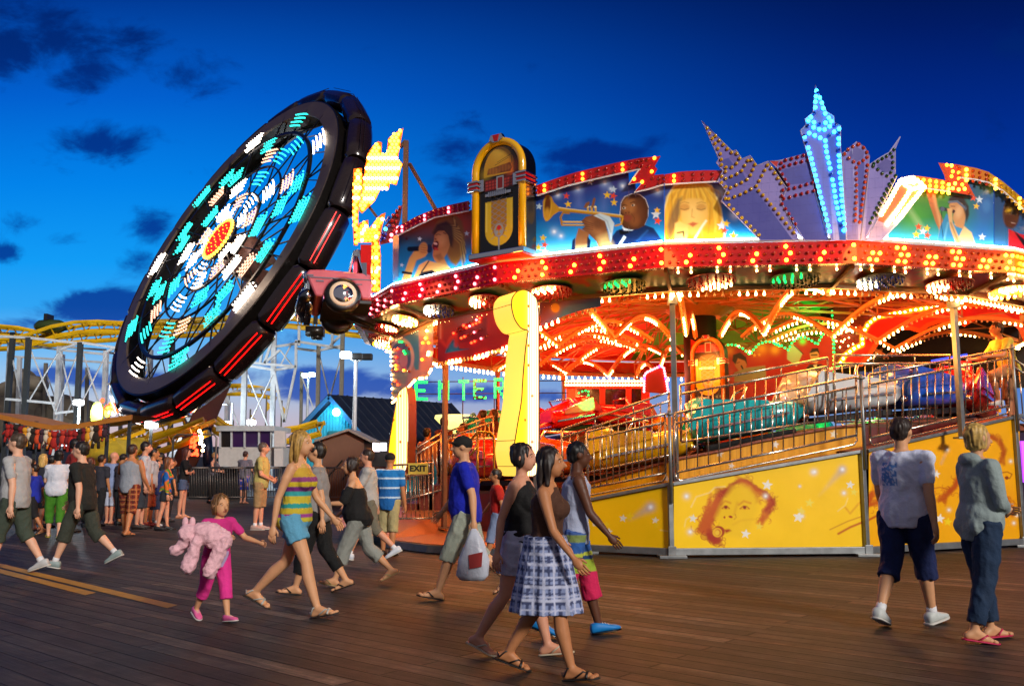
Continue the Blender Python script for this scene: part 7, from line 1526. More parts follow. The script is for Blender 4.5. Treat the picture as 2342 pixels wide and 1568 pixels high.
cn = {'#e8b010': 'yellow', '#d86010': 'orange', '#18b0b8': 'teal', '#c8d0d4': 'silver white', '#1450c0': 'blue', '#c01810': 'red'}
order = {0: '#e8b010', 1: '#18b0b8', 2: '#c8d0d4', 3: '#1450c0', 4: '#c01810', 19: '#d86010'}
protos = {}
pos_names = ['behind the short low rail panel', 'behind the left half of the long rail', 'behind the middle of the long rail', 'behind the right end of the long rail', 'in front of the tunnel mouth', 'just inside the tunnel', 'deep inside the tunnel', 'behind the tunnel wall', 'behind the green bulb backdrop', 'at the far right of the back', 'at the back right of the pole', 'at the back behind the centre pole', 'at the back below the neon arch', 'at the back below the operator booth', 'at the back left of the booth', 'at the back right of the ENTER sign', 'at the left behind the ENTER sign', 'at the left boarding point', 'nearest the boarding stairs', 'behind the glowing column']
for k in range(20):
    ang = -112 + 18 * k; col = order.get(k, cc[(k * 5 + 5) % 6] if k not in (12, 13, 14) else '#c01810'); z = ztrack(ang)
    if col not in protos:
        t = make_car(); car_parts(t, col); protos[col] = t
    else: t = copy_tree(protos[col])
    slope = math.atan2(ztrack(ang + 6) - ztrack(ang - 6), 2 * 5.35 * math.sin(R_(6)))
    t.scale = (1.14, 1.14, 1.2); t.location = pol(5.35, ang, z + .1); t.rotation_euler = Euler((0, -slope, R_(ang + 90)), 'XYZ')
    t['label'] = '%s ride car with tail fins, %s' % (cn[col], pos_names[k]); t['category'] = 'ride car'; t['group'] = 'bright fifties style cars coupled in a ring on the track'
RB.done()
# ---------------------------------------------------------------- tilted spinning wheel ride (at rest)
wc = Vector((-12.03, 36.0, 10.52)); wn = Vector((-.649, -.642, .407)).normalized(); wa = wn.cross(Z).normalized(); wb = wn.cross(wa).normalized()
def wp(r, a, off=0.): return wc + (wa * math.cos(a) + wb * math.sin(a)) * r + wn * off
base = Vector((at(392, 1056, 38.5).x, 38.5, 0))
wheel = thing('wheel_ride', 'huge dark tilted spinning wheel ride with white and teal lamp clusters on its spokes', 'fairground ride', base)
wd = mat('wheel_dark', '#3c3230', .35, .4, nz=.3, ns=2); wblk = mat('wheel_black', '#181412', .3, .3, nz=.2)
def wring(r0, r1, o0, o1, n=96):
    mb = MB()
    for i in range(n):
        a = 2 * PI * i / n; mb.v += [tuple(wp(r0, a, o0)), tuple(wp(r1, a, o0)), tuple(wp(r1, a, o1)), tuple(wp(r0, a, o1))]
        j = (i + 1) % n
        for e in range(4): f = (e + 1) % 4; mb.f.append((4 * i + e, 4 * j + e, 4 * j + f, 4 * i + f)); mb.m.append(0)
    mb.c = [(1, 1, 1)] * len(mb.v); return mb
obj('front_rim', wring(6.42, 7.1, .0, -.1), mat('rim_brown', '#5c4c42', .4, .3, nz=.25, ns=2), wheel); obj('inner_ring', wring(5.42, 5.56, .02, -.1), wblk, wheel); obj('hub_ring', wring(2.35, 2.43, .02, -.06), wblk, wheel); obj('middle_ring', wring(3.72, 3.78, .02, -.06), wblk, wheel)
obj('back_rim', wring(6.9, 7.15, -1.15, -1.25), wblk, wheel); obj('floor_ring', wring(7.1, 7.16, -.02, -1.2), wblk, wheel)
teal = mat('lamp_teal', '#30e8d8', .4, emit='#28dccc', es=2.2, sampling='NONE'); lw = mat('lamp_white', '#fff0e0', .4, emit='#fff0dc', es=7., sampling='NONE'); lp = mat('lamp_peach', '#ffc8a8', .4, emit='#ffc0a0', es=1.6, sampling='NONE')
def lamp_panel(a, r, da, m, rows=4):
    mb = MB(); nn = max(3, int(r * da / .13))
    for q in range(rows):
        rr = r + .2 * (q - rows / 2 + .5); sh = .02 * (q % 2)
        for i in range(nn): mb.ell(wp(rr, a + sh + da * (i / (nn - 1) - .5), .07), .036, None, 6, 4)
    for q in range(rows):
        rr = r + .2 * (q - rows / 2 + .5); mb.tube([wp(rr, a + da * (i / 4 - .5), .035) for i in range(5)], .018, 4)
    o = obj('lamp_panel', mb, m, wheel, True); return o
for k in range(20):
    a = 2 * PI * k / 20; mb = MB(); mb.bar(wp(.5, a, -.02), wp(6.7, a, -.02), .045, .05, wn); mb.bar(wp(.7, a, -1.1), wp(6.95, a, -1.2), .05, .05, wn); mb.bar(wp(5.5, a, -.02), wp(6.95, a, -1.2), .035); obj('spoke', mb, wblk, wheel)
    # gondola outside the rim
    am = a + PI / 20; mb = MB(); L_g = 7.62 * 2 * PI / 20 * .47; tdir = (wp(7.6, am + .01) - wp(7.6, am)).normalized(); rad = (wp(8, am) - wp(7, am)).normalized()
    g = wp(7.62, am, -.66); rings = []
    for t, s in ((-1.04, .75), (-.92, .95), (-.4, 1), (.4, 1), (.92, .95), (1.04, .75)):
        rings.append([g + tdir * L_g * t + rad * (.44 * s * math.cos(x)) + wn * (.55 * s * math.sin(x)) for x in [2 * PI * i / 12 for i in range(12)]])
    mb.loft(rings); go = obj('gondola', mb, mat('gondola_shell', '#241614', .22, .2, coat=.6, nz=.2), wheel, auto=R_(35))
    mb = MB()
    for s in (.12, .3): mb.bar(g + rad * .45 + wn * s - tdir * L_g * .9, g + rad * .45 + wn * s + tdir * L_g * .9, .022)
    obj('light_strip', mb, mat('strip_white', '#ffffff', .4, emit='#ffe8d8', es=4., sampling='NONE') if 1 <= k <= 4 else mat('strip_red', '#ff1010', .4, emit='#ff0a06', es=4.0, sampling='NONE') if k in (6, 7, 8, 9, 5) else mat('strip_off', '#382c2c', .2, .6), go)
    s2 = k % 2
    if s2 == 0: lamp_panel(a, 6.12, .17, teal if k % 4 else lw)
    else: lamp_panel(a, 5.02, .17, teal)
    if k % 3 != 0: lamp_panel(a + .15, 4.3, .2, teal if k % 3 == 1 else lp)
    if k % 2 == 0: lamp_panel(a, 3.1, .3, lw if k % 4 == 0 else teal)
    if k % 2: lamp_panel(a, 2.02, .36, lw if k % 4 == 1 else lp)
    if k % 4 == 0: lamp_panel(a, 1.4, .5, lw, 3)
mb = MB(); fr = wn; mb.lathe([(.5, -1.2), (.6, -.3), (.98, -.05), (1.0, .1), (.9, .16), (.1, .18)], wc, wn, 28); hubo = obj('hub', mb, wblk, wheel, True)
mb = MB(); 
for i in range(34): a = 2 * PI * i / 34; mb.ell(wp(.93, a, .16), .075, None, 6, 5)
obj('hub_rim_lamps', mb, mat('hub_yellow', '#ffd040', .4, emit='#ffb030', es=6., sampling='NONE'), hubo, True)
mb = MB(); mb.prism([wp(.8, 2 * PI * i / 28, .17) for i in range(28)], wn * .02); obj('hub_disc', mb, mat('hub_red', '#c81008', .4, emit='#e81408', es=1.3), hubo)
mb = MB()
for rr, n in ((.64, 12), (.42, 8), (.2, 4)):
    for i in range(n): mb.ell(wp(rr, 2 * PI * i / n + rr, .2), .03, None, 6, 4)
obj('hub_lamps', mb, mat('hub_amber', '#ff9020', .4, emit='#ff8a18', es=5., sampling='NONE'), hubo, True)
top = wc - wn * 1.3; mb = MB(); q = base + Vector((0, 0, .3)); pts = [top + Vector((.1, .3, .4)), top - wn * .9, at(500, 850, 38.2), q]
up_ = Vector((.5, -.8, 0)); mb.bar(pts[0], pts[1], 1.0, 1.0, up_); mb.bar(pts[1], pts[3], 1.0, 1.25, up_); obj('support_arm', mb, mat('arm_brown', '#6a4034', .45, .2, nz=.25, ns=2), wheel, bevel=.04)
mb = MB(); mb.lathe([(.75, 0), (.95, -.5), (.9, -1.2), (.5, -1.4)], wc - wn * .6, wn, 20); obj('drive_drum', mb, mat('arm_brown'), wheel, True)
mb = MB(); mb.tube([at(462, 900, 37.6), at(474, 990, 37.8)], .1, 10); obj('ram_rod', mb, mat('rod_orange', '#c8702c', .3, .8), wheel, True)
mb = MB(); mb.tube([at(471, 978, 37.8), Vector((at(485, 1052, 38).x, 38, .3))], .22, 12); obj('ram_cylinder', mb, mat('ram_blue', '#0c1c3c', .4, .2), wheel, True)
mb = MB(); mb.box(base + Vector((.6, 0, .12)), (4.2, 2.6, .24)); mb.box(base + Vector((0, 0, .4)), (1.8, 1.6, .5)); obj('base_plate', mb, DARK, wheel, bevel=.03)
lamp('wheel_light', wc + wn * 3 + Vector((0, 0, -1)), '#ffe0c0', 260, .6, wheel)
# ---------------------------------------------------------------- yellow wild coaster on white columns
Yc = 52.; q50 = plane_hit(Yc)
co_ = thing('roller_coaster', 'yellow roller coaster track on tall white and grey columns behind the wheel', 'roller coaster', Vector((q50(140, 1000).x, Yc, 0)))
def dq(x, y, dy=0.): r = ray(x, y); return CAM + r * ((Yc + dy) / r.y)
tracks = [([(-60, 742), (0, 747), (55, 752), (92, 760)], 0), ([(60, 772), (83, 766), (130, 750), (182, 740), (235, 738), (289, 741), (350, 738), (420, 735), (520, 728), (600, 726), (660, 727), (720, 734), (800, 747), (840, 751)], 0), ([(-40, 782), (40, 778), (110, 772), (180, 764), (278, 758), (360, 752), (470, 748), (560, 742)], 3), ([(612, 730), (585, 765), (550, 808), (517, 850), (480, 890), (440, 920)], -2), ([(505, 882), (560, 882), (600, 887), (632, 893)], 4), ([(640, 985), (690, 978), (735, 965)], -12), ([(240, 1010), (300, 985), (360, 968), (430, 950)], -14), ([(300, 1035), (350, 1010), (420, 985), (480, 960)], -16), ([(520, 975), (500, 965), (480, 950), (465, 940)], -10)]
for pts, off in tracks:
    P = [dq(x, y, off) for x, y in pts]; mb = MB(); n2 = Vector((.1, 1, 0)).normalized() * .55
    for s in (-1, 1): mb.tube([p + n2 * s for p in P], .11, 6)
    mb.tube([p - Z * .5 for p in P], .15, 6)
    for p in along(P, .9): mb.bar(p - n2, p + n2, .08); mb.bar(p - n2, p - Z * .5, .06); mb.bar(p + n2, p - Z * .5, .06)
    obj('track', mb, YELLOW, co_)
    if off in (0, 3):
        mb = MB(); pl_ = [p + n2 * 1.6 - Z * .25 for p in P]
        for a, b_ in zip(pl_, pl_[1:]): mb.bar(a, b_, .5, .05)
        obj('walkway', mb, mat('walkway_yellow', '#b88a10', .5, nz=.25), co_)
cols_ = [((30, 760), 10, 'd', 0), ((24, 783), 13, 'w', 2), ((66, 772), 52, 'd', -3), ((137, 792), 126, 'w', 0), ((184, 783), 172, 'd', -3), ((243, 802), 236, 'w', 0), ((310, 760), 305, 'd', 0), ((345, 800), 340, 'w', 4), ((395, 770), 390, 'd', 1), ((105, 830), 101, 'g', 8), ((200, 840), 197, 'g', 8), ((143, 810), 138, 'w', 6), ((560, 831), 556, 'w', -6), ((520, 905), 519, 'w', 2), ((531, 960), 530, 'g', 8), ((627, 760), 623, 'w', -4), ((690, 850), 688, 'g', 12), ((729, 790), 726, 'g', -4), ((784, 752), 778, 'g', -6), ((578, 960), 576, 'g', 10), ((45, 815), 42, 'w', 8), ((280, 800), 276, 'g', 6)]
mm = {'d': mat('column_dark', '#34383a', .5, .3, nz=.2), 'w': WHITE_STEEL, 'g': mat('column_grey', '#7a7468', .5, .3, nz=.2)}
for (x, y), xb, c, off in cols_:
    a = dq(x, y, off); b_ = dq(xb, 1040, off); b_.z = 0; d = (a - b_); 
    mb = MB(); mb.bar(b_, a, .25 if c != 'g' else .2); mb.box(b_ + Z * .05, (.7, .7, .1)); obj('column', mb, mm[c], co_)
bars = [((-20, 768), (66, 772), -3), ((66, 772), (184, 785), -3), ((184, 783), (300, 800), -3), ((24, 783), (137, 800), 1), ((137, 800), (243, 810), 0), ((243, 806), (345, 815), 2), ((105, 790), (243, 800), 5), ((30, 815), (340, 835), 8), ((13, 912), (51, 915), -3), ((51, 915), (126, 922), -3), ((137, 800), (184, 783), -2), ((243, 805), (282, 785), -2), ((126, 945), (168, 940), -3), ((236, 880), (262, 876), 0),
        ((627, 793), (680, 785), -4), ((675, 780), (785, 797), -5), ((680, 797), (729, 803), -4), ((525, 825), (677, 838), -5), ((565, 835), (627, 846), -5), ((627, 846), (677, 838), -4), ((520, 896), (622, 885), 0), ((677, 780), (677, 838), -5), ((677, 838), (650, 965), -5), ((627, 850), (650, 965), -5), ((729, 801), (784, 790), -4), ((684, 745), (684, 790), -5), ((612, 735), (595, 830), -4), ((635, 740), (605, 830), -5), ((760, 750), (760, 795), -4), ((755, 790), (784, 762), -5), ((640, 800), (605, 830), -5)]
mb = MB()
for a, b_, off in bars:
    mb = MB(); mb.bar(dq(*a, off), dq(*b_, off), .1, .13); obj('cross_beam', mb, WHITE_STEEL, co_)
braces = [((66, 790), (126, 940), -2), ((137, 800), (52, 940), -2), ((137, 800), (172, 950), -1), ((184, 790), (126, 945), -1), ((184, 790), (236, 950), -1), ((243, 810), (172, 950), -1), ((24, 800), (52, 930), 0), ((560, 840), (623, 1000), -5), ((627, 850), (556, 1000), -5), ((690, 860), (726, 960), 0), ((729, 805), (760, 940), -4), ((784, 800), (745, 945), -5), ((520, 905), (556, 1000), 0), ((345, 815), (305, 950), 1), ((310, 800), (340, 950), 1), ((105, 850), (140, 950), 6), ((200, 850), (150, 950), 6), ((200, 850), (236, 950), 6), ((640, 800), (670, 838), -4), ((665, 790), (640, 838), -4)]
for a, b_, off in braces:
    mb = MB(); mb.tube([dq(*a, off), dq(*b_, off)], .045, 5); obj('brace', mb, mm['w'], co_)
mb = MB(); mb.ell(dq(118, 747, 0), (1.0, .7, .45), None, 14, 8); cc2 = thing('coaster_car', 'dark green coaster car rounding the top bend at the left', 'coaster car', dq(118, 752)); mb = MB(); c0 = dq(118, 746)
mb.loft([[c0 + Vector((x, .55 * math.cos(t) * s, .42 * s * math.sin(t))) for t in [2 * PI * i / 10 for i in range(10)]] for x, s in ((-.95, .4), (-.7, .85), (-.1, 1), (.5, .9), (.85, .5))]); obj('body', mb, mat('car_olive', '#2c3a14', .4), cc2, True)
mb = MB(); mb.box(c0 + Vector((-.2, 0, .5)), (.2, .8, .4)); obj('seat', mb, DARK, cc2)
mb = MB(); c1 = at(721, 758, 47); cm = thing('coaster_car', 'dark boxy coaster car under the track left of the pink car', 'coaster car', c1); mb.box(c1, (.9, .7, .5)); mb.box(c1 + Vector((.1, 0, -.32)), (.5, .6, .2)); obj('body', mb, mat('coaster_car_dark', '#241c14', .3, .2), cm, True)
mb = MB(); mb.bar(c1 + Vector((0, 0, .4)), c1 + Vector((0, 0, 1.0)), .2); obj('hanger', mb, DARK, cm)
# ---------------------------------------------------------------- boulders of the mini golf mountain
rk = mat('boulder', '#6a6052', .8, nz=.35, ns=2, bump=.4, bs=4)
def boulder(name, spec, label):
    t = thing(name, label, 'rock', Vector((spec[0][0], spec[0][1], 0)))
    for i, (x, y, z, r) in enumerate(spec):
        mb = MB(); mb.ell((x, y, z), (r, r, r * .85), None, 18, 12)
        for j, v_ in enumerate(mb.v): d = Vector(v_) - Vector((x, y, z)); mb.v[j] = tuple(Vector((x, y, z)) + d * (1 + .28 * noise.noise(Vector(v_) * .55 / r * 1.3)))
        obj('stone', mb, rk, t, True)
def ry(px, py, r, Y=62): p = at(px, py, Y); return (p.x, p.y, p.z, r)
boulder('rock_mound', [ry(40, 905, 1.3), ry(55, 868, .9), ry(82, 880, .8), ry(30, 950, 2.0), ry(70, 940, 1.6), ry(10, 930, 1.5), ry(25, 985, 2.2), ry(80, 980, 1.9)], 'tall pile of grey boulders far behind the coaster at the left')
boulder('rock_mound', [ry(110, 935, 1.0), ry(140, 945, 1.5), ry(175, 950, 1.5), ry(120, 975, 1.8), ry(160, 985, 1.8), ry(190, 980, 1.4)], 'lower mound of grey boulders behind the hanging prizes')
# ---------------------------------------------------------------- prize stall with hanging plush toys
Yt = 25.; qt = plane_hit(Yt); stl = thing('prize_stall', 'game stall with a long tan awning at the far left', 'stall', Vector((qt(120, 1000).x, Yt, 0)))
mb = MB(); aw = [(-40, 940), (0, 947), (60, 961), (119, 972), (180, 968), (240, 957), (300, 948)]; P = [qt(*p) for p in aw]
for a, b_ in zip(P, P[1:]): mb.prism([a, b_, b_ - Z * .14, a - Z * .14], (0, .1, 0)); mb.add([a, b_, b_ + Vector((0, 2.5, .03)), a + Vector((0, 2.5, .03))], [(0, 1, 2, 3)])
obj('awning', mb, mat('awning_tan', '#a8681c', .6, nz=.2, ns=3), stl)
for x in (5, 75, 240, 290):
    mb = MB(); a = qt(x, 962); mb.bar(Vector((a.x, Yt + .2, 0)), a + Vector((0, .2, 0)), .08); obj('post', mb, mm['d'], stl)
mb = MB(); mb.box((qt(130, 1000).x, Yt + 1.2, .5), (3.6, .6, 1.0)); obj('counter', mb, mat('counter', '#6a3a1c', .5, nz=.2), stl)
mb = MB(); mb.prism([qt(96, 997) + Vector((0, 1, 0)), qt(150, 997) + Vector((0, 1, 0)), qt(150, 1018) + Vector((0, 1, 0)), qt(96, 1018) + Vector((0, 1, 0))], (0, .06, 0)); obj('lit_menu', mb, mat('lit_menu', '#ffffff', .4, emit='#d8ecff', es=4., nz=.1), stl)
tcol = ['#a01c14', '#c8441c', '#701018', '#d8781c', '#20140c', '#b03020', '#c8b8a0', '#8a1818', '#38202c', '#d09018']
def toy(x, y, c, s, lab):
    p = qt(x, y) + Vector((0, -.05, 0)); t = thing('plush_toy', lab, 'plush toy', p - Z * .5 * s, 0, 'plush prizes hanging from the stall awning'); m = mat('plush_' + c.strip('#'), c, .9, nz=.25, ns=20)
    mb = MB(); mb.ell(p - Z * .26 * s, (.1 * s, .09 * s, .15 * s), None, 10, 8); obj('body', mb, m, t, True); mb = MB(); mb.ell(p - Z * .06 * s, .085 * s, None, 10, 8); mb.ell(p + Vector((.07 * s, 0, .01 * s)), .035 * s, None, 6, 5); mb.ell(p + Vector((-.07 * s, 0, .01 * s)), .035 * s, None, 6, 5); obj('head', mb, m, t, True)
    for sx_ in (-1, 1):
        mb = MB(); mb.tube([p + Vector((sx_ * .06 * s, 0, -.36 * s)), p + Vector((sx_ * .08 * s, -.02, -.54 * s))], .038 * s, 6); obj('leg', mb, m, t, True)
        mb = MB(); mb.tube([p + Vector((sx_ * .08 * s, 0, -.18 * s)), p + Vector((sx_ * .17 * s, -.02, -.3 * s))], .03 * s, 6); obj('arm', mb, m, t, True)
cname = {'#a01c14': 'crimson', '#c8441c': 'orange-red', '#701018': 'maroon', '#d8781c': 'orange', '#20140c': 'black', '#b03020': 'brick red', '#c8b8a0': 'cream', '#8a1818': 'dark red', '#38202c': 'plum', '#d09018': 'golden'}
ords = ['first', 'second', 'third', 'fourth', 'fifth', 'sixth', 'seventh', 'eighth', 'ninth', 'tenth', 'eleventh', 'twelfth', 'thirteenth', 'fourteenth', 'fifteenth', 'sixteenth', 'seventeenth', 'eighteenth', 'nineteenth', 'twentieth', 'twenty-first', 'twenty-second', 'twenty-third', 'twenty-fourth']
for i in range(24):
    x = 22 + i * 9.6; y = float(np.interp(x, [p[0] for p in aw], [p[1] for p in aw])) + 16 + random.uniform(-2, 4); c = tcol[(i * 7 + i // 3) % 10]
    toy(x, y, c, random.uniform(.75, 1.15), '%s plush toy hanging from the awning, %s from the left' % (cname[c], ords[i]))
ys = thing('yellow_slide', 'sloping yellow and green fabric screen behind the crowd at the left', 'slide', at(230, 1050, 29)); mb = MB()
P = [at(178, 1045, 29), at(205, 1008, 29), at(262, 1000, 30), at(330, 1000, 31), at(300, 1060, 29), at(200, 1070, 29)]; mb.prism(P, (0, .1, 0)); obj('screen', mb, mat('screen_yellow', '#a8901c', .6, nz=.5, ns=2), ys)
mb = MB(); mb.bar(at(178, 1045, 28.9), at(330, 985, 30.9), .12); mb.bar(at(262, 1000, 29.9), at(262, 1062, 29.9), .08); obj('screen_rail', mb, YELLOW, ys)
# cluster of lit fairground bits far behind
for px, py, cols2, lab in ((250, 938, ('red', 'yellow', 'warm'), 'cluster of red and yellow fairground lamps left of the wheel base'), (322, 938, ('red', 'amber'), 'small red and amber fairground lamps seen through the bottom of the wheel')):
    t = thing('lamp_cluster', lab, 'lights', at(px, py + 20, 48)); bl = Bulbs(t, 100); mb = MB(); mb.bar(Vector((at(px, py, 48.2).x, 48.2, 0)), at(px, py - 12, 48.2), .12); obj('mast', mb, DARK, t)
    for i in range(22): bl.add(at(px + random.gauss(0, 9), py + random.gauss(0, 9), 48), random.choice(cols2), .12)
    bl.done()
t = thing('inflatable_sign', 'rounded yellow and green inflatable sign beyond the coaster', 'sign', at(221, 965, 46)); mb = MB(); mb.prism([at(221, 945, 46) + Vector((.32 * math.cos(a), 0, .62 * math.sin(a))) for a in np.linspace(0, 2 * PI, 16)[:-1]], (0, .15, 0)); obj('panel', mb, mat('sign_lime', '#b8c81c', .4, emit='#a8b010', es=.35, nz=.3, ns=3), t); mb = MB(); mb.bar(Vector((at(221, 960, 46.1).x, 46.1, 0)), at(221, 960, 46.1), .1); obj('pole', mb, DARK, t)
# ---------------------------------------------------------------- white ticket booth, sheds, blue building
Yk = 35.; kb = plane_hit(Yk); tb_ = thing('ticket_booth', 'white ticket booth with purple tinted windows under the coaster', 'booth', Vector((kb(570, 1060).x, Yk, 0)))
def boxpx(h, x0, x1, y0, y1, dep): return (lambda a, b: MB().prism([h(x0, y0), h(x1, y0), h(x1, y1), h(x0, y1)], (0, dep, 0)))(0, 0)
obj('roof', boxpx(kb, 494, 628, 973, 985, 2.6), WHITE_STEEL, tb_); obj('lower_wall', boxpx(plane_hit(Yk + .15), 500, 640, 1022, 1066, 2.2), mat('booth_white', '#b8b4b0', .5, nz=.15), tb_)
for x in (503, 529, 559, 592, 620): obj('mullion', boxpx(plane_hit(Yk + .1), x - 2, x + 2, 985, 1024, .08), WHITE_STEEL, tb_)
for i, (a, b_) in enumerate(((505, 527), (531, 557), (561, 590), (594, 618))): obj('window', boxpx(plane_hit(Yk + .2), a, b_, 985, 1023, .03), mat('purple_glass' if i else 'dark_glass2', '#2c1438' if i else '#1a1614', .12, emit='#3a1060', es=.12 if i else 0), tb_)
obj('door', boxpx(plane_hit(Yk - .2), 627, 652, 985, 1022, .2), mat('booth_panel', '#c8c0bc', .5, nz=.1), tb_); obj('side_panel', boxpx(plane_hit(Yk - .2), 627, 647, 1024, 1066, .2), mat('booth_panel'), tb_)
Yh = 44.; A_ = at(767, 911, Yh); Rt = at(846, 1002, Yh); Lf = Vector((2 * A_.x - Rt.x, Yh, Rt.z)); rd = Vector((5.3, 6.1, 0)); bh_ = thing('blue_building', 'turquoise wooden building with a steep dark metal roof', 'building', Vector((A_.x, Yh, 0)))
gm_ = mat('turquoise_boards', '#2aa0b8', .5, nz=.12, ns=1.5); mb = MB(); mb.prism([Vector((Lf.x, Yh, 0)), Lf, A_, Rt, Vector((Rt.x, Yh, 0))], rd * .98); obj('wall', mb, gm_, bh_)
mb = MB()
for i in range(24):
    x = Lf.x + (Rt.x - Lf.x) * (i + .5) / 24; zt = Rt.z + (A_.z - Rt.z) * (1 - abs(x - A_.x) / (Rt.x - A_.x)); mb.bar((x, Yh - .02, .1), (x, Yh - .02, zt - .1), .03, .03)
obj('batten', mb, gm_, bh_)
e1 = (Rt - A_).normalized() * .5; e2 = (Lf - A_).normalized() * .5; fwd = -rd.normalized() * .4; rm = mat('dark_metal_roof', '#141c30', .45, .3, nz=.15, ns=2)
for e, c in ((e1, Rt), (e2, Lf)):
    mb = MB(); mb.prism([A_ + fwd + Z * .06, c + e + fwd + Z * .06, c + e + rd + Z * .06, A_ + rd + Z * .06], Z * .12)
    for i in range(16): p = (A_ + fwd).lerp(A_ + rd, i / 15); mb.bar(p + Z * .2, p + (c + e - A_) + Z * .2, .05, .05)
    obj('roof', mb, rm, bh_)
mb = MB(); mb.bar(Lf + e2 + fwd * 1.02 + Z * .05, A_ + fwd * 1.02 + Z * .05, .06, .2); mb.bar(A_ + fwd * 1.02 + Z * .05, Rt + e1 + fwd * 1.02 + Z * .05, .06, .2); obj('barge_board', mb, mat('trim_blue', '#2a6a9a', .5), bh_)
wl = at(772, 943, Yh) + Vector((0, -.3, 0)); mb = MB(); mb.ell(wl, .2, None, 12, 8); obj('wall_lamp', mb, mat('lamp_bluewhite', '#ffffff', .4, emit='#a8e8ff', es=14.), bh_, True); lamp('wall_light', wl + Vector((0, -.5, .0)), '#70d8ff', 60, .15, bh_)
mb = MB(); mb.prism([at(750, 985, Yh - .1), at(784, 985, Yh - .1), at(784, 1004, Yh - .1), at(750, 1004, Yh - .1)], (0, .05, 0)); obj('mural', mb, mat('mural_teal', '#1c6a70', .5, nz=.5, ns=3), bh_)
Ys = 31.; ss = plane_hit(Ys); sd = thing('shed', 'small brown shed with a shallow gable roof in front of the turquoise building', 'shed', Vector((ss(770, 1050).x, Ys, 0))); mb = MB(); x0, x1 = ss(738, 1010).x, ss(832, 1010).x; zt = ss(800, 1004).z
mb.prism([(x0, Ys, 0), (x0, Ys, zt), ((x0 + x1) / 2 + .2, Ys, zt + .32), (x1, Ys, zt), (x1, Ys, 0)], (0, 2, 0)); obj('wall', mb, mat('shed_brown', '#6a4a38', .7, nz=.2, ns=3), sd)
ap = Vector(((x0 + x1) / 2 + .2, Ys - .2, zt + .36)); mb = MB()
for xe in (x0 - .25, x1 + .25): mb.prism([ap, Vector((xe, Ys - .2, zt - .02)), Vector((xe, Ys - .2, zt - .1)), ap - Z * .08], (0, 2.4, 0))
obj('roof', mb, mat('shed_roof', '#8a8078', .6, nz=.2), sd)
mb = MB(); mb.bar((x0 + .2, Ys - .04, .9), ((x0 + x1) / 2, Ys - .04, 1.5), .05); mb.bar(((x0 + x1) / 2, Ys - .04, .8), (x1 - .3, Ys - .04, 1.45), .05); obj('brace', mb, DARK, sd)
Yl = 38.; ls = plane_hit(Yl); sp_ = thing('shop_front', 'dazzling white-lit shop front right of the brown shed', 'shop', Vector((ls(845, 1050).x, Yl, 0)))
for i, (x0, x1, y0, y1) in enumerate(((803, 820, 1012, 1028), (822, 842, 1010, 1030), (808, 838, 1031, 1044), (850, 868, 1012, 1032), (869, 884, 1012, 1030))): obj('lit_display', boxpx(ls, x0, x1, y0, y1, .05), mat('display_%d' % (i % 3), '#ffffff', .4, emit=['#ffe8f8', '#f0f0ff', '#ffc8a0'][i % 3], es=[3., 3.6, 1.5][i % 3], nz=.5, ns=7), sp_)
mb = MB(); mb.prism([ls(798, 1006), ls(892, 1006), ls(892, 1010), ls(798, 1010)], (0, 1, 0)); mb.prism([ls(798, 1010) + Vector((0, .9, 0)), ls(892, 1010) + Vector((0, .9, 0)), Vector((ls(892, 1010).x, Yl + .9, 0)), Vector((ls(798, 1010).x, Yl + .9, 0))], (0, .1, 0)); obj('shop_frame', mb, DARK, sp_)
t = thing('lit_pavilion', 'yellow-lit round refreshment pavilion seen through the ride beside the stairs', 'pavilion', Vector((at(1090, 1000, 42).x, 42, 0))); pc = at(1088, 985, 42)
mb = MB(); mb.lathe([(1.35, 1.1), (1.45, .95), (1.3, .6), (.95, .35), (.8, -.2), (.7, -.6)], (pc.x, 42, pc.z - .45), Z, 20); obj('canopy', mb, mat('pavilion_lit', '#fff0a0', .5, emit='#ffe880', es=1.5, nz=.5, ns=9), t, True)
mb = MB(); mb.tube([(pc.x, 42, 0), (pc.x, 42, pc.z)], .5, 12); obj('counter', mb, mat('counter'), t, True)
t = thing('lit_pavilion', 'smaller yellow-lit pavilion canopy left of the thin brown post', 'pavilion', Vector((at(1040, 985, 44).x, 44, 0))); pc = at(1042, 968, 44)
mb = MB(); mb.lathe([(1.0, .6), (1.05, .45), (.7, .1), (.5, -.3)], (pc.x, 44, pc.z - .2), Z, 18); obj('canopy', mb, mat('pavilion_lit'), t, True); mb = MB(); mb.tube([(pc.x, 44, 0), (pc.x, 44, pc.z)], .2, 10); obj('pole', mb, DARK, t, True)
# ---------------------------------------------------------------- lamp posts
lit_w = mat('floodlight_lit', '#ffffff', .3, emit='#f0f8ff', es=18.); lit_t = mat('floodlight_teal', '#ffffff', .3, emit='#c8fff0', es=18.)
def lamp_post(px, yt, Y, label, heads, m, colr=WHITE_STEEL, r=.09, pw=0):
    p = at(px, yt, Y); t = thing('lamp_post', label, 'lamp post', (p.x, Y, 0)); mb = MB(); mb.tube([(p.x, Y, 0), p], [r * 1.3, r * .8], 10); obj('pole', mb, colr, t, True)
    for dx_, dy_, on in heads:
        h = at(px + dx_, yt + dy_, Y); mb = MB(); mb.tube([p - Z * .1, h], .04, 6); obj('arm', mb, colr, t, True)
        mb = MB(); mb.box(h + Z * .02, (.42, .3, .26)); q = obj('lamp_head', mb, DARK if not on else m, t, bevel=.04)
        if on and pw: lamp('lamp_light', h + Vector((0, -.4, -.1)), '#e0f4ff', pw, .2, t)
lamp_post(814, 822, 36, 'pale lamp post with three floodlights, one lit, beside the turquoise roof', [(-23, -9, 1), (3, -6, 0), (26, -5, 0)], lit_w, pw=60)
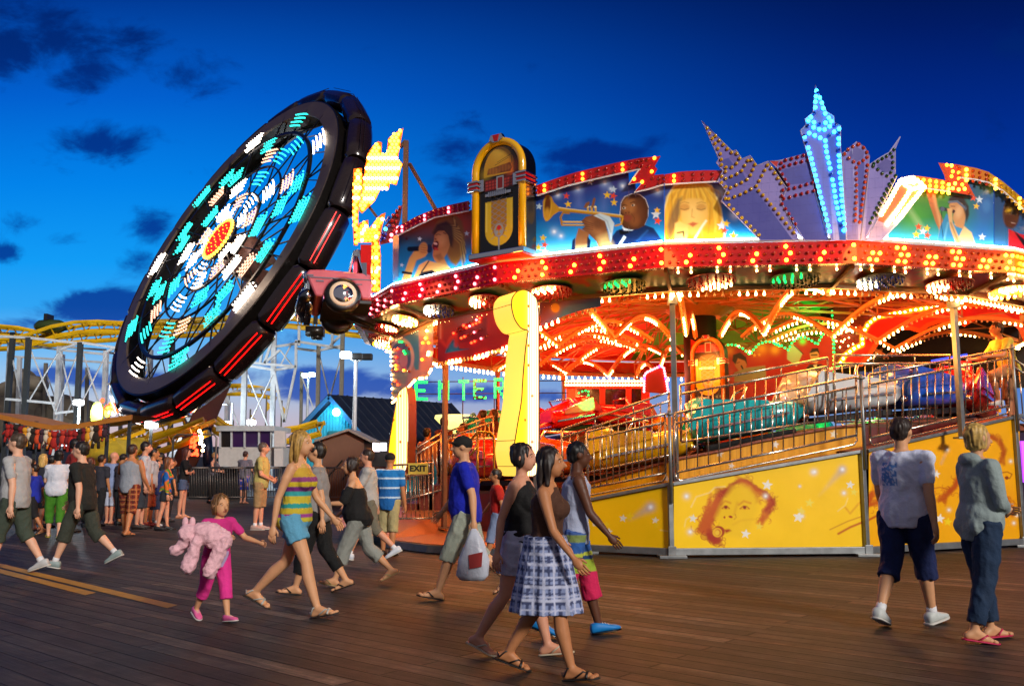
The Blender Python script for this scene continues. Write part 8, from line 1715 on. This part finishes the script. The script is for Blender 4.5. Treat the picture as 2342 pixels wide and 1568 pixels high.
lamp_post(705, 866, 62, 'distant lamp post with a dazzling twin floodlight before the dark cloud', [(-8, -7, 1), (8, -9, 1)], lit_t)
lamp_post(532, 921, 46, 'lamp with a blue-white bulb on an arm right of the wheel', [(-50, 2, 1)], lit_w, r=.06, pw=1200)
lamp_post(182, 925, 45, 'single bright blue-white lamp between the coaster columns', [(-2, -4, 1)], lit_w, r=.06, pw=1500)
lamp_post(346, 975, 34, 'thin pole with a small white lamp below the wheel rim', [(0, -3, 1)], lit_w, mm['d'], .07)
for px, y, lab in ((522, 968, 'small white lamp above the left end of the ticket booth'), (575, 965, 'small white lamp above the middle of the ticket booth')): lamp_post(px, y + 4, 50, lab, [(0, -3, 1)], lit_w, r=.05)
for px, yt, Y, lab in ((610, 905, 55, 'thin flag mast with a yellow pennant above the ticket booth'), (645, 915, 55, 'thin dark mast right of the yellow pennant'), (573, 935, 55, 'short yellow mast left of the pennant')):
    p = at(px, yt, Y); t = thing('mast', lab, 'mast', (p.x, Y, 0)); mb = MB(); mb.tube([(p.x, Y, 0), p], .05, 6); obj('pole', mb, mm['g'], t, True); mb = MB(); mb.prism([p - Z * .3, p - Z * 1.0, p + Vector((.35, 0, -.65))], (0, .02, 0)); obj('pennant', mb, YELLOW if 'yellow' in lab else mm['d'], t)
# ---------------------------------------------------------------- crowd barriers
bar_m = mat('barrier_steel', '#6a6460', .45, .7, nz=.25)
nm = ['left end, by the woman with crossed arms', 'behind the woman in black trousers', 'behind the man in floral shorts', 'right of the ticket booth', 'in front of the brown shed', 'right end, below the shop front']
for i in range(6):
    x0, x1 = 398 + i * 82, 398 + (i + 1) * 82 - 3; hB = plane_hit(31 - .25 * i)
    rails('crowd_barrier', 'grey steel crowd barrier panel, ' + nm[i], hB, x0, x1, 1068, 1068, 1136, 1136, .03, 13, bar_m, 0, 0, 'crowd barriers along the walkway', .02)
for o in [o for o in bpy.data.objects if o.name.startswith('crowd_barrier')]: o['category'] = 'barrier'
p = at(397, 994, 31.2); gt = thing('gate_frame', 'tall thin steel gate frame beside the wheel base', 'gate', (p.x, 31.2, 0)); mb = MB(); mb.tube([(p.x, 31.2, 0), p - Z * .1, p + Vector((.12, 0, 0)), p + Vector((1.4, 0, .02)), p + Vector((1.5, 0, -.1)), Vector((p.x + 1.5, 31.2, 0))], .035, 8); obj('frame', mb, bar_m, gt, True)
# dark equipment cabinets and coloured lamps by the wheel base
t = thing('control_cabinet', 'dark control stand with red and blue lamps right of the wheel arm', 'control stand', (at(500, 1050, 36).x, 36, 0)); bl = Bulbs(t, 60); c = at(498, 1030, 36); mb = MB(); mb.box((c.x, 36.3, .6), (2.2, .5, 1.2)); obj('cabinet', mb, DARK, t)
for i in range(30): bl.add(at(445 + random.uniform(-9, 9), random.uniform(990, 1040), 35.9), 'red', .06); 
for i in range(14): bl.add(at(514 + random.uniform(-7, 7), random.uniform(1010, 1030), 35.9), 'blue', .06)
for i in range(10): bl.add(at(462 + random.uniform(-6, 6), random.uniform(985, 1030), 35.9), random.choice(['white', 'warm']), .07)
bl.done()
# darker town strip on the horizon
mb = MB(); hz = []
x = -150.
while x < 150:
    w_ = random.uniform(5, 14); h_ = random.uniform(1.5, 4.2); mb.box((x + w_ / 2, 115 + random.uniform(-3, 3), h_ / 2), (w_, 5, h_)); x += w_ * .96
o = obj('distant_skyline', mb, mat('far_dark', '#12182c', .9)); tag(o, kind='structure')
